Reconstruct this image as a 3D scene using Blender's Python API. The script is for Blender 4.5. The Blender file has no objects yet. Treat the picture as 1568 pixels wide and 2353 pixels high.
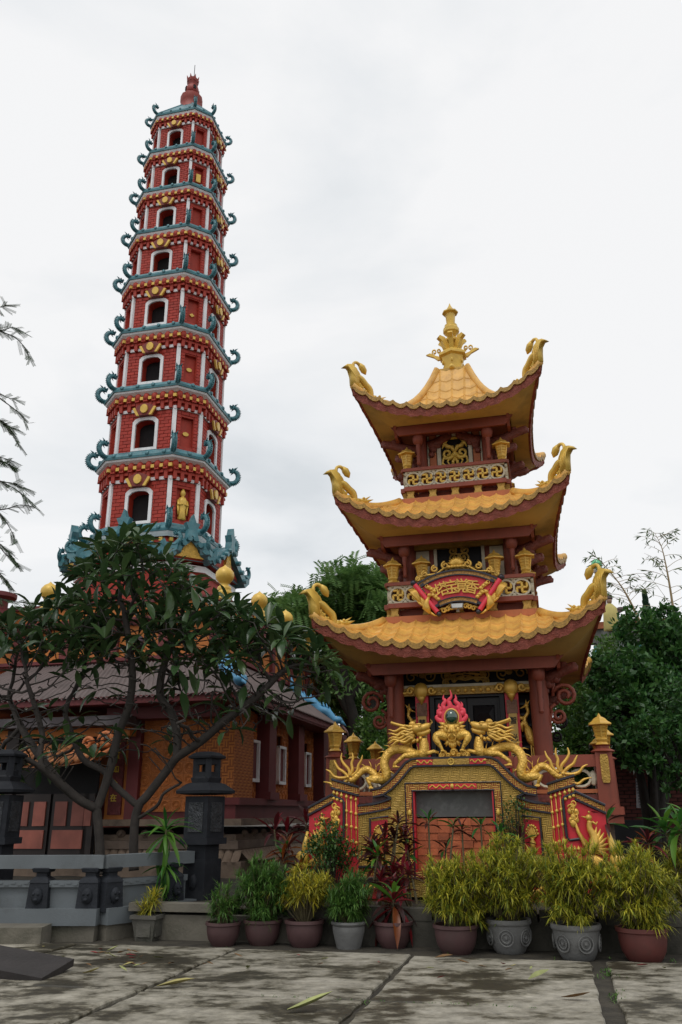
import bpy, bmesh, math, random
from mathutils import Vector, Matrix, noise as mnoise
R = math.radians
PI = math.pi
random.seed(7)
SC = bpy.context.scene
COL = SC.collection

# ------------------------------------------------------------------ camera
CAMZ = 1.55
PITCH, ROLL = R(20.0), R(-0.4)
FPX = 1902.0                     # focal length in pixels of a 1568 x 2353 picture
cam_d = bpy.data.cameras.new('camera')
cam_d.sensor_fit = 'VERTICAL'
cam_d.sensor_height = 23.5
cam_d.lens = 23.5 * FPX / 2353.0
cam_d.clip_start = 0.1
cam_d.clip_end = 3000
cam = bpy.data.objects.new('camera', cam_d)
COL.objects.link(cam)
cam.matrix_world = Matrix.Translation((0, 0, CAMZ)) @ Matrix.Rotation(PI / 2 + PITCH, 4, 'X') @ Matrix.Rotation(ROLL, 4, 'Z')
SC.camera = cam

# ------------------------------------------------------------------ world, sun, exposure
SUN_EL, SUN_AZ = R(62), R(200)   # azimuth measured from +Y clockwise: behind the camera, a little left
world = bpy.data.worlds.new('World')
SC.world = world
world.use_nodes = True
wn = world.node_tree
for n in list(wn.nodes):
    wn.nodes.remove(n)
wo = wn.nodes.new('ShaderNodeOutputWorld')
bg = wn.nodes.new('ShaderNodeBackground')
sky = wn.nodes.new('ShaderNodeTexSky')
sky.sky_type = 'NISHITA'
sky.sun_disc = False
sky.sun_elevation = SUN_EL
sky.sun_rotation = SUN_AZ
sky.air_density = 1.0
sky.dust_density = 3.0
skm = wn.nodes.new('ShaderNodeMix'); skm.data_type = 'RGBA'; skm.blend_type = 'MULTIPLY'
skm.inputs[0].default_value = 1.0
skm.inputs[7].default_value = (0.10, 0.10, 0.10, 1)
wn.links.new(sky.outputs[0], skm.inputs[6])
tc = wn.nodes.new('ShaderNodeTexCoord')
mp = wn.nodes.new('ShaderNodeMapping')
mp.inputs['Scale'].default_value = (1.0, 1.0, 2.2)
mp.inputs['Location'].default_value = (1.3, 0.4, 0.2)
wn.links.new(tc.outputs['Generated'], mp.inputs[0])
n1 = wn.nodes.new('ShaderNodeTexNoise'); n1.inputs['Scale'].default_value = 2.1
n1.inputs['Detail'].default_value = 7; n1.inputs['Roughness'].default_value = 0.52
n1.inputs['Distortion'].default_value = 0.35
wn.links.new(mp.outputs[0], n1.inputs['Vector'])
cr = wn.nodes.new('ShaderNodeValToRGB')
cr.color_ramp.elements[0].position = 0.30; cr.color_ramp.elements[0].color = (0.74, 0.775, 0.80, 1)
cr.color_ramp.elements[1].position = 0.57; cr.color_ramp.elements[1].color = (1.0, 1.0, 1.0, 1)
e = cr.color_ramp.elements.new(0.43); e.color = (0.89, 0.91, 0.925, 1)
wn.links.new(n1.outputs[0], cr.inputs[0])
mxw = wn.nodes.new('ShaderNodeMix'); mxw.data_type = 'RGBA'
mxw.inputs[0].default_value = 0.90
wn.links.new(skm.outputs[2], mxw.inputs[6])
wn.links.new(cr.outputs[0], mxw.inputs[7])
wn.links.new(mxw.outputs[2], bg.inputs[0])
bg.inputs[1].default_value = 1.0
wn.links.new(bg.outputs[0], wo.inputs[0])

sun_d = bpy.data.lights.new('sun', 'SUN')
sun_d.energy = 0.9
sun_d.angle = R(25)
sun_d.color = (1.0, 0.97, 0.92)
sun = bpy.data.objects.new('sun', sun_d)
COL.objects.link(sun)
_d = Vector((math.sin(SUN_AZ) * math.cos(SUN_EL), math.cos(SUN_AZ) * math.cos(SUN_EL), math.sin(SUN_EL)))
sun.rotation_euler = (-_d).to_track_quat('-Z', 'Y').to_euler()
SC.view_settings.view_transform = 'Standard'
SC.view_settings.look = 'None'
SC.view_settings.gamma = 1.0
SC.view_settings.exposure = 0.0
SC.view_settings.use_curve_mapping = False

# ------------------------------------------------------------------ picture geometry
def ray(px, py):
    a, b = px - 784.0, py - 1176.0
    c, s = math.cos(ROLL), math.sin(ROLL)
    u, v = c * a + s * b, -s * a + c * b
    return Vector((u / FPX, math.cos(PITCH) + math.sin(PITCH) * v / FPX, math.sin(PITCH) - math.cos(PITCH) * v / FPX))
def at_y(px, py, Y):
    d = ray(px, py); t = Y / d.y
    return Vector((d.x * t, Y, CAMZ + d.z * t))
def at_z(px, py, Z):
    d = ray(px, py); t = (Z - CAMZ) / d.z
    return Vector((d.x * t, d.y * t, Z))
AL = R(13.6)                     # the court is turned 13.6 degrees against the view
PC = Vector((2.644, 17.0, 0))    # centre of the gold pagoda, origin of the court frame
RV = Vector((math.cos(AL), -math.sin(AL), 0))
BV = Vector((math.sin(AL), math.cos(AL), 0))
def court(a, b, z=0.0):
    return PC + RV * a + BV * b + Vector((0, 0, z))
def to_court(p):
    d = Vector((p.x, p.y, 0)) - PC
    return d.dot(RV), d.dot(BV)

# ------------------------------------------------------------------ mesh builder
class MB:
    def __init__(s):
        s.v = []; s.f = []; s.m = []; s.mi = 0
    def add(s, vs, fs):
        o = len(s.v)
        s.v.extend([tuple(v) for v in vs])
        for f in fs:
            s.f.append([i + o for i in f]); s.m.append(s.mi)
        return s
    def box(s, c, d, rz=0.0, taper=1.0, mat=None):
        x, y, z = d[0] / 2, d[1] / 2, d[2] / 2
        vs = []
        for sz in (-1, 1):
            k = taper if sz > 0 else 1.0
            for sx, sy in ((-1, -1), (1, -1), (1, 1), (-1, 1)):
                vs.append(Vector((sx * x * k, sy * y * k, sz * z)))
        M = mat if mat is not None else Matrix.Rotation(rz, 3, 'Z')
        c = Vector(c)
        vs = [M @ v + c for v in vs]
        return s.add(vs, [(3, 2, 1, 0), (4, 5, 6, 7), (0, 1, 5, 4), (1, 2, 6, 5), (2, 3, 7, 6), (3, 0, 4, 7)])
    def prism(s, poly, y0, y1, f=None):
        """poly in (x,z), extruded along y; f maps (x,y,z) to a vertex"""
        f = f or (lambda x, y, z: (x, y, z))
        n = len(poly)
        ar = sum(poly[i][0] * poly[(i + 1) % n][1] - poly[(i + 1) % n][0] * poly[i][1] for i in range(n))
        if ar < 0: poly = poly[::-1]
        if y1 < y0: y0, y1 = y1, y0
        vs = [f(x, y0, z) for x, z in poly] + [f(x, y1, z) for x, z in poly]
        fs = [tuple(range(n)), tuple(range(2 * n - 1, n - 1, -1))]
        for i in range(n):
            j = (i + 1) % n
            fs.append((j, i, i + n, j + n))
        return s.add(vs, fs)
    def lathe(s, prof, n=16, c=(0, 0, 0), ph=0.0, sq=None):
        c = Vector(c); vs = []; fs = []
        for r, z in prof:
            for k in range(n):
                a = ph + 2 * PI * k / n
                vs.append(c + Vector((r * math.cos(a), r * math.sin(a), z)))
        m = len(prof)
        for i in range(m - 1):
            for k in range(n):
                k2 = (k + 1) % n
                fs.append((i * n + k, i * n + k2, (i + 1) * n + k2, (i + 1) * n + k))
        fs.append(tuple(range(n - 1, -1, -1)))
        fs.append(tuple((m - 1) * n + k for k in range(n)))
        return s.add(vs, fs)
    def tube(s, pts, rad, n=6, flat=1.0, up=None, cap=True):
        pts = [Vector(p) for p in pts]
        if not hasattr(rad, '__len__'): rad = [rad] * len(pts)
        vs = []; fs = []; prev = None
        for i, p in enumerate(pts):
            t = (pts[min(i + 1, len(pts) - 1)] - pts[max(i - 1, 0)])
            if t.length < 1e-9: t = Vector((0, 0, 1))
            t.normalize()
            if prev is None:
                ref = Vector(up) if up else (Vector((0, 0, 1)) if abs(t.z) < 0.9 else Vector((1, 0, 0)))
                x = ref - t * ref.dot(t)
            else:
                x = prev - t * prev.dot(t)
            if x.length < 1e-6: x = t.orthogonal()
            x.normalize(); prev = x
            y = t.cross(x)
            for k in range(n):
                a = 2 * PI * k / n
                vs.append(p + x * (rad[i] * math.cos(a)) + y * (rad[i] * flat * math.sin(a)))
        for i in range(len(pts) - 1):
            for k in range(n):
                k2 = (k + 1) % n
                fs.append((i * n + k, i * n + k2, (i + 1) * n + k2, (i + 1) * n + k))
        if cap:
            fs.append(tuple(range(n - 1, -1, -1)))
            L = (len(pts) - 1) * n
            fs.append(tuple(L + k for k in range(n)))
        return s.add(vs, fs)
    def ell(s, c, r, nu=10, nv=6, M=None):
        c = Vector(c); vs = []; fs = []
        M = M or Matrix.Identity(3)
        if not hasattr(r, '__len__'): r = (r, r, r)
        for i in range(nv + 1):
            th = PI * i / nv
            for k in range(nu):
                a = 2 * PI * k / nu
                vs.append(c + M @ Vector((r[0] * math.sin(th) * math.cos(a), r[1] * math.sin(th) * math.sin(a), -r[2] * math.cos(th))))
        for i in range(nv):
            for k in range(nu):
                k2 = (k + 1) % nu
                fs.append((i * nu + k, i * nu + k2, (i + 1) * nu + k2, (i + 1) * nu + k))
        return s.add(vs, fs)
    def spike(s, base, tip, r, n=5):
        return s.tube([base, Vector(base).lerp(Vector(tip), .5), tip], [r, r * .6, r * .05], n)
    def grid(s, fn, nu, nv):
        vs = [fn(i / nu, j / nv) for j in range(nv + 1) for i in range(nu + 1)]
        fs = [(j * (nu + 1) + i, j * (nu + 1) + i + 1, (j + 1) * (nu + 1) + i + 1, (j + 1) * (nu + 1) + i) for j in range(nv) for i in range(nu)]
        return s.add(vs, fs)
    def xf(s, M):
        s.v = [tuple(M @ Vector(v)) for v in s.v]; return s
    def mesh(s, name, mats, smooth=False):
        me = bpy.data.meshes.new(name)
        me.from_pydata(s.v, [], s.f)
        if not isinstance(mats, (list, tuple)): mats = [mats]
        for m in mats: me.materials.append(m)
        if len(mats) > 1: me.polygons.foreach_set('material_index', s.m)
        if smooth:
            me.polygons.foreach_set('use_smooth', [True] * len(me.polygons))
        me.update()
        return me
    def build(s, name, mats, parent=None, smooth=False, auto=None):
        me = s.mesh(name, mats, smooth or auto is not None)
        if auto is not None:
            try: me.set_sharp_from_angle(angle=R(auto))
            except Exception: pass
        return link(name, me, parent)
def link(name, me, parent=None, loc=None):
    o = bpy.data.objects.new(name, me)
    COL.objects.link(o)
    if parent: o.parent = parent
    if loc is not None: o.location = loc
    return o
def tag(o, label=None, cat=None, group=None, kind=None):
    if label: o['label'] = label
    if cat: o['category'] = cat
    if group: o['group'] = group
    if kind: o['kind'] = kind
    return o
def thing(name, label, cat, loc=(0, 0, 0), rz=0.0, group=None):
    o = bpy.data.objects.new(name, None)
    o.empty_display_size = 0.1
    COL.objects.link(o)
    o.location = loc; o.rotation_euler = (0, 0, rz)
    return tag(o, label, cat, group)
def copy_tree(o, parent=None):
    c = o.copy(); COL.objects.link(c); c.parent = parent
    for ch in list(o.children): copy_tree(ch, c)
    return c
def bez(pts, n=24):
    """Catmull-Rom through pts"""
    P = [Vector(p) for p in pts]; out = []
    m = len(P) - 1
    for i in range(n + 1):
        t = i / n * m; k = min(int(t), m - 1); u = t - k
        p0, p1, p2, p3 = P[max(k - 1, 0)], P[k], P[k + 1], P[min(k + 2, m)]
        out.append(0.5 * ((2 * p1) + (p2 - p0) * u + (2 * p0 - 5 * p1 + 4 * p2 - p3) * u * u + (3 * p1 - p0 - 3 * p2 + p3) * u ** 3))
    return out
def lerpl(vals, n):
    m = len(vals) - 1; o = []
    for i in range(n):
        t = i / (n - 1) * m; k = min(int(t), m - 1); u = t - k
        o.append(vals[k] * (1 - u) + vals[k + 1] * u)
    return o

# ------------------------------------------------------------------ materials
MATS = {}
def mat(name, col, rough=0.6, metal=0.0, var=0.18, scale=3.0, bump=0.0, bscale=40.0, dirt=None, dirt_amt=0.0,
        dirt_scale=1.5, rnd=0.0, island=0.0, spec=0.5, pattern=None, streak=False, coat=0.0):
    if name in MATS: return MATS[name]
    m = bpy.data.materials.new(name); m.use_nodes = True
    nt = m.node_tree; N = nt.nodes; Lk = nt.links
    b = N['Principled BSDF']
    b.inputs['Roughness'].default_value = rough
    b.inputs['Metallic'].default_value = metal
    b.inputs['Specular IOR Level'].default_value = spec
    if coat: b.inputs['Coat Weight'].default_value = coat
    t = N.new('ShaderNodeTexCoord')
    ns = N.new('ShaderNodeTexNoise'); ns.inputs['Scale'].default_value = scale; ns.inputs['Detail'].default_value = 6
    Lk.new(t.outputs['Object'], ns.inputs['Vector'])
    mx = N.new('ShaderNodeMix'); mx.data_type = 'RGBA'
    c = Vector(col[:3])
    mx.inputs[6].default_value = (*(c * (1 - var)), 1); mx.inputs[7].default_value = (*(c * (1 + var)), 1)
    rmp = N.new('ShaderNodeMapRange'); rmp.inputs[1].default_value = 0.3; rmp.inputs[2].default_value = 0.7
    Lk.new(ns.outputs[0], rmp.inputs[0]); Lk.new(rmp.outputs[0], mx.inputs[0])
    out = mx.outputs[2]
    def vary(sock, amt, prev):
        mr = N.new('ShaderNodeMapRange'); mr.inputs[3].default_value = 1 - amt; mr.inputs[4].default_value = 1 + amt
        Lk.new(sock, mr.inputs[0])
        mm = N.new('ShaderNodeMix'); mm.data_type = 'RGBA'; mm.blend_type = 'MULTIPLY'; mm.inputs[0].default_value = 1
        Lk.new(prev, mm.inputs[6]); Lk.new(mr.outputs[0], mm.inputs[7])
        return mm.outputs[2]
    if rnd:
        oi = N.new('ShaderNodeObjectInfo'); out = vary(oi.outputs['Random'], rnd, out)
    if island:
        ge = N.new('ShaderNodeNewGeometry'); out = vary(ge.outputs['Random Per Island'], island, out)
    if pattern:
        out = pattern(nt, t, out)
    if dirt:
        dn = N.new('ShaderNodeTexNoise'); dn.inputs['Scale'].default_value = dirt_scale; dn.inputs['Detail'].default_value = 8
        dn.inputs['Roughness'].default_value = 0.65
        if streak:
            mpn = N.new('ShaderNodeMapping'); mpn.inputs['Scale'].default_value = (3.0, 3.0, 0.35)
            Lk.new(t.outputs['Object'], mpn.inputs[0]); Lk.new(mpn.outputs[0], dn.inputs['Vector'])
        else:
            Lk.new(t.outputs['Object'], dn.inputs['Vector'])
        dr = N.new('ShaderNodeMapRange'); dr.inputs[1].default_value = 0.5; dr.inputs[2].default_value = 0.72
        dr.inputs[4].default_value = dirt_amt
        Lk.new(dn.outputs[0], dr.inputs[0])
        dm = N.new('ShaderNodeMix'); dm.data_type = 'RGBA'; dm.inputs[7].default_value = (*dirt, 1)
        Lk.new(dr.outputs[0], dm.inputs[0]); Lk.new(out, dm.inputs[6]); out = dm.outputs[2]
    Lk.new(out, b.inputs['Base Color'])
    if bump:
        bn = N.new('ShaderNodeTexNoise'); bn.inputs['Scale'].default_value = bscale; bn.inputs['Detail'].default_value = 4
        Lk.new(t.outputs['Object'], bn.inputs['Vector'])
        bp = N.new('ShaderNodeBump'); bp.inputs['Strength'].default_value = bump; bp.inputs['Distance'].default_value = 0.02
        Lk.new(bn.outputs[0], bp.inputs['Height']); Lk.new(bp.outputs[0], b.inputs['Normal'])
    MATS[name] = m
    return m
def leafmat(name, col, col2, rough=0.45, trans=0.25, rnd=0.0):
    """leaf: colour varies from leaf to leaf between two tones, some light passes through"""
    if name in MATS: return MATS[name]
    m = bpy.data.materials.new(name); m.use_nodes = True
    nt = m.node_tree; N = nt.nodes; Lk = nt.links
    b = N['Principled BSDF']; b.inputs['Roughness'].default_value = rough
    b.inputs['Specular IOR Level'].default_value = 0.4
    ge = N.new('ShaderNodeNewGeometry'); mx = N.new('ShaderNodeMix'); mx.data_type = 'RGBA'
    mx.inputs[6].default_value = (*col, 1); mx.inputs[7].default_value = (*col2, 1)
    if rnd:
        oi = N.new('ShaderNodeObjectInfo'); Lk.new(oi.outputs['Random'], mx.inputs[0])
    else:
        Lk.new(ge.outputs['Random Per Island'], mx.inputs[0])
    Lk.new(mx.outputs[2], b.inputs['Base Color'])
    tr = N.new('ShaderNodeBsdfTranslucent'); Lk.new(mx.outputs[2], tr.inputs[0])
    ms = N.new('ShaderNodeMixShader'); ms.inputs[0].default_value = trans
    Lk.new(b.outputs[0], ms.inputs[1]); Lk.new(tr.outputs[0], ms.inputs[2])
    Lk.new(ms.outputs[0], N['Material Output'].inputs[0])
    MATS[name] = m
    return m
def relief(m, kind, scale, strength=0.6, dist=0.02, axes='xz'):
    """fine relief on a material: scales, weave, fret"""
    nt = m.node_tree; N = nt.nodes; Lk = nt.links
    b = N['Principled BSDF']; t = N.new('ShaderNodeTexCoord')
    bp = N.new('ShaderNodeBump'); bp.inputs['Strength'].default_value = strength; bp.inputs['Distance'].default_value = dist
    if kind == 'scale':
        v = N.new('ShaderNodeTexVoronoi'); v.inputs['Scale'].default_value = scale
        Lk.new(t.outputs['Object'], v.inputs['Vector']); h = v.outputs['Distance']
        bp.invert = True
    elif kind == 'curl':
        n0 = N.new('ShaderNodeTexNoise'); n0.inputs['Scale'].default_value = scale; n0.inputs['Distortion'].default_value = 2.5
        Lk.new(t.outputs['Object'], n0.inputs['Vector']); h = n0.outputs[0]
    Lk.new(h, bp.inputs['Height']); Lk.new(bp.outputs[0], b.inputs['Normal'])
    return m
def sep(nt, t):
    s = nt.nodes.new('ShaderNodeSeparateXYZ'); nt.links.new(t.outputs['Object'], s.inputs[0]); return s
def mth(nt, op, a, b=None, c=None):
    n = nt.nodes.new('ShaderNodeMath'); n.operation = op
    for i, x in enumerate((a, b, c)):
        if x is None: continue
        if isinstance(x, (int, float)): n.inputs[i].default_value = x
        else: nt.links.new(x, n.inputs[i])
    return n.outputs[0]

# base colours (real-world paint and stone)
GOLD = mat('gold_paint', (0.70, 0.42, 0.075), 0.36, 0.28, var=0.16, scale=5, dirt=(0.20, 0.09, 0.02), dirt_amt=0.55, dirt_scale=4)
GOLDS = relief(mat('gold_scales', (0.70, 0.42, 0.075), 0.34, 0.3, var=0.15, scale=6), 'scale', 30, 0.8, 0.012)
GOLDY = mat('yellow_gold_paint', (0.72, 0.47, 0.085), 0.4, 0.12, var=0.12, scale=4, dirt=(0.35, 0.18, 0.03), dirt_amt=0.4, dirt_scale=5)
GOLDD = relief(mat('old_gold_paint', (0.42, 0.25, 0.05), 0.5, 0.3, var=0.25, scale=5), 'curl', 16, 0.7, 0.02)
ROOFY = mat('ochre_roof_glaze', (0.72, 0.40, 0.09), 0.42, 0.0, var=0.14, scale=4, rnd=0.10, dirt=(0.30, 0.13, 0.03), dirt_amt=0.45, dirt_scale=5, bump=0.15, bscale=30)
ROOFE = mat('dark_gold_edge', (0.30, 0.17, 0.035), 0.45, 0.35, var=0.4, scale=30, bump=0.6, bscale=90)
SOFFIT = mat('cream_yellow_soffit', (0.55, 0.36, 0.11), 0.75, var=0.12, scale=1.2, dirt=(0.10, 0.07, 0.04), dirt_amt=0.55, dirt_scale=1.3)
BROWNR = mat('red_brown_paint', (0.25, 0.056, 0.030), 0.6, var=0.15, scale=2.5, dirt=(0.08, 0.03, 0.02), dirt_amt=0.4, dirt_scale=3, streak=True)
FASCIA = relief(mat('carved_maroon_fascia', (0.29, 0.070, 0.045), 0.65, var=0.2, scale=8), 'curl', 14, 0.9, 0.03)
ORANGEB = mat('orange_red_band', (0.46, 0.135, 0.045), 0.6, var=0.12, scale=2, dirt=(0.2, 0.06, 0.03), dirt_amt=0.35, dirt_scale=3, streak=True)
CREAM = mat('cream_stone_paint', (0.56, 0.50, 0.37), 0.7, var=0.12, scale=6, dirt=(0.2, 0.17, 0.11), dirt_amt=0.5, dirt_scale=4)
WHITE = mat('white_trim_paint', (0.80, 0.80, 0.81), 0.6, var=0.06, scale=3, dirt=(0.42, 0.41, 0.40), dirt_amt=0.4, dirt_scale=2, streak=True)
REDW = mat('tower_red_paint', (0.37, 0.032, 0.014), 0.65, var=0.14, scale=2, dirt=(0.22, 0.03, 0.02), dirt_amt=0.4, dirt_scale=1.6, streak=True)
REDBRICK = mat('tower_red_brick', (0.37, 0.028, 0.014), 0.65, var=0.12, scale=5, rnd=0.13, bump=0.25, bscale=25)
REDBRICKS = mat('tower_red_brick_mass', (0.37, 0.028, 0.014), 0.65, var=0.12, scale=5, island=0.13, bump=0.25, bscale=25)
TEAL = mat('teal_glaze', (0.052, 0.19, 0.225), 0.4, var=0.28, scale=2.5, dirt=(0.30, 0.38, 0.38), dirt_amt=0.35, dirt_scale=3)
TEALS = relief(mat('teal_glaze_scales', (0.046, 0.175, 0.205), 0.4, var=0.28, scale=3), 'scale', 9, 0.7, 0.04)
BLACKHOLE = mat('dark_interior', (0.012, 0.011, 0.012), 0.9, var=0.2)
BLUE = mat('blue_glaze', (0.09, 0.30, 0.50), 0.45, var=0.2, scale=4)
RED = mat('crimson_paint', (0.58, 0.022, 0.036), 0.5, var=0.12, scale=3)
FLAME = mat('pink_red_flame_paint', (0.72, 0.045, 0.075), 0.45, var=0.1, scale=5)
NAVY = mat('black_blue_moulding', (0.018, 0.016, 0.024), 0.4, var=0.3, scale=5)
BLACK = mat('black_lacquer', (0.010, 0.008, 0.009), 0.40, var=0.3, scale=5, spec=0.3)
GLASSG = mat('dark_green_glass_orb', (0.004, 0.045, 0.022), 0.04, var=0.2, scale=2, spec=0.8, coat=1.0)
STONEG = mat('blue_grey_stone', (0.125, 0.142, 0.152), 0.75, var=0.12, scale=2, dirt=(0.07, 0.07, 0.065), dirt_amt=0.6, dirt_scale=2.2, bump=0.15, bscale=60)
STONED = relief(mat('dark_stone', (0.019, 0.021, 0.026), 0.7, var=0.25, scale=4, dirt=(0.05, 0.05, 0.048), dirt_amt=0.35, dirt_scale=2, spec=0.2), 'curl', 5, 0.25, 0.01)
STONEB = mat('weathered_tan_stone', (0.20, 0.145, 0.105), 0.85, var=0.25, scale=3, dirt=(0.045, 0.037, 0.03), dirt_amt=0.85, dirt_scale=2.0, bump=0.4, bscale=25)
SHADEW = mat('shade_darkened_mossy_stone', (0.060, 0.056, 0.045), 0.95, var=0.3, scale=3, dirt=(0.018, 0.022, 0.012), dirt_amt=0.9, dirt_scale=2.2, bump=0.5, bscale=18)  # bed wall: shade behind the pots is put into this dark colour
CONC = mat('old_concrete', (0.145, 0.132, 0.105), 0.9, var=0.2, scale=2, dirt=(0.045, 0.045, 0.03), dirt_amt=0.9, dirt_scale=1.3, bump=0.4, bscale=30)
# ================================================================== ground, paving, bed
def slab_material():
    m = bpy.data.materials.new('stained_concrete_paving'); m.use_nodes = True
    nt = m.node_tree; N = nt.nodes; Lk = nt.links; b = N['Principled BSDF']
    g = N.new('ShaderNodeNewGeometry')
    def noise(scale, det=8, rough=.6, sc=(1, 1, 1), dist=0):
        mp = N.new('ShaderNodeMapping'); mp.inputs['Scale'].default_value = sc; mp.inputs['Rotation'].default_value = (0, 0, R(10))
        Lk.new(g.outputs['Position'], mp.inputs[0])
        n = N.new('ShaderNodeTexNoise'); n.inputs['Scale'].default_value = scale; n.inputs['Detail'].default_value = det; n.inputs['Roughness'].default_value = rough
        n.inputs['Distortion'].default_value = dist
        Lk.new(mp.outputs[0], n.inputs['Vector']); return n.outputs[0]
    big = noise(.85, 9, .62, (1, 1.1, 1), .4)
    fine = noise(9, 6, .7)
    mid = noise(3.2, 8, .68, (1, 1.6, 1))
    s = mth(nt, 'ADD', mth(nt, 'MULTIPLY', big, .55), mth(nt, 'MULTIPLY', mid, .45))
    r = N.new('ShaderNodeValToRGB'); el = r.color_ramp.elements
    el[0].position = .43; el[0].color = (.038, .032, .019, 1)
    el[1].position = .61; el[1].color = (.40, .37, .305, 1)
    for p, c in ((.465, (.082, .071, .045)), (.49, (.20, .182, .138)), (.535, (.31, .285, .228))):
        e = el.new(p); e.color = (*c, 1)
    Lk.new(s, r.inputs[0])
    mx = N.new('ShaderNodeMix'); mx.data_type = 'RGBA'; mx.blend_type = 'MULTIPLY'; mx.inputs[0].default_value = 1
    fr = N.new('ShaderNodeMapRange'); fr.inputs[1].default_value = .3; fr.inputs[2].default_value = .7; fr.inputs[3].default_value = .62; fr.inputs[4].default_value = 1.22
    Lk.new(fine, fr.inputs[0]); Lk.new(r.outputs[0], mx.inputs[6]); Lk.new(fr.outputs[0], mx.inputs[7])
    oi = N.new('ShaderNodeObjectInfo'); om = N.new('ShaderNodeMapRange'); om.inputs[3].default_value = .85; om.inputs[4].default_value = 1.1
    Lk.new(oi.outputs['Random'], om.inputs[0])
    m2 = N.new('ShaderNodeMix'); m2.data_type = 'RGBA'; m2.blend_type = 'MULTIPLY'; m2.inputs[0].default_value = 1
    Lk.new(mx.outputs[2], m2.inputs[6]); Lk.new(om.outputs[0], m2.inputs[7])
    Lk.new(m2.outputs[2], b.inputs['Base Color'])
    rr = N.new('ShaderNodeMapRange'); rr.inputs[1].default_value = .42; rr.inputs[2].default_value = .6; rr.inputs[3].default_value = .5; rr.inputs[4].default_value = .85
    Lk.new(s, rr.inputs[0]); Lk.new(rr.outputs[0], b.inputs['Roughness'])
    bp = N.new('ShaderNodeBump'); bp.inputs['Strength'].default_value = .5; bp.inputs['Distance'].default_value = .015
    Lk.new(fine, bp.inputs['Height']); Lk.new(bp.outputs[0], b.inputs['Normal'])
    return m
SLAB = slab_material()
SOIL = mat('dark_damp_soil', (.040, .034, .024), .95, var=.5, scale=5, bump=.6, bscale=22)
gm = MB().grid(lambda u, v: (-600 + 1200 * u, -200 + 1400 * v, 0), 8, 8)
ground = tag(gm.build('ground', SOIL), kind='structure')
def rough_slab(a0, a1, b0, b1, top=.035):
    """concrete slab with worn, uneven edges"""
    n = 10; pts = []
    rnd = random.Random(int(a0 * 100 + b0 * 7))
    def edge(p, q):
        for i in range(n):
            t = i / n; pts.append((p[0] + (q[0] - p[0]) * t + rnd.uniform(-.02, .02), p[1] + (q[1] - p[1]) * t + rnd.uniform(-.02, .02)))
    edge((a0, b0), (a1, b0)); edge((a1, b0), (a1, b1)); edge((a1, b1), (a0, b1)); edge((a0, b1), (a0, b0))
    mb = MB(); N_ = len(pts)
    ca, cb = (a0 + a1) / 2, (b0 + b1) / 2
    low = [court(a, b, -.02) for a, b in pts]
    mid = [court(a, b, top - .012) for a, b in pts]
    ins = [court(a + (ca - a) * .012, b + (cb - b) * .012, top + rnd.uniform(-.003, .003)) for a, b in pts]
    vs = low + mid + ins + [court(ca, cb, top)]
    fs = []
    for i in range(N_):
        j = (i + 1) % N_
        fs += [(i, j, N_ + j, N_ + i), (N_ + i, N_ + j, 2 * N_ + j, 2 * N_ + i), (2 * N_ + i, 2 * N_ + j, 3 * N_)]
    return mb.add(vs, fs).build('paving_slab', SLAB, ground)
aj = [-9.0, -6.75, -4.56, -2.43, -.31, 1.72, 3.87, 6.05, 8.2]
bj = [-20.5, -18.2, -15.9, -13.65, -11.4, -9.17, -6.62]
for i in range(len(aj) - 1):
    for j in range(len(bj) - 1):
        top = .035 + random.uniform(-.006, .006)
        b1 = bj[j + 1] - .03 + (random.uniform(-.10, .03) if j == len(bj) - 2 else 0)
        rough_slab(aj[i] + .035 + (.05 if i == 5 else 0), aj[i + 1] - .035 - (.04 if i == 4 else 0), bj[j] + .03, b1, top)
# raised bed behind the pots: kerb wall plus soil
BED = .42
bw = MB()
bed_soil = MB().grid(lambda u, v: court(-12 + 24 * u, -5.75 + 9.5 * v, BED - .05 + .03 * mnoise.noise(Vector((u * 30, v * 14, 0)))), 40, 16)
tag(bed_soil.build('bed_soil', SOIL), kind='structure')
wl = thing('bed_wall', 'low stained concrete wall holding the raised flower bed behind the pots', 'wall', court(0, -5.8), -AL)
MB().box((.55, 0, BED / 2 - .06), (4.9, .16, BED - .12)).build('wall_body', SHADEW, wl)
MB().box((-3.0, -.005, BED / 2 - .06), (2.18, .17, BED - .12)).build('wall_body', CONC, wl)
random.seed(3)
x = -4.1
while x < 7.5:
    L = random.uniform(.42, .75)
    if x > -3.0:
        sb = MB().box((x + L / 2, random.uniform(-.01, .02), BED - .06 + .002), (L - .03, .2 + random.uniform(-.02, .02), .15 + random.uniform(-.015, .01)), random.uniform(-.02, .02))
        sb.build('stone_block', SHADEW, wl)
    x += L
MB().box((5.2, .01, BED / 2 - .06), (4.38, .16, BED - .12)).build('wall_body', SHADEW, wl)
cp = MB().box((-3.6, -.02, BED - .03), (1.3, .24, .10)); cp.build('wall_cap', CONC, wl)
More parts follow.
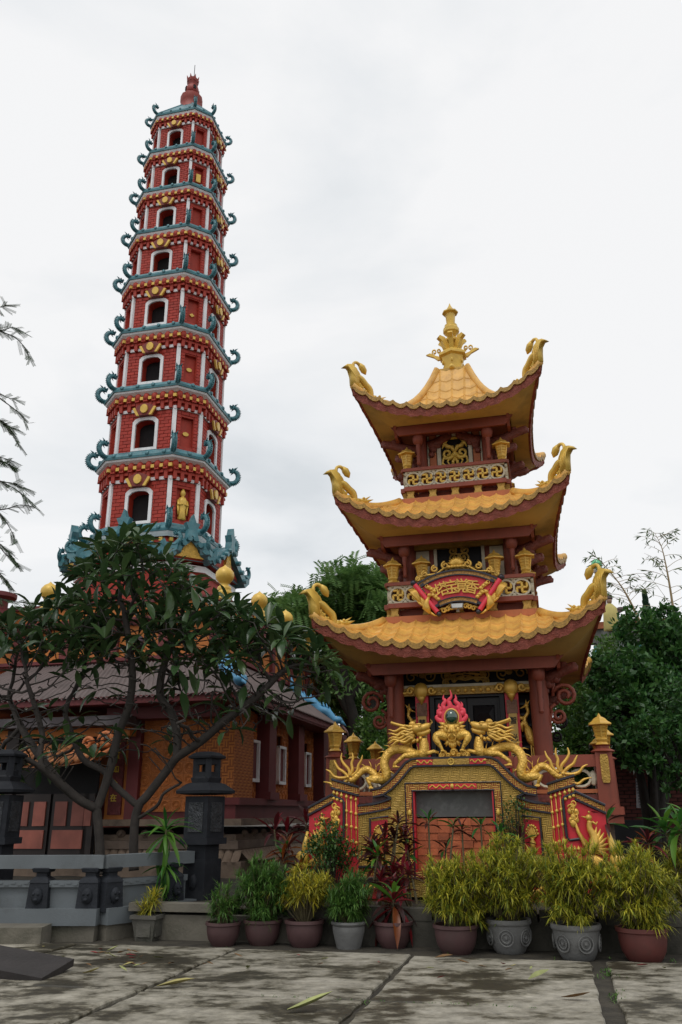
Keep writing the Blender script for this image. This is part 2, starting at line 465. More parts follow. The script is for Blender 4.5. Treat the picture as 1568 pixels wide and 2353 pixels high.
# ================================================================== red octagonal tower
def build_tower():
    TX, TD, TAL = -7.367, 32.0, R(12.93)
    K = 0.6036
    T = thing('pagoda_tower', 'tall red octagonal brick tower with teal dragon eaves rising behind the temple', 'tower', (TX, TD, 0), -TAL)
    Z = [11.55, 14.68, 17.74, 20.56, 23.30, 25.77, 28.15, 30.54, 32.88]
    E = [2.40, 2.36, 2.28, 2.20, 2.10, 1.99, 1.86, 1.72, 1.576]
    W = [2.056, 1.996, 1.934, 1.865, 1.78, 1.65, 1.529, 1.40]
    def octv(ap):
        h = K * ap
        return [(h, -ap), (ap, -h), (ap, h), (h, ap), (-h, ap), (-ap, h), (-ap, -h), (-h, -ap)]
    def face(i, ap):
        v = octv(ap); a = Vector((*v[i], 0)); b = Vector((*v[(i + 1) % 8], 0))
        u = (b - a); L = u.length; u.normalize()
        return (a + b) / 2, u, Vector((u.y, -u.x, 0)), L
    def P(i, ap, u, z, out=0.0):
        c, uu, n, L = face(i, ap)
        return c + uu * u + n * out + Vector((0, 0, z))
    def ring(mb, prof, cap=False):
        vs = []; fs = []
        for ap, z in prof:
            vs += [(x, y, z) for x, y in octv(ap)]
        for j in range(len(prof) - 1):
            for k in range(8):
                k2 = (k + 1) % 8
                fs.append((j * 8 + k, j * 8 + k2, (j + 1) * 8 + k2, (j + 1) * 8 + k))
        if cap:
            fs.append(tuple(range(7, -1, -1))); fs.append(tuple((len(prof) - 1) * 8 + k for k in range(8)))
        mb.add(vs, fs)
    def hole_panel(mb, i, ap, u0, u1, z0, z1, hole, depth):
        """wall panel with an opening (list of (u,z), CCW) and reveals"""
        cu = sum(p[0] for p in hole) / len(hole); cz = sum(p[1] for p in hole) / len(hole)
        ang = lambda p: math.atan2(p[1] - cz, p[0] - cu)
        hs = sorted(hole, key=ang)
        cor = [(u0, z0), (u1, z0), (u1, z1), (u0, z1)]
        def on_hole(t):
            d = (math.cos(t), math.sin(t)); n = len(hs); best = None
            for q in range(n):
                a, b = hs[q], hs[(q + 1) % n]
                ex, ez = b[0] - a[0], b[1] - a[1]
                det = d[0] * (-ez) + ex * d[1]
                if abs(det) < 1e-9: continue
                rx, rz = a[0] - cu, a[1] - cz
                s = (rx * (-ez) + ex * rz) / det; w = (d[0] * rz - d[1] * rx) / det
                if s > 0 and -1e-6 <= w <= 1 + 1e-6: best = s if best is None else min(best, s)
            return (cu + d[0] * best, cz + d[1] * best)
        def on_box(t):
            d = (math.cos(t), math.sin(t)); s = 1e9
            if d[0] > 1e-9: s = min(s, (u1 - cu) / d[0])
            if d[0] < -1e-9: s = min(s, (u0 - cu) / d[0])
            if d[1] > 1e-9: s = min(s, (z1 - cz) / d[1])
            if d[1] < -1e-9: s = min(s, (z0 - cz) / d[1])
            return (cu + d[0] * s, cz + d[1] * s)
        ts = sorted([ang(p) for p in hs] + [ang(p) for p in cor])
        n = len(ts); vs = []; fs = []
        for t in ts:
            a = on_hole(t); b = on_box(t)
            vs += [P(i, ap, *b), P(i, ap, *a), P(i, ap, a[0], a[1], -depth)]
        for q in range(n):
            r = (q + 1) % n
            fs.append((q * 3, r * 3, r * 3 + 1, q * 3 + 1)); fs.append((q * 3 + 1, r * 3 + 1, r * 3 + 2, q * 3 + 2))
        mb.add(vs, fs)
    def arch(w, z0, z1, rise, n=7):
        pts = [(-w, z0), (w, z0)]
        for q in range(n + 1):
            t = q / n; u = w - 2 * w * t
            pts.append((u, z1 - rise + rise * math.sqrt(max(0, 1 - (u / w) ** 2)) if abs(u) < w else z1 - rise))
        return pts
    # shared small meshes
    def brick_mesh(L, h): return MB().box((0, 0, 0), (L, 0.05, h)).mesh('brick', REDBRICK)
    corbel_me = MB().box((0, 0, -.19), (.14, .16, .38)).box((0, -.04, .03), (.17, .24, .08)).box((.16, .0, -.06), (.20, .10, .10)).mesh('corbel', REDW)
    gold_me = MB().box((0, 0, 0), (.14, .12, .14)).mesh('gold_block', GOLDY)
    dome = MB().lathe([(.14, -.2), (.14, .02), (.12, .1), (.07, .16), (.01, .18)], 10).mesh('round_boss', REDW, True)
    dr = MB()
    pth = bez([(-.42, 0, .10), (-.2, 0, .07), (0, 0, .05), (.16, 0, .08), (.29, 0, .20), (.33, 0, .38), (.27, 0, .54), (.17, 0, .60)], 22)
    dr.tube(pth, lerpl([.05, .09, .11, .115, .115, .11, .105, .095], 23), 9, up=(0, 1, 0), flat=.85)
    for q in range(6, 21, 1):
        p = pth[q]; t = (pth[min(q + 1, 22)] - pth[q - 1]).normalized(); nn = Vector((t.z, 0, -t.x))
        dr.spike(p + nn * .07, p + nn * .15 - t * .05, .04, 4)
    dr.ell((.14, 0, .62), (.13, .115, .10), 9, 6)
    dr.box((.02, 0, .64), (.15, .13, .06)); dr.box((.03, 0, .545), (.12, .10, .04))
    dr.ell((-.03, 0, .675), (.05, .06, .045), 6, 4)
    for sy in (-1, 1):
        dr.spike((.17, sy * .08, .68), (.30, sy * .12, .77), .045, 4); dr.ell((.08, sy * .09, .685), .04, 6, 4)
        dr.spike((.12, sy * .1, .56), (.02, sy * .13, .46), .035, 4)
    dragon_me = dr.mesh('corner_dragon', TEALS, True)
    cap_me = MB().tube([(0, -.02, 0), (0, .30, .12)], .075, 8).ell((0, -.03, -.01), (.085, .03, .085), 8, 4).mesh('tile_rib', TEAL, True)
    bricks = []        # (storey, face, matrix, length, height)
    medal = {1: 'oval', 2: 'oval', 3: 'square', 6: 'tablet'}
    for k in range(8):
        z0, z1 = Z[k], Z[k + 1]; H = z1 - z0; w = W[k]; e1 = E[k + 1]; f = w / 2.056
        zb, zt = z0 + .30, z0 + .715 * H           # wall foot and band
        wall = MB()
        wins = {}
        ww = .44 * f; wz0, wz1 = z0 + .185 * H, z0 + .585 * H
        for i in range(8):
            _, _, _, L = face(i, w)
            wide = i % 2 == 1
            if wide:
                hole = arch(ww, wz0, wz1, .058 * H)
                hole_panel(wall, i, w, -L / 2, L / 2, zb, zt, hole, .38)
                fr = MB()          # white frame round the window
                hp = arch(ww, wz0, wz1, .058 * H); op = [(p[0] + (.13 * f if p[0] > 0 else -.13 * f) * (1 if abs(p[0]) > .02 else 0), p[1] + (.13 * f if p[1] > (wz0 + .02) else -.12 * f)) for p in hp]
                n = len(hp); vs = []; fs = []
                for q in range(n):
                    vs += [P(i, w, *hp[q], -.02), P(i, w, *hp[q], .07), P(i, w, *op[q], .07), P(i, w, *op[q], -.02)]
                for q in range(n):
                    r = (q + 1) % n
                    for m in range(3): fs.append((q * 4 + m, q * 4 + m + 1, r * 4 + m + 1, r * 4 + m))
                fr.add(vs, fs)
                fr.build('window_frame', WHITE, T)
            else:
                nz0, nz1, nw = z0 + .20 * H, z0 + .62 * H, .27 * f
                hole_panel(wall, i, w, -L / 2, L / 2, zb, zt, [(-nw, nz0), (nw, nz0), (nw, nz1), (-nw, nz1)], .16)
                wall.add([P(i, w, u, z, -.155) for u, z in ((-nw, nz0), (nw, nz0), (nw, nz1), (-nw, nz1))], [(0, 1, 2, 3)])
            # pilasters
            vx = Vector((*octv(w)[i], 0)); rad = vx.normalized()
            MB().box(vx * 1.0 + rad * (-.02) + Vector((0, 0, (zb + zt) / 2)), (.14, .17 * f, zt - zb), math.atan2(rad.y, rad.x)).build('pilaster', WHITE, T)
            # bricks
            if i in (7, 0, 1, 6, 2, 5):
                bh = .152 * f; bl = .36 * f; z = zb + .06; row = 0
                while z + bh < zt - .02:
                    u = -L / 2 + .10 - (bl / 2 if row % 2 else 0)
                    while u < L / 2 - .10:
                        a = max(u, -L / 2 + .10); b = min(u + bl, L / 2 - .10); zc = z + bh / 2
                        if wide:
                            o = ww + .14 * f
                            if zc > wz0 - .14 * f and zc < wz1 + .13 * f and b > -o and a < o:
                                if a < -o: b = -o
                                elif b > o: a = o
                                else: a = b
                            if abs((a + b) / 2) < .36 * f and zc > wz1 + .1: a = b
                        else:
                            nw2 = .285 * f
                            if zc > z0 + .18 * H and zc < z0 + .64 * H and b > -nw2 and a < nw2:
                                if a < -nw2: b = -nw2
                                elif b > nw2: a = nw2
                                else: a = b
                        if b - a > .07:
                            bricks.append((k, i, P(i, w, (a + b) / 2, zc, .008), b - a - .022, bh - .022))
                        u += bl
                    z += bh; row += 1
        wall.build('wall', REDW, T)
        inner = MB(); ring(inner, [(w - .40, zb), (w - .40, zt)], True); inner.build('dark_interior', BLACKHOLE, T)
        bd = MB(); ring(bd, [(w - .02, zt - .02), (w + .07, zt - .02), (w + .07, zt + .11), (w - .02, zt + .11)]); bd.build('white_band', WHITE, T)
        q3 = H / 3.13
        cz = MB()
        ring(cz, [(w, zt + .1), (w + .02, zt + .1), (w + .03, zt + .34 * q3), (w + .10, zt + .36 * q3), (w + .11, zt + .60 * q3), (e1 - .24, z1 - .15), (w, z1 - .1)])
        cz.build('bracket_course', REDW, T)
        for i in (7, 0, 1, 6):
            c, uu, n, L = face(i, w + .1); cnt = 7 if i % 2 else 4
            rot = math.atan2(uu.y, uu.x)
            for q in range(cnt):
                u = (q + .5) / cnt * L - L / 2
                for nm, me, dz, out in (('corbel', corbel_me, zt + .36 * q3, .0), ('gold_block', gold_me, zt + .52 * q3, .07)):
                    uo = u + (L / cnt / 2 if nm == 'gold_block' else 0)
                    o = link(nm, me, T, c + uu * uo + n * out + Vector((0, 0, dz))); o.rotation_euler.z = rot; o.scale = (f, f, f)
                o = link('round_boss', dome, T, c + uu * u + n * .03 + Vector((0, 0, zt + .60 * q3))); o.scale = (f, f, f)
            if i % 2:      # fan ornament above the window
                c2 = lambda u, z, out: P(i, w, u * f, z, out)
                oz = wz1 + .34 * f
                fan = [(-.30, oz - .20 * f), (.30, oz - .20 * f), (.47, oz + .05 * f), (.36, oz + .22 * f), (.18, oz + .32 * f), (0, oz + .35 * f), (-.18, oz + .32 * f), (-.36, oz + .22 * f), (-.47, oz + .05 * f)]
                MB().prism(fan, -.24, .0, lambda x, y, z: c2(x, z, -y)).build('fan_plate', mat('carved_red_plate', (.20, .03, .022), .6, var=.35, scale=14), T)
                dm = MB(); nn = 12
                dm.prism([(.165 * math.cos(2 * PI * q / nn), oz + .07 * f + .2 * f * math.sin(2 * PI * q / nn)) for q in range(nn)], -.31, -.2, lambda x, y, z: c2(x, z, -y)); dm.build('gold_disc', GOLDY, T)
                for s in (-1, 1):
                    MB().prism([(s * .33, oz - .22 * f), (s * .22, oz - .22 * f), (s * .42, oz + .16 * f), (s * .53, oz + .12 * f)], -.28, -.2, lambda x, y, z: c2(x, z, -y)).build('gold_bar', GOLDY, T)
        for i in (0, 6):   # gold in the niches
            nz = z0 + .40 * H
            g = MB()
            if k == 0 and i == 0:
                pr = [(.14, 0), (.17, .04), (.13, .35), (.17, .62), (.19, .78), (.13, .92), (.06, .95), (.06, .99), (.105, 1.06), (.11, 1.14), (.07, 1.22), (.05, 1.27), (.01, 1.30)]
                base = P(i, w, 0, z0 + .205 * H, -.06)
                g.lathe(pr, 12, base)
                _, uu, n, _ = face(i, w)
                for s in (-1, 1):
                    g.tube([base + uu * (s * .17) + Vector((0, 0, .8)), base + uu * (s * .19) + n * .08 + Vector((0, 0, .6)), base + uu * (s * .03) + n * .17 + Vector((0, 0, .62))], [.06, .055, .04], 6)
                    g.tube([base + uu * (s * .19) + n * .05 + Vector((0, 0, .6)), base + uu * (s * .17) + n * .06 + Vector((0, 0, .2))], [.05, .03], 6)
                g.build('gold_standing_figure', GOLDY, T, True)
            elif k in medal:
                if medal[k] == 'oval': g.prism([(.13 * f * math.cos(2 * PI * q / 12), nz + .09 * f * math.sin(2 * PI * q / 12)) for q in range(12)], .10, .16, lambda x, y, z: P(i, w, x, z, -y))
                elif medal[k] == 'square': g.prism([(-.12 * f, nz - .1), (0, nz - .1 - .1 * f), (.12 * f, nz - .1), (0, nz - .1 + .1 * f)], .10, .16, lambda x, y, z: P(i, w, x, z, -y))
                else: g.prism([(-.14 * f, nz - .25), (.14 * f, nz - .25), (.14 * f, nz + .2), (-.14 * f, nz + .2)], .02, .12, lambda x, y, z: P(i, w, x, z, -y))
                g.build('gold_medallion', GOLDY, T)
    # 300 largest bricks one by one, the rest joined
    bricks.sort(key=lambda t: (t[1] not in (7, 0, 1), t[0], t[1]))
    cache = {}
    rest = MB()
    for j, (k, i, p, L, h) in enumerate(bricks):
        _, uu, n, _ = face(i, 1)
        rot = math.atan2(uu.y, uu.x)
        if j < 300:
            key = (round(L, 2), round(h, 3))
            if key not in cache: cache[key] = brick_mesh(*key)
            o = link('brick', cache[key], T, p + n * random.uniform(-.004, .007)); o.rotation_euler.z = rot
        else:
            rest.box(p, (L, .05, h), rot)
    tag(rest.build('upper_brickwork', REDBRICKS, T), kind='stuff')
    # eaves with roofs and dragons
    for k in range(9):
        z, e = Z[k], E[k]; f = e / 2.4
        w_up = W[k] if k < 8 else .5
        wm = MB(); ring(wm, [((W[k - 1] if k else 2.2) + .10, z - .17), (e - .03, z - .07), (e, z + .005), (e - .1, z + .02)]); wm.build('white_eave', WHITE, T)
        tm = MB()
        top = .50 * f if k < 8 else 1.7
        ring(tm, [(e - .08, z + .008), (e + .04, z + .008), (e + .06, z + .10), (e + .02, z + .20), (e - .06, z + .25), (w_up - .02 if k < 8 else .45, z + top)], k == 8)
        tm.build('teal_roof', TEAL, T)
        for i in (7, 0, 1, 6):
            c, uu, n, L = face(i, e); cnt = 4 if i % 2 else 1
            for q in range(cnt):
                u = (q + .5) / cnt * L - L / 2
                o = link('tile_rib', cap_me, T, c + uu * u + n * .05 + Vector((0, 0, z + .16))); o.rotation_euler.z = math.atan2(uu.y, uu.x); o.scale = (f, f, f)
        for q, (x, y) in enumerate(octv(e)):
            o = link('corner_dragon', dragon_me, T, (x, y, z + .12)); o.rotation_euler.z = math.atan2(y, x)
            o.scale = (.95 * f + .08,) * 3
        rd = MB()
        for (x, y) in octv(e):
            p = Vector((x, y, z + .17)); q = Vector((x, y, 0)).normalized() * ((w_up - .02) / math.cos(R(22.5)) * 1.0); q.z = z + top
            rd.tube([p, q], .07 * f, 6)
        rd.build('hip_ridge', TEAL, T)
    # finial
    fz = 34.4
    fm = MB().lathe([(.60, 0), (.55, .12), (.52, .55), (.55, .60), (.55, .95), (.48, 1.03), (.28, 1.16), (.26, 1.25), (.33, 1.33), (.34, 1.52), (.29, 1.68), (.21, 1.78), (.20, 1.88), (.28, 2.0), (.30, 2.1), (.25, 2.14), (.25, 2.22), (.06, 2.25)], 12, (0, 0, fz))
    for q in range(8):
        a = 2 * PI * q / 8
        fm.spike((.22 * math.cos(a), .22 * math.sin(a), fz + 2.0), (.33 * math.cos(a), .33 * math.sin(a), fz + 2.34), .09, 4)
    fm.build('red_finial', mat('finial_red', (.28, .035, .022), .55, var=.15), T, auto=40)
    for q in range(4):
        a = PI / 4 + q * PI / 2
        MB().box((.325 * math.cos(a), .325 * math.sin(a), fz + 1.48), (.06, .14, .22), a).build('finial_opening', BLACKHOLE, T)
    MB().tube([(.05, 0, fz + 2.2), (.05, 0, fz + 3.2)], .016, 5).build('lightning_rod', STONED, T)
    # lower storey with gabled teal roofs
    lw = 2.6
    lo = MB(); ring(lo, [(lw, 0), (lw, 10.05), (lw - .1, 10.06), (2.15, 11.45)]); lo.build('lower_wall', REDBRICKS, T)
    lb = MB(); ring(lb, [(lw - .02, 10.0), (lw + .12, 10.0), (lw + .12, 10.24), (lw - .05, 10.28)]); lb.build('lower_white_cap', WHITE, T)
    lr = MB(); ring(lr, [(lw - .1, 10.42), (lw + .30, 10.34), (lw + .30, 10.46), (2.2, 11.2), (2.1, 11.2)]); lr.build('lower_teal_roof', TEAL, T)
    for i in (7, 0, 1, 6):
        c, uu, n, L = face(i, 2.18); cnt = 7 if i % 2 else 4
        for q in range(cnt):
            o = link('gold_block', gold_me, T, c + uu * ((q + .5) / cnt * L - L / 2) + n * .06 + Vector((0, 0, 11.28))); o.rotation_euler.z = math.atan2(uu.y, uu.x)
    for i in range(8):
        c, uu, n, L = face(i, lw + .35)
        if i in (3, 4, 2): continue
        hwid = L * .52; zz = 10.36; ht = 1.15 if i % 2 else .95
        F = lambda x, y, z: c + uu * x - n * y + Vector((0, 0, z))
        MB().prism([(-hwid * .8, zz), (hwid * .8, zz), (0, zz + ht * .8)], .05, 1.1, F).build('gable', REDW, T)
        g = MB()
        for s in (-1, 1):
            g.prism([(0, zz + ht), (0, zz + ht - .28), (s * hwid * .93, zz - .1), (s * hwid * 1.18, zz + .18), (s * hwid * 1.22, zz + .62), (s * hwid * .98, zz + .25)], -.16, .25, F)
            g.prism([(0, zz + ht - .02), (s * hwid * .98, zz + .24), (s * hwid * .98, zz + .10), (0, zz + ht - .2)], .25, 1.2, F)
            for q in range(4):
                t = (q + .6) / 4.4; g.tube([F(s * hwid * t, -.3, zz + ht * (1 - t) - .1), F(s * hwid * t, .4, zz + ht * (1 - t) - .02)], .10, 8)
        g.prism([(0, zz + ht + .75), (.12, zz + ht + .42), (.28, zz + ht + .40), (.17, zz + ht + .15), (.25, zz + ht - .3), (0, zz + ht - .1), (-.25, zz + ht - .3), (-.17, zz + ht + .15), (-.28, zz + ht + .40), (-.12, zz + ht + .42)], -.22, .05, F)
        g.build('gable_bargeboard', TEAL, T)
        o = MB(); o.prism([(-.55, zz + .05), (.55, zz + .05), (.3, zz + .3), (.18, zz + .75), (0, zz + .95), (-.18, zz + .75), (-.3, zz + .3)], -.06, .1, F); o.build('gold_gable_carving', relief(mat('gold_carving', (.66, .40, .07), .4, .3, var=.2, scale=8), 'curl', 10, .9, .03), T)
        for s in ((-1, 1) if i % 2 else ()):
            d = link('corner_dragon', dragon_me, T, F(s * hwid * 1.1, -.1, zz + .35)); d.rotation_euler.z = math.atan2(uu.y * s, uu.x * s); d.scale = (.75,) * 3
    return T
build_tower()
# ================================================================== helpers for lettering and scrolls
_txt = {}
def glyph(ch, size=1.0, depth=.02):
    """mesh data (verts, faces) of one written character, centred, in the xz plane facing -y"""
    if ch not in _txt:
        cu = bpy.data.curves.new('glyph', 'FONT'); cu.body = ch; cu.extrude = .5; cu.resolution_u = 3; cu.offset = .012
        o = bpy.data.objects.new('glyph', cu); COL.objects.link(o)
        bpy.context.view_layer.update()
        dg = bpy.context.evaluated_depsgraph_get()
        me = bpy.data.meshes.new_from_object(o.evaluated_get(dg))
        vs = [v.co.copy() for v in me.vertices]; fs = [tuple(p.vertices) for p in me.polygons]
        bpy.data.objects.remove(o); bpy.data.curves.remove(cu); bpy.data.meshes.remove(me)
        x0 = min(v.x for v in vs); x1 = max(v.x for v in vs); y0 = min(v.y for v in vs); y1 = max(v.y for v in vs)
        s = max(x1 - x0, y1 - y0)
        _txt[ch] = ([((v.x - (x0 + x1) / 2) / s, -v.z, (v.y - (y0 + y1) / 2) / s) for v in vs], fs)
    vs, fs = _txt[ch]
    return [Vector((v[0] * size, v[1] * depth, v[2] * size)) for v in vs], fs
def add_glyph(mb, ch, c, size, depth=.02, f=None, rot=0.0):
    vs, fs = glyph(ch, size, depth); M = Matrix.Rotation(rot, 3, 'Y'); c = Vector(c)
    vs = [M @ v + c for v in vs]
    if f: vs = [f(*v) for v in vs]
    mb.add(vs, fs)
def spiral(c, r, turns=1.4, d=1, a0=0.0, n=18, shrink=.25):
    return [(c[0] + r * (1 - (1 - shrink) * i / n) * math.cos(a0 + d * 2 * PI * turns * i / n), c[1] + r * (1 - (1 - shrink) * i / n) * math.sin(a0 + d * 2 * PI * turns * i / n)) for i in range(n + 1)]
def flat(pts, y): return [(p[0], y, p[1]) for p in pts]
def swap_side(k, l, d, z):
    return ((l, -d, z), (d, l, z), (-l, d, z), (-d, -l, z))[k]

PAG = thing('gold_roof_pagoda', 'three-tiered pagoda with curled ochre tile roofs and red-brown columns', 'pagoda', PC, -AL)

# ------------------------------------------------------------------ lantern used on balconies and posts
def lantern_mesh(scale=1.0):
    m = MB(); h = 6; ph = PI / 6
    m.lathe([(.10, 0), (.115, .02), (.085, .06), (.105, .10), (.105, .12), (.08, .135)], h, ph=ph)
    m.lathe([(.082, .13), (.118, .33), (.095, .335), (.06, .14)], h, ph=ph)
    for q in range(6):
        a = ph + 2 * PI * q / 6
        m.tube([(.085 * math.cos(a), .085 * math.sin(a), .13), (.122 * math.cos(a), .122 * math.sin(a), .335)], .014, 4)
        for zz in (.18, .235, .29):
            r0 = .085 + (zz - .13) * .18
            b = a + PI / 3
            m.tube([(r0 * math.cos(a), r0 * math.sin(a), zz), (r0 * math.cos(b), r0 * math.sin(b), zz)], .008, 4)
    m.lathe([(.10, .33), (.205, .345), (.205, .365), (.15, .40), (.12, .43), (.115, .44), (.07, .47), (.035, .485), (.03, .50), (.004, .545)], h, ph=ph)
    m.v = [(x * scale, y * scale, z * scale) for x, y, z in m.v]
    return m
LANT = lantern_mesh().mesh('lantern', GOLD)

# ------------------------------------------------------------------ roofs
def make_roof(idx, tipW, tipD, midW, midD, zmid, ztip, topW, topD, ztop, p, bw, bd, zs, tw, rows, side_tiles):
    def eave(k, s):
        q = abs(s) ** 2.7
        L, dm, dt = (tipW, midD, tipD) if k % 2 == 0 else (tipD, midW, tipW)
        return s * L, dm + (dt - dm) * q, zmid + (ztip - zmid) * q
    def surf(k, s, t):
        l, d, z = eave(k, s)
        tl, td = (topW, topD) if k % 2 == 0 else (topD, topW)
        z = zmid + (z - zmid) * (1 - t) ** 2.0 + (ztop - zmid) * t ** p
        return l * (1 - t) + s * tl * t, d * (1 - t) + td * t, z
    def byl(k, l, t):
        L = (tipW if k % 2 == 0 else tipD); tl = topW if k % 2 == 0 else topD
        lim = L * (1 - t) + tl * t
        return surf(k, max(-1, min(1, l / lim)), t)
    stuff = MB()
    for k in range(4):
        L = tipW if k % 2 == 0 else tipD; tl = topW if k % 2 == 0 else topD
        n = int(round(2 * L / tw)); w = 2 * L / n
        for c in range(n):
            lc = -L + (c + .5) * w
            ins = max(0, abs(lc) - w * .5)
            tmax = 1.0 if ins <= tl else (L - ins) / (L - tl)
            for r in range(rows):
                t0, t1 = r / rows, min((r + 1) / rows, tmax)
                if t0 >= tmax - .02: break
                t1o = min(1.0, t1 + .03)
                vs = []
                for e_, (t, lift) in enumerate(((t0, .042), (t1o, .004))):
                    for u in (-.5, -.4, 0, .4, .5):
                        x, d, z = byl(k, lc + u * w, t)
                        hh = .075 * (2 * abs(u)) ** 3.2
                        vs.append(swap_side(k, x, d + (.012 if e_ == 0 else 0), z + hh + lift))
                for u in (-.5, -.4, 0, .4, .5):
                    x, d, z = byl(k, lc + u * w, t0); hh = .075 * (2 * abs(u)) ** 3.2
                    vs.append(swap_side(k, x, d + .006, z + hh - .012))
                fs = [(i, i + 1, i + 6, i + 5) for i in range(4)] + [(10 + i, 11 + i, i + 1, i) for i in range(4)]
                if k == 0: MB().add(vs, fs).build('roof_tile', ROOFY, PAG)
                else: stuff.add(vs, fs)
        # scalloped dark gold edge and carved fascia
        ed = MB(); fa = MB()
        for c in range(n):
            lc = -L + (c + .5) * w
            for i in range(4):
                us = (-.5, -.25, 0, .25, .5)
                vs = []
                for u in (us[i], us[i + 1]):
                    x, d, z = byl(k, lc + u * w, 0); hh = .075 * (2 * abs(u)) ** 2.2
                    vs += [swap_side(k, x, d + .022, z + hh + .036), swap_side(k, x, d + .035, z + hh - .062), swap_side(k, x, d - .03, z + hh - .07)]
                ed.add(vs, [(0, 1, 4, 3), (1, 2, 5, 4)])
        nf = n * 4
        for i in range(nf):
            vs = []
            for j in (i, i + 1):
                l = -L + 2 * L * j / nf; x, d, z = byl(k, l, 0)
                wave = .035 * abs(math.sin(PI * j / 5.0)) + .012 * (j % 2)
                vs += [swap_side(k, x, d + .0, z + .045), swap_side(k, x, d - .005, z - .10), swap_side(k, x, d - .03, z - .165 - wave), swap_side(k, x, d - .075, z - .15)]
            fa.add(vs, [(0, 1, 5, 4), (1, 2, 6, 5), (2, 3, 7, 6)])
        ed.build('eave_edge', ROOFE, PAG); fa.build('carved_fascia', FASCIA, PAG)
        # soffit
        sf = MB()
        def fn(u, v):
            s = u * 2 - 1
            l, d, z = eave(k, s)
            il, idp = (bw, bd) if k % 2 == 0 else (bd, bw)
            v2 = v
            return swap_side(k, l * .985 * (1 - v2) + s * il * v2, (d - .05) * (1 - v2) + idp * v2, (z - .155) * (1 - v2) ** 1.6 + zs * (1 - (1 - v2) ** 1.6))
        sf.grid(fn, 24, 6)
        sf.build('soffit', SOFFIT, PAG, True)
    # the flat sheet under the tiles
    und = MB()
    for k in range(4):
        und.grid(lambda u, v: swap_side(k, surf(k, u * 2 - 1, v)[0], surf(k, u * 2 - 1, v)[1] - .01, surf(k, u * 2 - 1, v)[2] - .006), 20, 10)
    und.build('roof_deck', ROOFY, PAG, True)
    tag(stuff.build('rear_roof_tiles', ROOFY, PAG), kind='stuff')
    # hip ridges with curled ornaments
    for sx, sy in ((1, -1), (-1, -1), (1, 1), (-1, 1)):
        def hp(t):
            l, d, z = surf(0, 1, t); return Vector((sx * l, sy * d, z))
        rg = MB()
        pts = [hp(i / 14) + Vector((0, 0, .07)) for i in range(15)]
        rg.tube(pts, .085, 8, up=(0, 0, 1), flat=.75)
        rg.build('hip_ridge', ROOFY, PAG, True)
        if sy > 0: continue          # the rear tips do not show
        o = hp(0); i1 = hp(.12); ux = (o - i1); ux.z = 0; ux.normalize()
        sl = (o.z - hp(.25).z) / max(.01, (Vector((o.x, o.y, 0)) - Vector((hp(.25).x, hp(.25).y, 0))).length)
        def F(u, y, v):       # u outwards from the tip, y across, v above the ridge line
            side = Vector((-ux.y, ux.x, 0))
            base = o + ux * u if u > 0 else None
            if base is None:
                tt = 0.0; q = hp(0); dist = -u; acc = 0
                prev = q
                for j in range(1, 41):
                    cur = hp(j / 40); step = math.hypot(cur.x - prev.x, cur.y - prev.y)
                    if acc + step >= dist:
                        fr = (dist - acc) / max(step, 1e-6); q = prev.lerp(cur, fr); break
                    acc += step; prev = cur; q = cur
                base = q
            return base + side * y + Vector((0, 0, v + .06))
        g = MB()
        th = .055
        # upright stem and leaf-like beak
        g.prism([(-.16, .0), (.02, .0), (.03, .18), (.05, .30), (.13, .36), (.25, .33), (.16, .42), (.04, .46), (-.09, .44), (-.16, .36), (-.15, .18)], -th, th, F)
        g.tube([F(*q) for q in flat(spiral((-.12, .33), .095, 1.2, 1, 0), 0)], .038, 6)
        for q in range(4): g.tube([F(-.13 + q * .04, -th, .02), F(-.12 + q * .045, -th - .005, .2), F(-.10 + q * .06, -th, .36)], .012, 4)
        # bud on a bent stalk
        st = bez([F(-.03, 0, .42), F(-.05, 0, .55), F(-.14, 0, .63), F(-.24, 0, .62)], 10)
        g.tube(st, lerpl([.04, .03, .032, .045], 11), 7)
        g.tube([F(-.20, 0, .64), F(-.27, 0, .61), F(-.33, 0, .55), F(-.37, 0, .50)], [.04, .072, .065, .01], 8)
        # cloud tail lying along the ridge
        tl = bez([F(-.13, 0, .30), F(-.24, 0, .30), F(-.36, 0, .25), F(-.46, 0, .20), (F(-.50, 0, .08)), F(-.44, 0, .02)], 16)
        g.tube(tl, lerpl([.06, .075, .07, .075, .06, .05], 17), 7, up=(0, 0, 1))
        for u, v, r in ((-.30, .07, .075), (-.22, .13, .05), (-.38, .05, .06), (-.52, .05, .05), (-.20, .03, .06)):
            g.tube([F(*q) for q in flat(spiral((u, v), r, 1.1, -1, PI / 2), 0)], .032, 6)
        # small dragon head lying on the ridge
        g.ell(F(-.74, 0, .10), (.11, .07, .055), 9, 6, Matrix.Rotation(math.atan2(ux.y, ux.x), 3, 'Z'))
        g.spike(F(-.80, 0, .10), F(-1.0, 0, .16), .04, 5)
        g.spike(F(-.78, 0, .14), F(-.93, 0, .23), .025, 5); g.ell(F(-.70, .05, .14), .03, 6, 4); g.ell(F(-.70, -.05, .14), .03, 6, 4)
        g.tube([F(-.62, 0, .09), F(-.55, 0, .06), F(-.5, 0, .03)], [.055, .06, .04], 7)
        g.build('hip_ornament', GOLDY, PAG, True)
    # beam frame under the soffit
    bm = MB()
    for k in range(4):
        il, idp = (bw, bd) if k % 2 == 0 else (bd, bw)
        poly = [(-il - .14, zs + .10), (-il - .02, zs - .02), (-il + .12, zs - .20), (il - .12, zs - .20), (il + .02, zs - .02), (il + .14, zs + .10)]
        bm.prism(poly, -.03, .03, lambda x, y, z: swap_side(k, x, idp - .05 + y, z))
    bm.build('eave_beam', BROWNR, PAG)
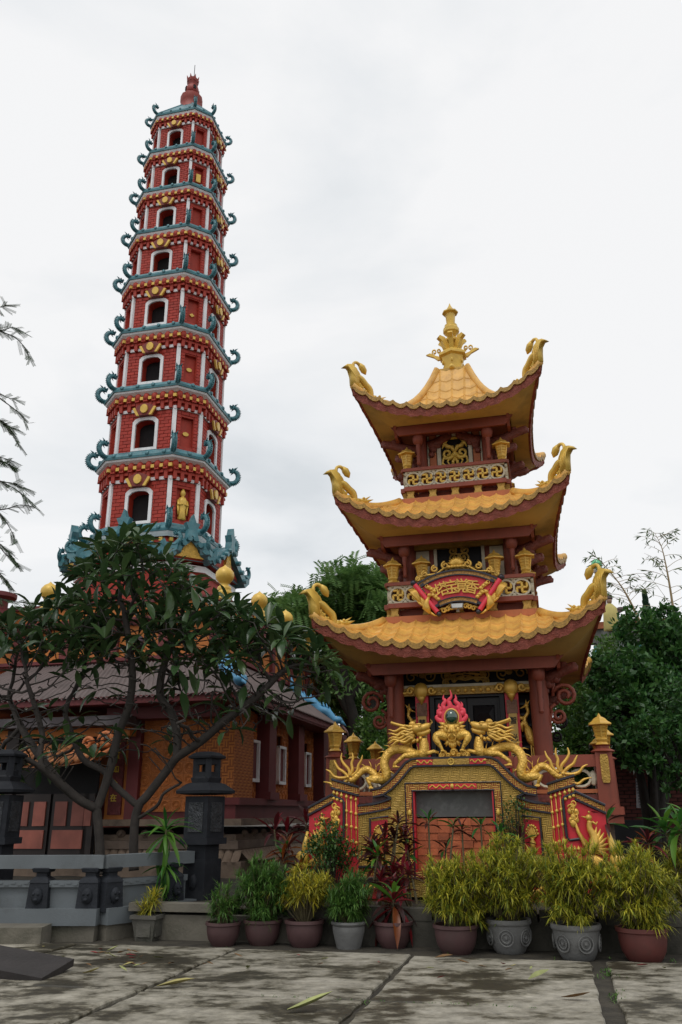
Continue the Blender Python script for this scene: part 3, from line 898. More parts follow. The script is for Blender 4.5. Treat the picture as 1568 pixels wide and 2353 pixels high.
    cl = MB().box((0, 0, zs - .02), (bw * 2 - .1, bd * 2 - .1, .04)); cl.build('ceiling_board', BROWNR, PAG)
    return surf

make_roof(0, 1.90, 2.34, 1.62, 2.08, 9.29, 9.80, .34, .40, 11.0, 2.9, 1.22, 1.52, 9.20, .275, 12, True)
make_roof(1, 2.173, 2.766, 1.90, 2.45, 6.80, 7.28, 1.13, 1.36, 7.50, 1.35, 1.50, 1.88, 6.66, .275, 4, True)
make_roof(2, 2.503, 3.187, 2.20, 2.85, 4.27, 4.83, 1.44, 1.82, 4.93, 1.35, 1.74, 2.20, 4.12, .275, 4, True)
# carved collar below the finial and the finial
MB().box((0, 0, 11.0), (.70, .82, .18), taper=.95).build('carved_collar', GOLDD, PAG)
fin = MB().lathe([(.33, 10.98), (.29, 11.10), (.27, 11.22)], 6, ph=PI / 6)
fin.lathe([(.29, 11.20), (.37, 11.53), (.46, 11.57), (.46, 11.62), (.24, 11.76), (.15, 11.82)], 6, ph=PI / 6)
fin.lathe([(.13, 11.76), (.12, 11.94), (.20, 12.0), (.20, 12.06), (.12, 12.11), (.17, 12.18), (.25, 12.24), (.25, 12.33), (.20, 12.38), (.20, 12.43), (.13, 12.46)], 12)
fin.lathe([(.125, 12.44), (.155, 12.74), (.25, 12.77), (.25, 12.80), (.13, 12.86), (.04, 12.98), (.004, 13.06)], 8)
fin.v = [(x * .76, y * .76, z) for x, y, z in fin.v]
fin.build('gold_finial', GOLDY, PAG, auto=35)
for q in range(6):
    a = 2 * PI * q / 6 + PI / 6
    pm = MB(); F = lambda u, y, v: (math.cos(a) * u - math.sin(a) * y, math.sin(a) * u + math.cos(a) * y, v)
    pm.prism([(.10, 11.70), (.24, 11.74), (.36, 11.96), (.48, 12.04), (.42, 12.10), (.25, 12.06), (.13, 11.88)], -.07, .07, F)
    pm.v = [(x * .76, y * .76, z) for x, y, z in pm.v]
    pm.build('finial_petal', GOLDY, PAG)
    hm = MB(); hm.ell(F(.46, 0, 11.10), (.16, .09, .08), 8, 5, Matrix.Rotation(a, 3, 'Z')); hm.tube([F(.2, 0, 11.06), F(.38, 0, 11.06), F(.54, 0, 11.15)], [.07, .07, .03], 6)
    hm.ell(F(.325, 0, 11.38), (.03, .06, .06), 6, 4)
    hm.v = [(x * .80, y * .80, z) for x, y, z in hm.v]
    hm.build('finial_dragon_head', GOLDY, PAG, True)
for s in (-1, 1):
    wg = MB()
    wg.prism([(s * .34, 11.55), (s * .56, 11.53), (s * .70, 11.63), (s * 1.0, 11.74), (s * .86, 11.78), (s * .76, 11.75), (s * .64, 11.68), (s * .50, 11.64)], -.03, .03)
    wg.tube(flat(spiral((s * .68, 11.81), .10, 1.2, s, -PI / 2), 0), .026, 5); wg.tube(flat(spiral((s * .52, 11.82), .085, 1.2, -s, -PI / 2), 0), .026, 5)
    wg.v = [(x * .62, y, 11.55 + (z - 11.55) * .85) for x, y, z in wg.v]
    wg.build('finial_wing', GOLDY, PAG)

# ------------------------------------------------------------------ storeys
def columns(pts, z0, z1, r):
    for a, b in pts:
        MB().lathe([(r * 1.25, z0), (r * 1.25, z0 + .06), (r, z0 + .1), (r, z1)], 16, (a, b, 0)).build('column', BROWNR, PAG, auto=40)
def pendant(a, b, ztop, L):
    m = MB().lathe([(.03, -L), (.05, -L + .04), (.035, -L + .08), (.05, -L * .7), (.035, -L * .66), (.05, -L * .45), (.05, -.24), (.10, -.20), (.12, -.12), (.115, -.03), (.08, 0)], 10, (a, b, ztop))
    m.box((a, b + .06, ztop - L * .55), (.05, .12, L * .75)); m.build('pendant_post', BROWNR, PAG, auto=40)
BRK = relief(mat('carved_brown_bracket', (.19, .046, .028), .62, var=.2, scale=6), 'curl', 9, .8, .03)
def bracket(a, b, z, da, db, L=.55):
    """carved dragon-head bracket arm"""
    d = Vector((da, db, 0)).normalized(); c = Vector((a, b, z)); m = MB()
    P_ = lambda u, v: c + d * u + Vector((0, 0, v))
    m.tube([P_(0, -.16), P_(L * .3, -.12), P_(L * .6, -.03), P_(L * .85, .02), P_(L, .0)], [.13, .12, .10, .095, .05], 7, flat=.55, up=(0, 0, 1))
    for u, v, r in ((L * .2, -.24, .09), (L * .42, -.16, .08), (L * .65, .07, .07), (L * .9, .06, .06), (L * .12, -.36, .07)):
        m.ell(P_(u, v), (r, r * .7, r), 7, 5)
    m.spike(P_(L * .75, .05), P_(L * .5, .16), .04, 5)
    m.build('bracket', BRK, PAG, True)
def filigree(w, h, c, y, name, m_, seed=1, sym=True, r=.016, n=5):
    """openwork panel of scrolls inside w x h centred at c"""
    rn = random.Random(seed); mb = MB()
    for j in range(n):
        x = rn.uniform(.08, .46) * w; z = (j + .5) / n * h - h / 2; rr = rn.uniform(.10, .17) * min(w, h * 1.2)
        d = rn.choice((-1, 1)); a0 = rn.uniform(0, 6.28)
        for s in (-1, 1):
            pts = [(c[0] + s * p[0], c[1] + p[1]) for p in spiral((x, z), rr, 1.35, d, a0)]
            mb.tube(flat(pts, y), r, 5)
            e_ = pts[0]; mb.tube(flat([e_, ((e_[0] + c[0]) / 2, e_[1] + .06 * h), (c[0], c[1] + z + .1 * h)], y), [r, r * 1.5, r * .6], 5)
            mb.ell((pts[-1][0], y, pts[-1][1]), r * 1.9, 6, 4)
    return mb.build(name, m_, PAG)

# top storey
columns([(sx * .69, sy) for sx in (-1, 1) for sy in (-1.0, 1.0)], 7.6, 9.2, .105)
for k, (hl, hd) in enumerate(((.69, .90), (.9, .62), (.69, .90), (.9, .62))):
    MB().prism([(-hl, 7.6), (hl, 7.6), (hl, 9.2), (-hl, 9.2)], -.03, .03, lambda x, y, z: swap_side(k, x, hd - .06 + y, z)).build('storey_wall', BROWNR, PAG)
MB().prism([(-.30, 8.38), (.30, 8.38), (.30, 9.12), (-.30, 9.12)], -.9, -.88).build('window_dark', BLACKHOLE, PAG)
for x0, x1, z0, z1 in ((-.37, -.29, 8.25, 9.2), (.29, .37, 8.25, 9.2), (-.29, .29, 9.11, 9.2), (-.29, .29, 8.25, 8.4)):
    MB().prism([(x0, z0), (x1, z0), (x1, z1), (x0, z1)], -.97, -.88).build('window_frame', CREAM, PAG)
for s in (-1, 1):
    MB().prism([(s * .39, 8.2), (s * .53, 8.2), (s * .53, 9.2), (s * .39, 9.2)], -.955, -.885).build('red_side_panel', ORANGEB, PAG)
    MB().prism([(s * .545, 8.2), (s * .575, 8.2), (s * .575, 9.2), (s * .545, 9.2)], -.96, -.885).build('cream_strip', CREAM, PAG)
g = MB()
for s in (-1, 1):
    g.tube(flat([(s * p[0], p[1]) for p in spiral((.15, 8.72), .115, 1.3, 1, PI)], -.945), .03, 6)
    g.tube(flat([(0, 8.70), (s * .10, 8.60), (s * .24, 8.62), (s * .27, 8.50), (s * .16, 8.42)], -.945), [.03, .045, .035, .03, .015], 6)
    g.tube(flat([(0, 8.74), (s * .06, 8.86), (s * .15, 8.88), (s * .24, 9.0), (s * .27, 9.08)], -.945), [.03, .05, .05, .03, .01], 6)
    g.tube(flat([(0, 9.07), (s * .12, 9.06), (s * .22, 8.95), (s * .26, 8.84)], -.945), [.035, .025, .03, .01], 6)
    g.tube(flat([(0, 8.62), (s * .05, 8.52), (s * .03, 8.42)], -.945), [.03, .035, .012], 6)
    g.tube(flat([(s * .05, 8.7), (s * .16, 8.54), (s * .12, 8.45), (s * .04, 8.48)], -.945), .02, 6)
g.ell((0, -.95, 8.70), (.045, .04, .06), 8, 6)
g.build('window_filigree', GOLDY, PAG, True)
for s in (-1, 1):
    pendant(s * .72, -1.32, 9.06, .70)
    bracket(s * .72, -1.0, 8.98, s, -.15, .85); bracket(s * .72, -1.0, 8.74, s, .3, .6); bracket(s * .72, .9, 8.95, s, .2, .8); bracket(s * .72, .2, 8.75, s, 0, .7); bracket(s * .55, -.98, 9.08, -s, -.02, .5)

# middle storey
columns([(sx * 1.0, sy * 1.35) for sx in (-1, 1) for sy in (-1, 1)], 5.0, 6.66, .125)
for k, (hl, hd) in enumerate(((1.0, 1.28), (1.3, .95), (1.0, 1.28), (1.3, .95))):
    MB().prism([(-hl, 5.0), (hl, 5.0), (hl, 6.66), (-hl, 6.66)], -.03, .03, lambda x, y, z: swap_side(k, x, hd - .06 + y, z)).build('storey_wall', BROWNR, PAG)
MB().prism([(-.43, 5.4), (.43, 5.4), (.43, 6.5), (-.43, 6.5)], -1.28, -1.26).build('window_dark', BLACKHOLE, PAG)
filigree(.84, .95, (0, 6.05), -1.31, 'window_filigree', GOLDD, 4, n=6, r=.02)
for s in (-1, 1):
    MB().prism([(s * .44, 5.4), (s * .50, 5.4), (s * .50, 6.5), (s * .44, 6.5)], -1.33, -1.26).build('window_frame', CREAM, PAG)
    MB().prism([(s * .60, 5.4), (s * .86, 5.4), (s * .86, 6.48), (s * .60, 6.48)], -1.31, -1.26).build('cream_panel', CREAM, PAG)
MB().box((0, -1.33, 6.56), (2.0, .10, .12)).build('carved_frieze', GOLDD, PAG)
for s in (-1, 1):
    pendant(s * 1.04, -1.66, 6.52, .66)
    bracket(s * 1.05, -1.35, 6.45, s, -.2, .8); bracket(s * 1.05, -1.3, 6.2, s, .3, .6); bracket(s * 1.05, 1.2, 6.42, s, .3, .8); bracket(s * 1.05, .1, 6.3, s, 0, .65)

# balconies
def balcony(hw, hd, zslab, slab_hw, slab_hd, nring, lant_at):
    MB().box((0, 0, zslab - .065), (slab_hw * 2, slab_hd * 2, .13)).build('balcony_slab', ORANGEB, PAG)
    zb = zslab + .17
    zt = zb + .49
    ringm = MB(); n = 16; rr = .168; 
    for q in range(n):
        a, b = 2 * PI * q / n, 2 * PI * (q + 1) / n
        vs = []
        for t in (a, b):
            for r_, y in ((rr, -.03), (rr, .03), (rr * .80, .03), (rr * .80, -.03)): vs.append((r_ * math.cos(t), y, r_ * math.sin(t)))
        ringm.add(vs, [(i, (i + 1) % 4, 4 + (i + 1) % 4, 4 + i) for i in range(4)])
    ring_me = ringm.mesh('rail_ring', CREAM)
    gm_ = MB(); q_ = .095
    for (x0, z0, x1, z1) in ((0, -q_, 0, q_), (-q_, 0, q_, 0), (0, q_, -q_, q_), (0, -q_, q_, -q_), (-q_, 0, -q_, -q_), (q_, 0, q_, q_)):
        gm_.tube([(x0, 0, z0), (x1, 0, z1)], .026, 6)
    gl_me = gm_.mesh('rail_emblem', GOLDY)
    knot = MB().ell((0, 0, 0), (.05, .035, .05), 6, 4).mesh('rail_knot', CREAM, True)
    ped = MB().prism([(-.085, -.07), (.085, -.07), (.06, 0), (.085, .085), (-.085, .085), (-.06, 0)], -.05, .05).mesh('pedestal', GOLDD)
    for k in (0, 1, 3):
        hl, d = (hw, hd) if k % 2 == 0 else (hd, hw)
        F = lambda x, y, z: Vector(swap_side(k, x, d - y, z))
        rz = (0, PI / 2, PI, -PI / 2)[k]
        MB().prism([(-hl, zb - .0), (hl, zb), (hl, zb + .09), (-hl, zb + .09)], -.09, .07, F).build('balcony_beam', BROWNR, PAG)
        MB().prism([(-hl - .03, zt - .045), (hl + .03, zt - .045), (hl + .03, zt + .02), (-hl - .03, zt + .02)], -.07, .07, F).build('balcony_rail', BROWNR, PAG)
        for z0, z1 in ((zb + .092, zb + .112), (zt - .068, zt - .048)):
            MB().prism([(-hl + .02, z0), (hl - .02, z0), (hl - .02, z1), (-hl + .02, z1)], -.035, .035, F).build('cream_strip', CREAM, PAG)
        nr = nring if k == 0 else int(nring * hd / hw)
        zc = (zb + .11 + zt - .07) / 2
        w = 2 * (hl - .04) / nr
        for q in range(nr):
            x = -hl + .04 + (q + .5) * w
            for nm, me in (('rail_ring', ring_me), ('rail_emblem', gl_me)):
                o = link(nm, me, PAG, F(x, 0, zc)); o.rotation_euler.z = rz
            for dz in (-.14, .14):
                o = link('rail_knot', knot, PAG, F(x - w / 2, 0, zc + dz)); o.rotation_euler.z = rz
            
        for q in range(5):
            o = link('pedestal', ped, PAG, F((q / 4 * 2 - 1) * (hl - .12), .0, zb - .087)); o.rotation_euler.z = rz
        if k: 
            pass
        bk = MB().prism([(-hl + .1, zslab), (hl - .1, zslab), (hl - .1, zb), (-hl + .1, zb)], .16, .2, F); bk.build('balcony_kick', BROWNR, PAG)
    for a, b in lant_at:
        o = link('balcony_lantern', LANT, PAG, (a, b, zt + .02)); 
balcony(1.04, 1.28, 7.62, 1.13, 1.37, 7, [(-.98, -1.22), (.98, -1.22), (-.98, 1.1), (.98, 1.1)])
balcony(1.36, 1.76, 5.06, 1.46, 1.85, 9, [(-1.27, -1.70), (1.27, -1.70), (-.70, -1.70), (.70, -1.70), (-1.27, -.4), (1.27, -.4), (1.27, 1.2), (-1.27, 1.2)])

# ground storey
columns([(sx * 1.31, sy) for sx in (-1, 1) for sy in (-1.6, 1.7)], 1.45, 4.12, .165)
for k, (hl, hd) in ((1, (1.45, 1.22)), (2, (1.2, 1.55)), (3, (1.45, 1.22))):
    MB().prism([(-hl, 1.45), (hl, 1.45), (hl, 4.1), (-hl, 4.1)], -.03, .03, lambda x, y, z: swap_side(k, x, hd + y, z)).build('storey_wall', BROWNR, PAG)
MB().prism([(-1.2, 3.70), (1.2, 3.70), (1.2, 4.1), (-1.2, 4.1)], -1.40, -1.37).build('lattice_backing', BLACKHOLE, PAG)
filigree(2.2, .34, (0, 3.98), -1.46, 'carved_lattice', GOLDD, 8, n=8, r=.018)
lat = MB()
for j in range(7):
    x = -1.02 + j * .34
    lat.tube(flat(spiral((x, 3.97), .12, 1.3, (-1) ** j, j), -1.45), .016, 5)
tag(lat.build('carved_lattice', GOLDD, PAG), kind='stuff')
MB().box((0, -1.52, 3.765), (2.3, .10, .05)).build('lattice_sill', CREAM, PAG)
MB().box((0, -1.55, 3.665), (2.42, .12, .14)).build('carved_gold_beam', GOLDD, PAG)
orn = MB()
for j in range(9):
    x = -.55 + j * .1375
    orn.ell((x, -1.62, 3.665), (.05 if j % 2 else .035, .03, .045), 7, 5)
for s in (-1, 1):
    orn.ell((s * .82, -1.64, 3.68), (.14, .07, .15), 10, 7); orn.spike((s * .82, -1.64, 3.58), (s * .82, -1.62, 3.42), .09, 8)
    orn.tube(flat(spiral((s * .62, 3.68), .075, 1.2, s, 0), -1.63), .03, 6); orn.tube(flat(spiral((s * 1.02, 3.68), .075, 1.2, -s, 0), -1.63), .03, 6)
    orn.tube(flat([(s * 1.05, 3.66), (s * 1.2, 3.64), (s * 1.3, 3.66)], -1.62), [.04, .03, .02], 6)
tag(orn.build('gold_beam_carving', GOLD, PAG, True), kind='stuff')
# black double door
MB().prism([(-.66, 1.45), (.66, 1.45), (.66, 3.62), (-.66, 3.62)], -1.36, -1.33).build('door_back', BLACK, PAG)
for x0, x1, z0, z1 in ((-.68, -.60, 1.45, 3.64), (.60, .68, 1.45, 3.64), (-.60, .60, 3.55, 3.64)):
    MB().prism([(x0, z0), (x1, z0), (x1, z1), (x0, z1)], -1.52, -1.33).build('door_frame', BLACK, PAG)
for s in (-1, 1):
    lf = link('door_leaf', MB().prism([(s * .01, 1.45), (s * .59, 1.45), (s * .59, 3.54), (s * .01, 3.54)], -1.42, -1.365).mesh('door_leaf', BLACK), PAG)
    for z0, z1 in ((3.05, 3.40), (2.45, 2.95), (1.6, 2.3)):
        cx = s * .30; pm = MB(); w_ = .2
        vs = [(cx - w_, -1.425, z0), (cx + w_, -1.425, z0), (cx + w_, -1.425, z1), (cx - w_, -1.425, z1), (cx - w_ * .45, -1.49, z0 + (z1 - z0) * .55), (cx + w_ * .45, -1.49, z0 + (z1 - z0) * .55)]
        pm.add(vs, [(0, 1, 5, 4), (1, 2, 5), (2, 3, 4, 5), (3, 0, 4)]); pm.build('door_panel', BLACK, lf)
        for x0, x1, a, b in ((cx - w_ - .04, cx - w_, z0 - .04, z1 + .04), (cx + w_, cx + w_ + .04, z0 - .04, z1 + .04), (cx - w_, cx + w_, z1, z1 + .04), (cx - w_, cx + w_, z0 - .04, z0)):
            MB().prism([(x0, a), (x1, a), (x1, b), (x0, b)], -1.455, -1.415).build('door_moulding', BLACK, lf)
# red posts with couplet boards
for s, chars in ((-1, '慧根具'), (1, '智光天')):
    MB().prism([(s * .70, 1.45), (s * .94, 1.45), (s * .94, 3.60), (s * .70, 3.60)], -1.58, -1.36).build('red_post', RED, PAG)
    bd_ = MB().prism([(s * .82 - .075, 1.9), (s * .82 + .075, 1.9), (s * .82 + .075, 3.22), (s * .82 - .075, 3.22)], -1.61, -1.575).build('couplet_board', mat('gold_board', (.52, .33, .08), .5, .1, var=.15), PAG)
    MB().prism([(s * .82 - .095, 3.22), (s * .82 + .095, 3.22), (s * .82 + .095, 3.46), (s * .82 - .095, 3.46)], -1.62, -1.575).build('carved_square', relief(mat('carved_brown_square', (.20, .10, .06), .6, var=.3, scale=9), 'curl', 14, .8, .02), PAG)
    for j, ch in enumerate(chars):
        tx_ = MB(); add_glyph(tx_, ch, (s * .82, -1.622, 3.10 - j * .30), .125, .01); tx_.build('written_character', BLACK, bd_)
    # side opening with black bars
    MB().prism([(s * .95, 1.45), (s * 1.2, 1.45), (s * 1.2, 3.58), (s * .95, 3.58)], -1.30, -1.27).build('opening_dark', BLACKHOLE, PAG)
    for j in range(10):
        MB().box((s * 1.07, -1.36, 1.7 + j * .19), (.28, .03, .035)).build('lattice_bar', BLACK, PAG)
    MB().box((s * 1.07, -1.50, 2.32), (.30, .22, .16)).build('statue_shelf', BROWNR, PAG)
    pendant(s * 1.33, -1.95, 3.96, .8)
    bracket(s * 1.35, -1.6, 3.95, s, -.3, .7); bracket(s * 1.35, 1.6, 3.95, s, .3, .7)
    # scroll brackets beside the columns
    sc_ = MB(); 
    G = lambda u, v: (s * (1.46 + u), -1.6, v)
    sc_.tube([G(*p) for p in spiral((.30, 3.50), .21, 1.6, -1, PI * .9)], .035, 6)
    sc_.tube([G(*p) for p in spiral((.16, 3.15), .13, 1.5, 1, PI * 1.1)], .03, 6)
    sc_.tube([G(0, 3.75), G(.12, 3.72), G(.09, 3.5)], .03, 6); sc_.tube([G(.05, 3.25), G(0.0, 3.05), G(.02, 2.9)], [.03, .03, .01], 6); sc_.tube([G(.12, 3.36), G(.04, 3.3), G(.02, 3.2)], .03, 6)
    sc_.build('scroll_bracket', BROWNR, PAG, True)
    sc2 = MB(); G2 = lambda u, v: (s * (1.46 + u), 1.1, v)
    sc2.tube([G2(*p) for p in spiral((.22, 3.3), .16, 1.6, -1, PI * .9)], .03, 6); sc2.tube([G2(*p) for p in spiral((.12, 3.02), .11, 1.5, 1, PI * 1.1)], .026, 6)
    sc2.build('scroll_bracket', BLACK, PAG, True)

# floor and stone terrace with railing
TER = thing('terrace', 'red-brown balustraded terrace round the foot of the gold-roofed pagoda', 'terrace', PC, -AL)
MB().box((0, .2, .70), (4.6, 5.4, 1.40)).build('terrace_base', STONEB, TER)
MB().box((0, .2, 1.43), (4.9, 5.75, .12)).build('terrace_edge', BROWNR, TER)
POST = MB().box((0, 0, .16), (.42, .42, .12)).box((0, 0, .63), (.30, .30, .86), taper=.86).lathe([(.17, 1.05), (.20, 1.07), (.11, 1.12), (.11, 1.15), (.15, 1.17)], 12, ph=PI / 12).mesh('post', BROWNR)
POSTS = MB().box((0, 0, .16), (.40, .40, .12)).box((0, 0, .60), (.28, .28, .80), taper=.9).box((0, 0, 1.03), (.22, .22, .07), taper=.7).mesh('post', BROWNR)
CARV = relief(mat('gold_carved_plate', (.45, .27, .05), .45, .3, var=.2, scale=8), 'curl', 16, .9, .02)
plate = MB().prism([(-.05, .58), (.05, .58), (.065, .64), (.065, .96), (.05, 1.02), (-.05, 1.02), (-.065, .96), (-.065, .64)], -.165, -.12).mesh('carved_plate', CARV)
posts = [(-2.25, -2.5), (2.25, -2.5), (.95, -2.5), (-.95, -2.5)] + [(s * 2.42, y) for s in (-1, 1) for y in (-.3, 1.9)]
for i, (a, b) in enumerate(posts):
    p = link('post', POST if abs(a) > 1 else POSTS, TER, (a, b, 1.40))
    if abs(a) < 1: continue
    link('carved_plate', plate, p)
    l = link('lantern', LANT, p, (0, 0, 1.16)); l.scale = (1, 1, .96)
def rail(p, q):
    p = Vector((*p, 0)); q = Vector((*q, 0)); d = q - p; L = d.length; rz = math.atan2(d.y, d.x)
    M = Matrix.Translation((p + q) / 2) @ Matrix.Rotation(rz, 4, 'Z')
    def put(nm, mb, mt):
        mb.xf(M); mb.build(nm, mt, TER)
    put('top_rail', MB().box((0, 0, 2.33), (L - .26, .16, .19)), BROWNR)
    put('fret_band', MB().box((0, 0, 1.76), (L - .26, .12, .10)), mat('maroon_fret', (.16, .035, .025), .6, var=.35, scale=18))
    put('lower_rail', MB().box((0, 0, 1.86), (L - .26, .14, .06)), ORANGEB)
    n = max(2, int(L / .45))
    for i in range(n):
        x = -L / 2 + .13 + (i + .5) / n * (L - .26)
        for zz in (1.56, 1.66):
            put('orange_brick', MB().box((x + (.1 if zz > 1.6 else -.08), 0, zz), ((L - .26) / n * .92, .10, .085)), ORANGEB)
        r = MB(); r.tube([(x + .16 * math.cos(t * PI / 8), 0, 2.06 + .13 * math.sin(t * PI / 8)) for t in range(17)], .028, 5)
        for dx in (-.2, .2): r.ell((x + dx, 0, 2.06), (.06, .03, .12), 6, 5)
        put('cream_rail_ring', r, CREAM)
rail((-2.25, -2.5), (-.95, -2.5)); rail((-.95, -2.5), (.95, -2.5)); rail((.95, -2.5), (2.25, -2.5))
for s in (-1, 1):
    rail((s * 2.25, -2.5), (s * 2.42, -.3)); rail((s * 2.42, -.3), (s * 2.42, 1.9))

# name plaque on the middle balcony
PQ_S = .90
PQ = thing('name_plaque', 'red fan-shaped name plaque with gold characters hung on the middle balcony', 'plaque', court(0.0, -2.02, 5.62), -AL)
PQ.scale = (PQ_S,) * 3
def fanpt(u, r):      # u in -1..1 along the arc, r radius
    t = u * R(32); return (r * math.sin(t), r * math.cos(t) - 1.28)
def fan(r0, r1, u0, u1, n=14):
    return [fanpt(u0 + (u1 - u0) * i / n, r1) for i in range(n + 1)] + [fanpt(u1 - (u1 - u0) * i / n, r0) for i in range(n + 1)]
def slab(name, r0, r1, u0, u1, y0, y1, m_):
    mb = MB(); n = 14
    for i in range(n):
        a, b = u0 + (u1 - u0) * i / n, u0 + (u1 - u0) * (i + 1) / n
        q = [fanpt(a, r0), fanpt(b, r0), fanpt(b, r1), fanpt(a, r1)]
        vs = [(x, y0, z) for x, z in q] + [(x, y1, z) for x, z in q]
        mb.add(vs, [(0, 1, 2, 3), (0, 4, 5, 1), (3, 2, 6, 7)] + ([(0, 3, 7, 4)] if i == 0 else []) + ([(1, 5, 6, 2)] if i == n - 1 else []))
    return mb.build(name, m_, PQ)
FRET = relief(mat('gold_red_fret', (.40, .20, .045), .5, .2, var=.5, scale=26), 'curl', 30, .5, .01)
slab('red_face', .92, 1.42, -.98, .98, -.03, .03, RED)
slab('upper_fret_band', 1.42, 1.50, -1.03, 1.03, -.05, .03, FRET)
slab('upper_moulding', 1.495, 1.53, -1.06, 1.06, -.075, .03, NAVY); slab('upper_moulding', 1.40, 1.425, -1.0, 1.0, -.075, -.02, NAVY)
slab('lower_fret_band', .85, .935, -.80, .80, -.05, .03, FRET)
slab('lower_moulding', .835, .86, -.84, .84, -.075, .03, NAVY); slab('lower_moulding', .93, .95, -.82, .82, -.075, -.02, NAVY)
for i, ch in enumerate('塔宝覚香'):
    u = (-.50, -.18, .14, .46)[i]; x, z = fanpt(u, 1.175)
    gm_ = MB(); add_glyph(gm_, ch, (x, -.05, z), .30, .03, rot=u * R(32)); gm_.build('gold_character', GOLD, PQ)
for s in (-1, 1):
    p0 = fanpt(s * 1.10, 1.58); p1 = fanpt(s * 1.06, .72)
    def Lp(t): return (p0[0] + (p1[0] - p0[0]) * t, -.06, p0[1] + (p1[1] - p0[1]) * t)
    rl = MB().tube([Lp(.06), Lp(.94)], .052, 10).build('scroll_roller', FLAME, PQ, auto=40)
    MB().ell(Lp(0.0), .068, 10, 6).build('roller_knob', NAVY, rl, True); MB().ell(Lp(1.0), .055, 10, 6).build('roller_knob', NAVY, rl, True)
    for nm, r0, r1 in (('roll_curl', 1.40, 1.46), ('roll_curl', .86, .92)):
        slab(nm, r0, r1, s * .90 if r0 > 1 else s * .82, s * 1.0, -.085, -.02, NAVY)
    gd = MB()
    for j in range(6):
        x, z = fanpt(s * (.74 + .05 * (j % 3)), 1.0 + .065 * j); gd.ell((x, -.05, z), (.05, .035, .045), 7, 5)
        gd.tube(flat(spiral((x + s * .03, z + .03), .045, 1.1, s, j), -.06), .012, 5)
    gd.build('flower_relief', GOLD, PQ, True)
    ph = MB()           # gold phoenix outside the roller
    bx, bz = Lp(.78)[0] + s * .10, Lp(.78)[2]
    ph.tube([(bx - s * .03, -.07, bz - .12), (bx + s * .05, -.09, bz), (bx + s * .03, -.09, bz + .12), (bx - s * .02, -.09, bz + .22)], [.03, .085, .05, .03], 8)
    ph.ell((bx - s * .03, -.1, bz + .25), (.045, .04, .045), 8, 5); ph.spike((bx - s * .05, -.1, bz + .25), (bx - s * .12, -.1, bz + .23), .02, 5)
    for j in range(7):
        a = R(35 + j * 17); ph.tube([(bx + s * .04, -.06, bz), (bx + s * (.10 + .10 * math.cos(a)), -.05, bz + .18 * math.sin(a)), (bx + s * (.10 + .2 * math.cos(a)), -.03, bz + .34 * math.sin(a))], [.03, .03, .006], 5)
    for j in range(5): ph.tube([(Lp(.5)[0] + s * .1, -.05, Lp(.5)[2] - .1), (Lp(.3)[0] + s * (.08 + .03 * j), -.06, Lp(.3)[2]), (Lp(.1)[0] + s * (.06 + .02 * j), -.04, Lp(.1)[2] - .02 * j)], [.03, .028, .008], 5)
    ph.tube([(bx - s * .02, -.06, bz - .1), (bx - s * .12, -.05, bz - .17), (bx - s * .22, -.03, bz - .19)], [.03, .02, .006], 5)
    ph.build('phoenix', GOLD, PQ, True)
    cr_ = MB()          # crest scrolls
    for j, (u, r, rr) in enumerate(((.25, 1.66, .085), (.50, 1.65, .075), (.76, 1.63, .07), (.95, 1.61, .05))):
        x, z = fanpt(s * u, r); cr_.tube(flat(spiral((x, z), rr, 1.3, -s, PI / 2), 0), .024, 6)
    cr_.tube([(fanpt(s * u, 1.58 + .05 * math.sin(u * 9))[0], 0, fanpt(s * u, 1.58 + .05 * math.sin(u * 9))[1]) for u in (.1, .3, .5, .7, .9, 1.02)], .024, 6)
    for j, u in enumerate((.15, .35, .55, .75)):
        x, z = fanpt(s * u, .76); cr_.tube(flat(spiral((x, z), .055, 1.2, s, 0), 0), .018, 5)
    cr_.tube([(fanpt(s * u, .80)[0], 0, fanpt(s * u, .80)[1] - .03 * math.sin(u * 12)) for u in (0, .2, .4, .6, .8, 1.0)], .018, 5)
    tag(cr_.build('scroll_crest', GOLD, PQ, True), kind='stuff')
lo_ = MB()
for j in range(9):
    a = R(20 + j * 17.5); lo_.tube([(0, 0, .34), (.10 * math.cos(a), -.02, .36 + .10 * math.sin(a)), (.19 * math.cos(a), 0, .36 + .17 * math.sin(a))], [.04, .045, .006], 6)
for j in range(6): lo_.ell((-.15 + j * .06, -.03, .32), (.045, .035, .035), 7, 5)
lo_.build('lotus_crest', GOLD, PQ, True)
FL = thing('floodlight', 'small grey floodlight on the lower roof ledge under the name plaque', 'floodlight', court(-.02, -1.92, 5.06), -AL)
MB().prism([(-.10, .04), (.10, .04), (.115, .13), (-.115, .13)], -.16, -.02).build('lamp_housing', mat('floodlight_grey', (.25, .25, .25), .5), FL)
MB().box((0, -.05, .02), (.05, .06, .06)).build('bracket', mat('floodlight_grey', (.25, .25, .25), .5), FL)
MB().prism([(-.09, .05), (.09, .05), (.10, .12), (-.10, .12)], -.166, -.162).build('lamp_glass', mat('floodlight_glass', (.5, .52, .52), .1), FL)

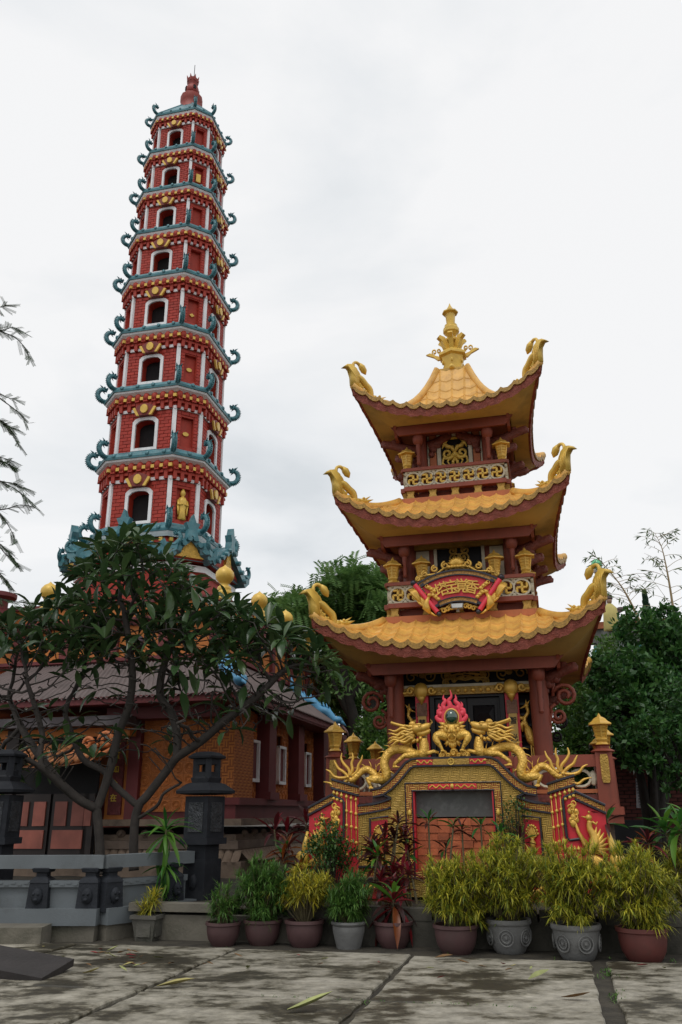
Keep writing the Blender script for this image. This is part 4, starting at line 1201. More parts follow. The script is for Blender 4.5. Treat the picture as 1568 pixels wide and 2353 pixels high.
# gold cranes beside the door
for s, lb in ((-1, 'gold crane statue left of the black pagoda door'), (1, 'gold crane statue right of the black pagoda door')):
    CRN = thing('crane_statue', lb, 'statue', court(s * 1.07, -1.52, 2.40), -AL, 'cranes beside the pagoda door')
    m = MB(); X = lambda u, v, y=0: (s * u, y, v)
    m.tube([X(.10, .22), X(.04, .36), X(.0, .50), X(-.02, .60)], [.03, .085, .075, .045], 8)
    m.tube(bez([X(-.02, .58), X(-.05, .72), X(.02, .84), X(0, .94)], 10), lerpl([.045, .035, .03, .03], 11), 7)
    m.build('body', GOLDS, CRN, True)
    h = MB().ell(X(0, .96), (.045, .035, .04), 8, 5).spike(X(-.02, .95), X(-.14, .90), .02, 5).spike(X(.02, .99), X(.08, 1.06), .02, 5).spike(X(.0, 1.0), X(.0, 1.07), .02, 5); h.build('head', GOLD, CRN, True)
    l = MB().tube([X(.03, .28), X(.03, .12), X(.02, .0)], .014, 5).tube([X(.06, .28), X(.07, .1), X(.06, 0)], .014, 5); l.build('legs', GOLD, CRN)
    MB().tube([X(.08, .30), X(.15, .18), X(.20, .0)], [.06, .05, .02], 6).build('tail', GOLD, CRN, True); MB().tube([X(-.04, .70), X(-.12, .62), X(-.10, .50)], [.03, .05, .01], 6).build('ribbon', GOLD, CRN, True); MB().tube([X(-.03, .74), X(-.13, .74), X(-.14, .80)], [.03, .04, .02], 6).build('flower_in_beak', GOLD, CRN, True)
    MB().ell(X(.05, -.02), (.16, .08, .09), 9, 5).build('rock_base', GOLD, CRN, True)
# ================================================================== gold and red screen gate in front of the pagoda
def weave_pattern(cells, dark):
    def fn(nt, t, prev):
        s = sep(nt, t); N = nt.nodes; Lk = nt.links
        u = mth(nt, 'MULTIPLY', s.outputs[0], cells); v = mth(nt, 'MULTIPLY', s.outputs[2], cells)
        fu = mth(nt, 'FLOOR', mth(nt, 'ADD', u, mth(nt, 'MULTIPLY', mth(nt, 'FLOOR', mth(nt, 'MULTIPLY', v, 2.0)), .25))); fv = mth(nt, 'FLOOR', v)
        par = mth(nt, 'MODULO', mth(nt, 'ABSOLUTE', mth(nt, 'ADD', fu, fv)), 2.0)
        a = mth(nt, 'SINE', mth(nt, 'MULTIPLY', u, 2 * PI * 3)); b = mth(nt, 'SINE', mth(nt, 'MULTIPLY', v, 2 * PI * 3))
        w = mth(nt, 'ADD', mth(nt, 'MULTIPLY', a, par), mth(nt, 'MULTIPLY', b, mth(nt, 'SUBTRACT', 1.0, par)))
        mr = N.new('ShaderNodeMapRange'); mr.inputs[1].default_value = -.9; mr.inputs[2].default_value = .4
        Lk.new(w, mr.inputs[0])
        mx = N.new('ShaderNodeMix'); mx.data_type = 'RGBA'; mx.inputs[6].default_value = (*dark, 1)
        Lk.new(mr.outputs[0], mx.inputs[0]); Lk.new(prev, mx.inputs[7])
        bp = N.new('ShaderNodeBump'); bp.inputs['Strength'].default_value = .8; bp.inputs['Distance'].default_value = .012
        Lk.new(w, bp.inputs['Height']); Lk.new(bp.outputs[0], N['Principled BSDF'].inputs['Normal'])
        return mx.outputs[2]
    return fn
WEAVE = mat('gold_basket_weave', (.66, .43, .10), .45, .12, var=.15, scale=4, pattern=weave_pattern(14.0, (.46, .28, .06)))
FRET2 = mat('gold_fret_on_red', (.66, .41, .08), .45, .12, var=.1, scale=4, pattern=weave_pattern(13.0, (.36, .03, .025)))
GY = -4.1
GATE = thing('screen_gate', 'low gold basket-weave screen gate with red wings and a bricked-up opening', 'gate', court(-.045, GY), -AL)
G0 = .40
PROF = [(-1.225, 1.885), (-1.10, 1.905), (-.98, 1.98), (-.88, 2.07), (-.78, 2.175), (-.69, 2.27), (-.60, 2.315), (-.5, 2.325)]
def ztop(x):
    x = -abs(x)
    if x >= -.5: return 2.325
    for (x0, z0), (x1, z1) in zip(PROF, PROF[1:]):
        if x0 <= x <= x1: return z0 + (z1 - z0) * (x - x0) / (x1 - x0)
    return PROF[0][1]
xs_ = [p[0] for p in PROF] + [0] + [-p[0] for p in PROF[::-1]]
TH = .34
for s in (-1, 1):
    pl = [(s * .94, G0), (s * .60, G0), (s * .60, ztop(.60) - .02)] + [(s * -x, z - .02) for x, z in PROF[::-1] if x < -.60] + [(s * .94, 1.755)]
    MB().prism(pl, 0, TH).build('weave_panel', WEAVE, GATE)
    # dull plum side face
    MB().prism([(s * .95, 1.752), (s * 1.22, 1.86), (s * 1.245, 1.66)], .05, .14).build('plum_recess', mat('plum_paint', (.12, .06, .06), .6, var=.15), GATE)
    mb = MB(); mb.tube([(s * 1.23, .0, 1.89), (s * .93, -.03, 1.755)], .018, 6); mb.tube(bez([(s * .93, -.03, 1.755), (s * 1.1, -.05, 1.70), (s * 1.26, -.12, 1.665), (s * 1.41, -.2, 1.66)], 10), .02, 6); mb.build('moulding', NAVY, GATE)
MB().prism([(-.60, 1.86), (.60, 1.86), (.60, 2.30), (-.60, 2.30)], 0, TH).build('weave_panel', WEAVE, GATE)
MB().prism([(-.60, G0), (.60, G0), (.60, .74), (-.60, .74)], 0, TH).build('weave_panel', WEAVE, GATE)
def offs(d):
    """profile moved inwards by d"""
    o = []
    for i, x in enumerate(xs_):
        x0, x1 = xs_[max(i - 1, 0)], xs_[min(i + 1, len(xs_) - 1)]
        t = Vector((x1 - x0, ztop(x1) - ztop(x0))).normalized(); n = Vector((t.y, -t.x))
        o.append((x + n.x * d, ztop(x) + n.y * d))
    return o
def band(name, d0, d1, y0, y1, m_):
    a, b = offs(d0), offs(d1); mb = MB()
    for i in range(len(a) - 1):
        q = [b[i], b[i + 1], a[i + 1], a[i]]
        vs = [(x, y0, z) for x, z in q] + [(x, y1, z) for x, z in q]
        mb.add(vs, [(0, 1, 2, 3), (3, 2, 6, 7), (0, 4, 5, 1)])
    return mb.build(name, m_, GATE)
band('fret_band', .015, .105, -.03, .02, FRET2)
MB().tube([(x, -.03, z) for x, z in offs(.0)], .02, 6).build('moulding', NAVY, GATE)
MB().tube([(x, -.03, z) for x, z in offs(.11)], .018, 6).build('moulding', NAVY, GATE)
band('coping', -.012, .05, .015, TH + .02, NAVY)
MB().box((0, -.035, 2.27), (.55, .02, .085)).build('ray_plate', GOLDD, GATE)
em = MB(); em.tube([(.045 * math.cos(i * PI / 8), -.052, 2.27 + .045 * math.sin(i * PI / 8)) for i in range(17)], .008, 5); em.build('emblem_ring', GOLDY, GATE)
em = MB(); add_glyph(em, '卍', (0, -.052, 2.27), .06, .01); em.build('emblem', GOLDY, GATE)
for s in (-1, 1):
    rp = MB().box((s * .40, -.032, 2.27), (.24, .02, .08)); rp.build('red_strip', RED, GATE)
    sc_ = MB(); sc_.tube([(s * (.29 + .23 * i / 12), -.05, 2.27 + .022 * math.sin(i * 1.3)) for i in range(13)], .009, 5); sc_.ell((s * .51, -.055, 2.285), .018, 6, 4); sc_.build('gold_scroll', GOLDY, GATE)
# frame round the opening
for x0, x1, z0, z1 in ((-.705, -.60, .66, 1.965), (.60, .705, .66, 1.965), (-.60, .60, 1.865, 1.965), (-.60, .60, .66, .74)):
    MB().prism([(x0, z0), (x1, z0), (x1, z1), (x0, z1)], -.035, .015).build('fret_frame', FRET2, GATE)
for a in (.71, .605):
    z1 = 1.97 if a > .7 else 1.86
    MB().tube([(-a, -.035, .66), (-a, -.035, z1), (a, -.035, z1), (a, -.035, .66)], .014, 6, up=(0, 1, 0)).build('moulding', NAVY, GATE)
fs_ = MB()
for s in (-1, 1):
    MB().prism([(s * .60, .74), (s * .575, .74), (s * .575, 1.86), (s * .60, 1.86)], -.02, .20).build('red_reveal', RED, GATE)
    for zz in (1.55, 1.15, .85):
        fs_.ell((s * .652, -.045, zz), (.03, .02, .045), 7, 5)
MB().box((0, -.037, 1.915), (.72, .02, .075)).build('red_strip', RED, GATE)
sc_ = MB()
for s in (-1, 1): sc_.tube([(s * (.05 + .29 * i / 14), -.052, 1.915 + .02 * math.sin(i * 1.2)) for i in range(15)], .009, 5)
sc_.ell((0, -.055, 1.92), (.028, .025, .035), 8, 6)
sc_.build('gold_scroll', GOLDY, GATE)
tag(fs_.build('gold_bosses', GOLDY, GATE, True), kind='stuff')
MB().prism([(-.58, 1.49), (.58, 1.49), (.58, 1.86), (-.58, 1.86)], .13, .2).build('grey_board', mat('grey_cement_board', (.105, .105, .10), .75, var=.12, scale=3, dirt=(.22, .22, .21), dirt_amt=.5, dirt_scale=7), GATE)
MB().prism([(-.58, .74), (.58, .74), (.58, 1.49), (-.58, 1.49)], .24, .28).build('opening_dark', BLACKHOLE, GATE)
HB = mat('terracotta_brick', (.44, .115, .045), .8, var=.18, scale=8, rnd=.22, dirt=(.18, .05, .03), dirt_amt=.5, dirt_scale=6, bump=.2, bscale=40)
random.seed(11)
row = 0; z = .745
while z < 1.47:
    h = .104; x = -.575 + (0 if row % 2 else -.02)
    while x < .56:
        w = .166
        x1 = min(x + w, .575)
        if x1 - x > .05 and not (row == 4 and x > .35 and False):
            bk = MB().box(((max(x, -.575) + x1) / 2, .16 + random.uniform(-.012, .012), z + h / 2), (x1 - max(x, -.575) - .006, .1, h - .006), random.uniform(-.012, .012))
            ob = bk.build('brick', HB, GATE)
        x += w
    z += h; row += 1
# side wings
def wing_sheet(name, s, x0, x1, yfn, zt, zb, m_, th=.06, n=10):
    mb = MB()
    vs = []; fs = []
    for i in range(n + 1):
        t = i / n; x = x0 + (x1 - x0) * t; y = yfn(t)
        vs += [(s * x, y, zb(t)), (s * x, y, zt(t)), (s * x, y + th, zt(t)), (s * x, y + th, zb(t))]
    for i in range(n):
        for k in range(4):
            k2 = (k + 1) % 4
            f = (i * 4 + k, i * 4 + k2, (i + 1) * 4 + k2, (i + 1) * 4 + k)
            fs.append(f if s < 0 else f[::-1])
    fs += [(0, 1, 2, 3), tuple(n * 4 + k for k in (3, 2, 1, 0))]
    return mb.add(vs, fs).build(name, m_, GATE)
lin = lambda a, b: (lambda t: a + (b - a) * t)
yA = lambda t: .02 - .24 * t ** 1.6
yB = lambda t: -.24 - .14 * math.sin(t * PI * .6)
yC = lambda t: -.37 + .05 * t
for s in (-1, 1):
    zA = lambda t: 1.755 - .10 * t ** .7
    wing_sheet('wing_weave', s, .945, 1.405, yA, lambda t: zA(t) - .12, lin(.80, .80), WEAVE)
    wing_sheet('wing_fret', s, .945, 1.405, lambda t: yA(t) - .018, lambda t: zA(t) - .01, lambda t: zA(t) - .115, FRET2)
    for dz in (-.005, -.125):
        MB().tube([(s * (.945 + .46 * i / 10), yA(i / 10) - .02, zA(i / 10) + dz) for i in range(11)], .016, 6).build('moulding', NAVY, GATE)
    wing_sheet('wing_fret', s, .80, 1.62, lambda t: -.06 - .2 * t, lin(.80, .80), lin(.68, .68), FRET2)
    MB().tube([(s * (.80 + .82 * i / 10), -.08 - .2 * i / 10, .81) for i in range(11)], .018, 6).build('moulding', NAVY, GATE)
    wing_sheet('wing_base', s, .70, 1.72, lambda t: -.10 - .2 * t, lin(.66, .66), lin(.58, .58), NAVY)
    wing_sheet('wing_skirt', s, .75, 1.66, lambda t: -.08 - .2 * t, lin(.58, .58), lin(.36, .36), RED)
    dp = MB()
    for i in range(4):
        x = .80 + .2 * i; dp.tube([(s * x, -.13 - .2 * (x - .75) / .9, .57), (s * (x + .1), -.17 - .2 * (x - .75) / .9, .49), (s * (x + .2), -.16 - .2 * (x - .75) / .9, .57)], [.02, .035, .02], 6)
    dp.build('gold_drapery', GOLDY, GATE, True)
    # red inset with vase of flowers
    wing_sheet('red_inset', s, 1.0, 1.235, lambda t: yA(.12 + .5 * t) - .012, lambda t: 1.46 - .03 * t, lin(.98, .98), RED, .02)
    MB().tube([(s * 1.24, -.13, .97), (s * 1.24, -.13, 1.47), (s * .985, -.02, 1.50)], .017, 6).build('moulding', NAVY, GATE)
    vz = MB(); vx = 1.11
    vz.lathe([(.02, 0), (.035, .05), (.045, .10), (.02, .14), (.03, .16)], 8, (s * vx, -.075, 1.04))
    for j in range(9):
        a = R(20 + j * 17); vz.tube([(s * vx, -.08, 1.19), (s * vx + .05 * math.cos(a), -.09, 1.2 + .07 * math.sin(a)), (s * vx + .09 * math.cos(a), -.08, 1.2 + .17 * math.sin(a))], [.008, .01, .006], 4); vz.ell((s * vx + .09 * math.cos(a), -.085, 1.2 + .17 * math.sin(a)), .018, 6, 4)
    vz.build('vase_relief', GOLDY, GATE, True)
    # red fin with bead strings
    zB = lambda t: 1.92 + .11 * t
    wing_sheet('red_fin', s, 1.40, 1.745, yB, lambda t: zB(t) - .12, lin(.55, .55), RED, .08)
    wing_sheet('fin_fret', s, 1.385, 1.76, lambda t: yB(t) - .018, lambda t: zB(t) - .01, lambda t: zB(t) - .115, FRET2, .1)
    for dz in (0, -.125):
        MB().tube([(s * (1.38 + .385 * i / 8), yB(i / 8) - .02, zB(i / 8) + dz) for i in range(9)], .02, 6).build('moulding', NAVY, GATE)
    for j, (t, zend) in enumerate(((.06, .98), (.24, .98), (.42, .98), (.62, 1.72), (.80, 1.74), (.95, 1.76))):
        bs = MB(); x = s * (1.40 + .345 * t); y = yB(t) - .02; zt_ = zB(t) - .14
        bs.tube([(x, y, zt_), (x, y, zend)], .007, 5)
        k = 0; zz = zt_ - .045
        while zz >= zend - .001:
            bs.ell((x, y - .004, zz), .024, 8, 6); zz -= .20
        bs.ell((x, y - .004, zend), .024, 8, 6)
        bs.build('bead_string', GOLDY, GATE, True)
    for t in (.62, .8, .95):
        bs = MB(); x = s * (1.40 + .345 * t); bs.ell((x, yB(t) - .02, 1.07), .024, 8, 6); bs.tube([(x, yB(t) - .02, 1.11), (x, yB(t) - .02, 1.0)], .007, 5); bs.build('bead_string', GOLDY, GATE, True)
    # outer sloping panel with gourd and phoenix
    zC = lambda t: 1.82 - .19 * t
    wing_sheet('red_panel', s, 1.745, 2.13, yC, lambda t: zC(t) - .1, lin(.45, .45), RED, .07)
    wing_sheet('panel_fret', s, 1.745, 2.135, lambda t: yC(t) - .018, lambda t: zC(t) - .01, lambda t: zC(t) - .10, FRET2, .09)
    for dz in (0, -.105):
        MB().tube([(s * (1.74 + .4 * i / 6), yC(i / 6) - .02, zC(i / 6) + dz) for i in range(7)], .02, 6).build('moulding', NAVY, GATE)
    MB().tube([(s * 1.755, -.40, 1.80), (s * 1.60, -.39, 1.74), (s * 1.575, -.39, 1.70), (s * 1.585, -.39, 1.22), (s * 1.62, -.39, 1.18), (s * 1.78, -.40, 1.20)], .02, 7).build('moulding', NAVY, GATE)
    gd = MB()
    for j, (x, z, r) in enumerate(((1.70, 1.62, .05), (1.66, 1.56, .045), (1.74, 1.55, .045), (1.70, 1.48, .055), (1.69, 1.40, .06), (1.74, 1.44, .04), (1.66, 1.44, .04))):
        gd.ell((s * x, -.40, z), (r * .8, r * .6, r), 8, 5)
    for j in range(5): gd.tube(flat([(s * p[0], p[1]) for p in spiral((1.68 + .03 * (j % 3), 1.42 + .06 * j), .05, 1.1, (-1) ** j, j)], -.42), .010, 5)
    gd.build('gourd_relief', GOLD, GATE, True)
    px = MB()
    X = lambda x, z, y=-.41: (s * x, y, z)
    px.tube(bez([X(1.86, 1.02), X(1.93, 1.10), X(1.95, 1.22), X(1.90, 1.33), X(1.91, 1.43)], 14), lerpl([.05, .085, .06, .04, .035], 15), 8)
    px.ell(X(1.90, 1.47), (.045, .04, .045), 8, 6); px.spike(X(1.87, 1.47), X(1.80, 1.49), .018, 5); px.ell(X(1.91, 1.54), .02, 6, 4); px.tube([X(1.94, 1.42), X(1.99, 1.38), X(2.01, 1.42)], [.02, .018, .008], 5)
    for j in range(7):
        a = R(-25 + j * 17); px.tube([X(1.93, 1.08), X(1.93 + .10 * math.cos(a), 1.08 + .12 * math.sin(a)), X(1.95 + .18 * math.cos(a), 1.10 + .26 * math.sin(a))], [.045, .04, .006], 5)
    for j in range(6):
        px.tube([X(1.88, 1.05), X(1.80 - .012 * j, 1.14 + .03 * j), X(1.75 - .01 * j, 1.26 + .05 * j)], [.03, .025, .006], 5)
        px.tube([X(1.88, 1.0), X(1.88 + .04 * j, .88), X(1.86 + .07 * j, .74)], [.04, .03, .006], 5)
    px.build('phoenix_relief', GOLD, GATE, True)
    MB().ell((s * 2.22, -.36, .93), .105, 12, 8).build('gold_ball', GOLDY, GATE, True)
    lf_ = MB().tube([(s * 2.14, -.36, 1.30), (s * 2.17, -.38, 1.1), (s * 2.2, -.38, .95)], [.02, .05, .03], 6).tube([(s * 2.15, -.4, .82), (s * 2.3, -.42, .80), (s * 2.4, -.4, .70)], [.05, .06, .02], 7); lf_.build('scroll_foot', GOLDY, GATE, True)

# ------------------------------------------------------------------ dragons lying on the gate
def make_dragon(s, label):
    D = thing('dragon_statue', label, 'dragon statue', court(-.045, GY, 0), -AL, 'gold dragons on the gate')
    def P_(x, y, d=0.0):
        a = -(.286 + .03) - (1440 - x) * .001235; z = 2.779 - (y - 600) * .001142
        return Vector((-s * a, .14 + d, z))
    body_px = [(1345, 740), (1360, 840), (1345, 920), (1270, 955), (1180, 905), (1080, 865), (975, 865), (890, 920), (850, 1000), (845, 1080), (870, 1160), (865, 1230), (810, 1265), (750, 1225), (690, 1160), (620, 1115), (555, 1140), (500, 1195), (440, 1250), (385, 1235)]
    dep = [0, -.02, -.03, -.01, .02, .04, .04, .02, 0, -.02, -.03, -.03, -.02, 0, .01, 0, -.02, -.04, -.05, -.05]
    pts = bez([P_(x, y, d) for (x, y), d in zip(body_px, dep)], 76)
    rad = lerpl([.062, .075, .082, .078, .074, .072, .070, .070, .070, .070, .072, .070, .066, .060, .056, .055, .053, .05, .046, .038], 77)
    b = MB(); b.tube(pts, rad, 10, up=(0, 1, 0)); b.build('body', GOLDS, D, True)
    fn = MB()
    for i in range(14, 66, 3):
        p = pts[i]; t = (pts[i + 1] - pts[i - 1]).normalized(); n = Vector((t.z, 0, -t.x)) * (1 if s > 0 else -1)
        # spines on the outer (upper / rear) side
        ref = n if n.dot(Vector((-s * -1.0, 0, .9))) > 0 else -n
        if 40 < i < 52: ref = Vector((t.z, 0, -t.x)) if Vector((t.z, 0, -t.x)).z > 0 else -Vector((t.z, 0, -t.x))
        fn.tube([p + ref * rad[i] * .8 - t * .03, p + ref * (rad[i] + .035), p + ref * (rad[i] + .075) + t * .05], [.035, .022, .003], 5, flat=.4, up=(0, 1, 0))
    fn.build('back_fins', GOLD, D, True)
    # head
    h = MB()
    HM = Matrix.Rotation(s * R(8), 3, 'Y')
    h.ell(P_(1270, 600), (.125, .085, .075), 12, 8, HM)
    h.tube([P_(1290, 600), P_(1360, 590), P_(1420, 565), P_(1440, 575)], [.07, .062, .05, .028], 9)
    h.tube([P_(1270, 660), P_(1350, 665), P_(1415, 640), P_(1432, 610)], [.05, .045, .035, .02], 8)
    h.ell(P_(1430, 550), (.03, .045, .028), 8, 5)
    for dd in (-1, 1):
        h.ell(P_(1310, 575, dd * .055), .027, 8, 6)
        h.ell(P_(1300, 545, dd * .05), (.05, .02, .018), 8, 5)
        h.tube([P_(1440, 540, dd * .03), P_(1465, 520, dd * .05), P_(1455, 480, dd * .07)], [.009, .007, .002], 4)
        h.spike(P_(1200, 590, dd * .07), P_(1120, 545, dd * .11), .03, 5)
    h.ell(P_(1215, 535), (.055, .05, .045), 8, 6)
    h.build('head', GOLD, D, True)
    hn = MB()
    for dd in (-1, 1): hn.tube(bez([P_(1230, 575, dd * .05), P_(1130, 570, dd * .07), P_(1040, 545, dd * .085), P_(970, 520, dd * .09)], 10), lerpl([.03, .026, .022, .02], 11), 7)
    for dd in (-1, 1): hn.ell(P_(965, 518, dd * .09), .024, 7, 5)
    hn.build('horns', GOLD, D, True)
    mn = MB()
    for j, (y0, y1, x1) in enumerate(((600, 620, 915), (640, 675, 905), (680, 735, 910), (715, 775, 895), (740, 800, 930), (660, 700, 960))):
        for dd in (-.05, .03):
            x0 = 1230
            mn.tube([P_(x0 + (x1 - x0) * i / 12, y0 + (y1 - y0) * i / 12 + 18 * math.sin(i * .9 + j), dd * (1 + .6 * i / 12) - .02) for i in range(13)], [.026] * 3 + [.023] * 4 + [.018] * 3 + [.012, .008, .002], 6)
    mn.build('mane', GOLD, D, True)
    bd = MB()
    for j, (x0, y0, x1, y1) in enumerate(((1210, 690, 1100, 700), (1225, 720, 1140, 745), (1250, 745, 1200, 790), (1285, 745, 1270, 790), (1320, 715, 1315, 765), (1240, 690, 1130, 715))):
        for dd in (-.06, .05): bd.tube([P_(x0, y0, dd * .8), P_((x0 + x1) / 2, (y0 + y1) / 2, dd * 1.2), P_(x1, y1, dd)], [.028, .024, .003], 5)
    bd.build('cheek_frills', GOLD, D, True)
    # legs
    lg = MB(); lg.tube([P_(1290, 930, -.06), P_(1200, 950, -.10), P_(1120, 955, -.11), P_(1060, 1000, -.12), P_(1000, 1050, -.13), P_(985, 1075, -.13)], [.06, .055, .04, .032, .028, .025], 8)
    for q in (-25, 0, 25): lg.tube([P_(985, 1070, -.13), P_(1005 + q, 1105, -.15), P_(1030 + q * 1.2, 1100, -.17)], [.02, .016, .005], 5)
    lg.build('foreleg', GOLDS, D, True)
    lg = MB(); lg.tube([P_(1360, 930, -.03), P_(1420, 925, -.06), P_(1480, 905, -.07), P_(1540, 925, -.07)], [.045, .035, .03, .02], 8); lg.build('foreleg', GOLDS, D, True)
    lg = MB(); lg.tube([P_(840, 1260, -.05), P_(760, 1250, -.10), P_(660, 1240, -.12), P_(640, 1230, -.12), P_(665, 1290, -.13), P_(685, 1340, -.14)], [.07, .065, .045, .035, .03, .022], 8)
    for q in (-20, 0, 20): lg.tube([P_(685, 1335, -.14), P_(690 + q, 1365, -.16), P_(715 + q * 1.5, 1375, -.18)], [.018, .014, .004], 5)
    lg.build('hind_leg', GOLDS, D, True)
    # tail flames
    for path in ([(390, 1215), (330, 1150), (260, 1100), (225, 1040), (200, 990)], [(400, 1200), (395, 1120), (330, 1040), (295, 970), (305, 895)], [(410, 1200), (440, 1120), (430, 1040), (450, 970), (440, 895)],
                 [(430, 1205), (500, 1140), (520, 1060), (555, 1000), (572, 930)], [(370, 1220), (280, 1225), (200, 1200), (150, 1140), (92, 1108)], [(380, 1250), (320, 1300), (230, 1345), (150, 1290), (62, 1270)]):
        m_ = MB(); m_.tube(bez([P_(x, y, -.05) for x, y in path], 16), lerpl([.038, .036, .032, .026, .008], 17), 8, flat=.7, up=(0, 1, 0)); m_.build('tail_flame', GOLD, D, True)
    MB().ell(P_(385, 1215, -.09), (.03, .03, .03), 8, 6).build('tail_boss', GOLD, D, True)
    return D
make_dragon(1, 'gold dragon statue lying on the left shoulder of the gate, facing right')
make_dragon(-1, 'gold dragon statue lying on the right shoulder of the gate, facing left')

# ------------------------------------------------------------------ lion-mask guardian with the flaming orb
GU = thing('orb_guardian_statue', 'gold mask statue holding a dark green orb ringed by red flames on the gate', 'statue', court(-.015, GY, 0), -AL)
GU.scale = (.90, 1, 1.04); GU.location.z = -.09
def O(u, v, y=.12): return Vector(((u - 525) * .00078, y, 2.91 - (v - 745) * .000752))
m = MB(); m.ell(O(525, 750, .10), .118, 20, 14); m.build('orb', GLASSG, GU, True)
m = MB(); m.tube([O(525 + 150 * math.cos(i * PI / 14), 750 - 158 * math.sin(i * PI / 14), .09) for i in range(29)], .014, 7, cap=False); m.build('orb_rim', GOLDY, GU, True)
m = MB()
n = 26
halo = [O(525 + 225 * math.cos(R(-35 + 250 * i / n)), 735 - 225 * math.sin(R(-35 + 250 * i / n)), 0) for i in range(n + 1)]
inn = [O(525 + 150 * math.cos(R(-35 + 250 * i / n)), 745 - 155 * math.sin(R(-35 + 250 * i / n)), 0) for i in range(n + 1)]
for i in range(n):
    vs = [inn[i], inn[i + 1], halo[i + 1], halo[i]]
    m.add([v + Vector((0, .09, 0)) for v in vs] + [v + Vector((0, .14, 0)) for v in vs], [(0, 1, 2, 3), (7, 6, 5, 4), (3, 2, 6, 7)])
m.build('flame_halo', FLAME, GU)
for path in ([(510, 560), (490, 480), (470, 420), (540, 340), (512, 205)], [(380, 600), (340, 520), (400, 430), (355, 380), (372, 300)], [(650, 600), (700, 520), (620, 440), (640, 380), (624, 300)],
             [(310, 690), (230, 640), (310, 580), (250, 540), (262, 468)], [(735, 690), (800, 630), (720, 580), (770, 520), (742, 446)], [(320, 830), (230, 790), (190, 740), (215, 700), (188, 645)], [(730, 830), (790, 800), (845, 740), (820, 690), (832, 622)]):
    m = MB(); m.tube(bez([O(x, y, .115) for x, y in path], 14), lerpl([.055, .042, .034, .022, .002], 15), 7, flat=.55, up=(0, 0, 1)); m.build('flame', FLAME, GU, True)
m = MB()
m.ell(O(520, 1020, .12), (.145, .11, .15), 14, 10)
m.ell(O(520, 1010, .01), (.028, .03, .04), 8, 6)
for s in (-1, 1):
    m.ell(O(520 + s * 55, 1030, .02), (.025, .025, .022), 8, 6); m.ell(O(520 + s * 95, 945, .03), .03, 8, 6); m.ell(O(520 + s * 110, 925, .05), (.05, .03, .025), 8, 6); m.ell(O(520 + s * 130, 1000, .06), (.045, .05, .06), 8, 6)
    m.tube([O(520 + s * 30, 1080, .02), O(520 + s * 90, 1130, .02), O(520 + s * 70, 1190, .03), O(520, 1205, .03)], [.012, .014, .012, .014], 6)
m.build('mask', GOLD, GU, True)
m = MB()
for s in (-1, 1):
    for j, (x0, y0, x1, y1) in enumerate(((120, 900, 280, 840), (140, 950, 300, 920), (140, 1010, 300, 985), (120, 1060, 270, 1050), (100, 1180, 150, 1310), (60, 1200, 190, 1260), (50, 1210, 60, 1330), (20, 1210, 20, 1370))):
        m.tube([O(520 + s * x0, y0, .09), O(520 + s * (x0 * .5 + x1 * .5), (y0 + y1) / 2 + 10, .07), O(520 + s * x1, y1, .08)], [.035, .03, .003], 6)
m.build('mane_spikes', GOLD, GU, True)
for s in (-1, 1):
    m = MB(); m.tube(bez([O(520 + s * 130, 1120, .08), O(520 + s * 260, 1090, .04), O(520 + s * 350, 1130, .02), O(520 + s * 320, 1210, .0), O(520 + s * 250, 1310, .0), O(520 + s * 215, 1380, .0)], 16), lerpl([.07, .068, .06, .05, .03, .022], 17), 9)
    for q in (-30, -10, 10, 30): m.tube([O(520 + s * 215 + q * .4, 1370, 0), O(520 + s * 205 + q, 1395, -.03), O(520 + s * 205 + q * 1.2, 1420, -.03)], [.014, .012, .004], 5)
    m.build('arm', GOLDS, GU, True)
cb = MB()
for u, v, r in ((310, 1460, 95), (540, 1430, 95), (760, 1450, 90), (830, 1470, 65), (260, 1480, 60), (420, 1490, 70), (650, 1490, 70)):
    c = O(u, v, .10); rr = r * .00077
    cb.ell((c.x, c.y, c.z), (rr, .10, rr), 10, 7); cb.tube([(c.x + p[0], c.y - .095, c.z + p[1]) for p in spiral((0, 0), rr * .7, 1.3, 1, 0)], .010, 5)
cb.box(O(545, 1515, .12), (.52, .2, .03))
cb.build('cloud_base', GOLD, GU, True)
# ================================================================== orange temple hall on the left
TO = Vector((-2.27, 18.0, 0))
TEM = thing('temple_hall', 'orange and maroon temple hall on a carved stone base behind the frangipani', 'temple', TO, -AL)
def fret_pattern(sc, dark):
    def fn(nt, t, prev):
        s = sep(nt, t); N = nt.nodes; Lk = nt.links
        x = mth(nt, 'ADD', s.outputs[0], s.outputs[1])
        u = mth(nt, 'MULTIPLY', x, sc); v = mth(nt, 'MULTIPLY', s.outputs[2], sc)
        fu, fv = mth(nt, 'FLOOR', u), mth(nt, 'FLOOR', v)
        par = mth(nt, 'MODULO', mth(nt, 'ABSOLUTE', mth(nt, 'ADD', fu, fv)), 2.0)
        a = mth(nt, 'SINE', mth(nt, 'MULTIPLY', u, 2 * PI * 2)); b = mth(nt, 'SINE', mth(nt, 'MULTIPLY', v, 2 * PI * 2))
        w = mth(nt, 'ADD', mth(nt, 'MULTIPLY', a, par), mth(nt, 'MULTIPLY', b, mth(nt, 'SUBTRACT', 1.0, par)))
        mr = N.new('ShaderNodeMapRange'); mr.inputs[1].default_value = -.6; mr.inputs[2].default_value = .1; Lk.new(w, mr.inputs[0])
        mx = N.new('ShaderNodeMix'); mx.data_type = 'RGBA'; mx.inputs[6].default_value = (*dark, 1); Lk.new(mr.outputs[0], mx.inputs[0]); Lk.new(prev, mx.inputs[7])
        bp = N.new('ShaderNodeBump'); bp.inputs['Strength'].default_value = .7; bp.inputs['Distance'].default_value = .02
        Lk.new(mr.outputs[0], bp.inputs['Height']); Lk.new(bp.outputs[0], N['Principled BSDF'].inputs['Normal'])
        return mx.outputs[2]
    return fn
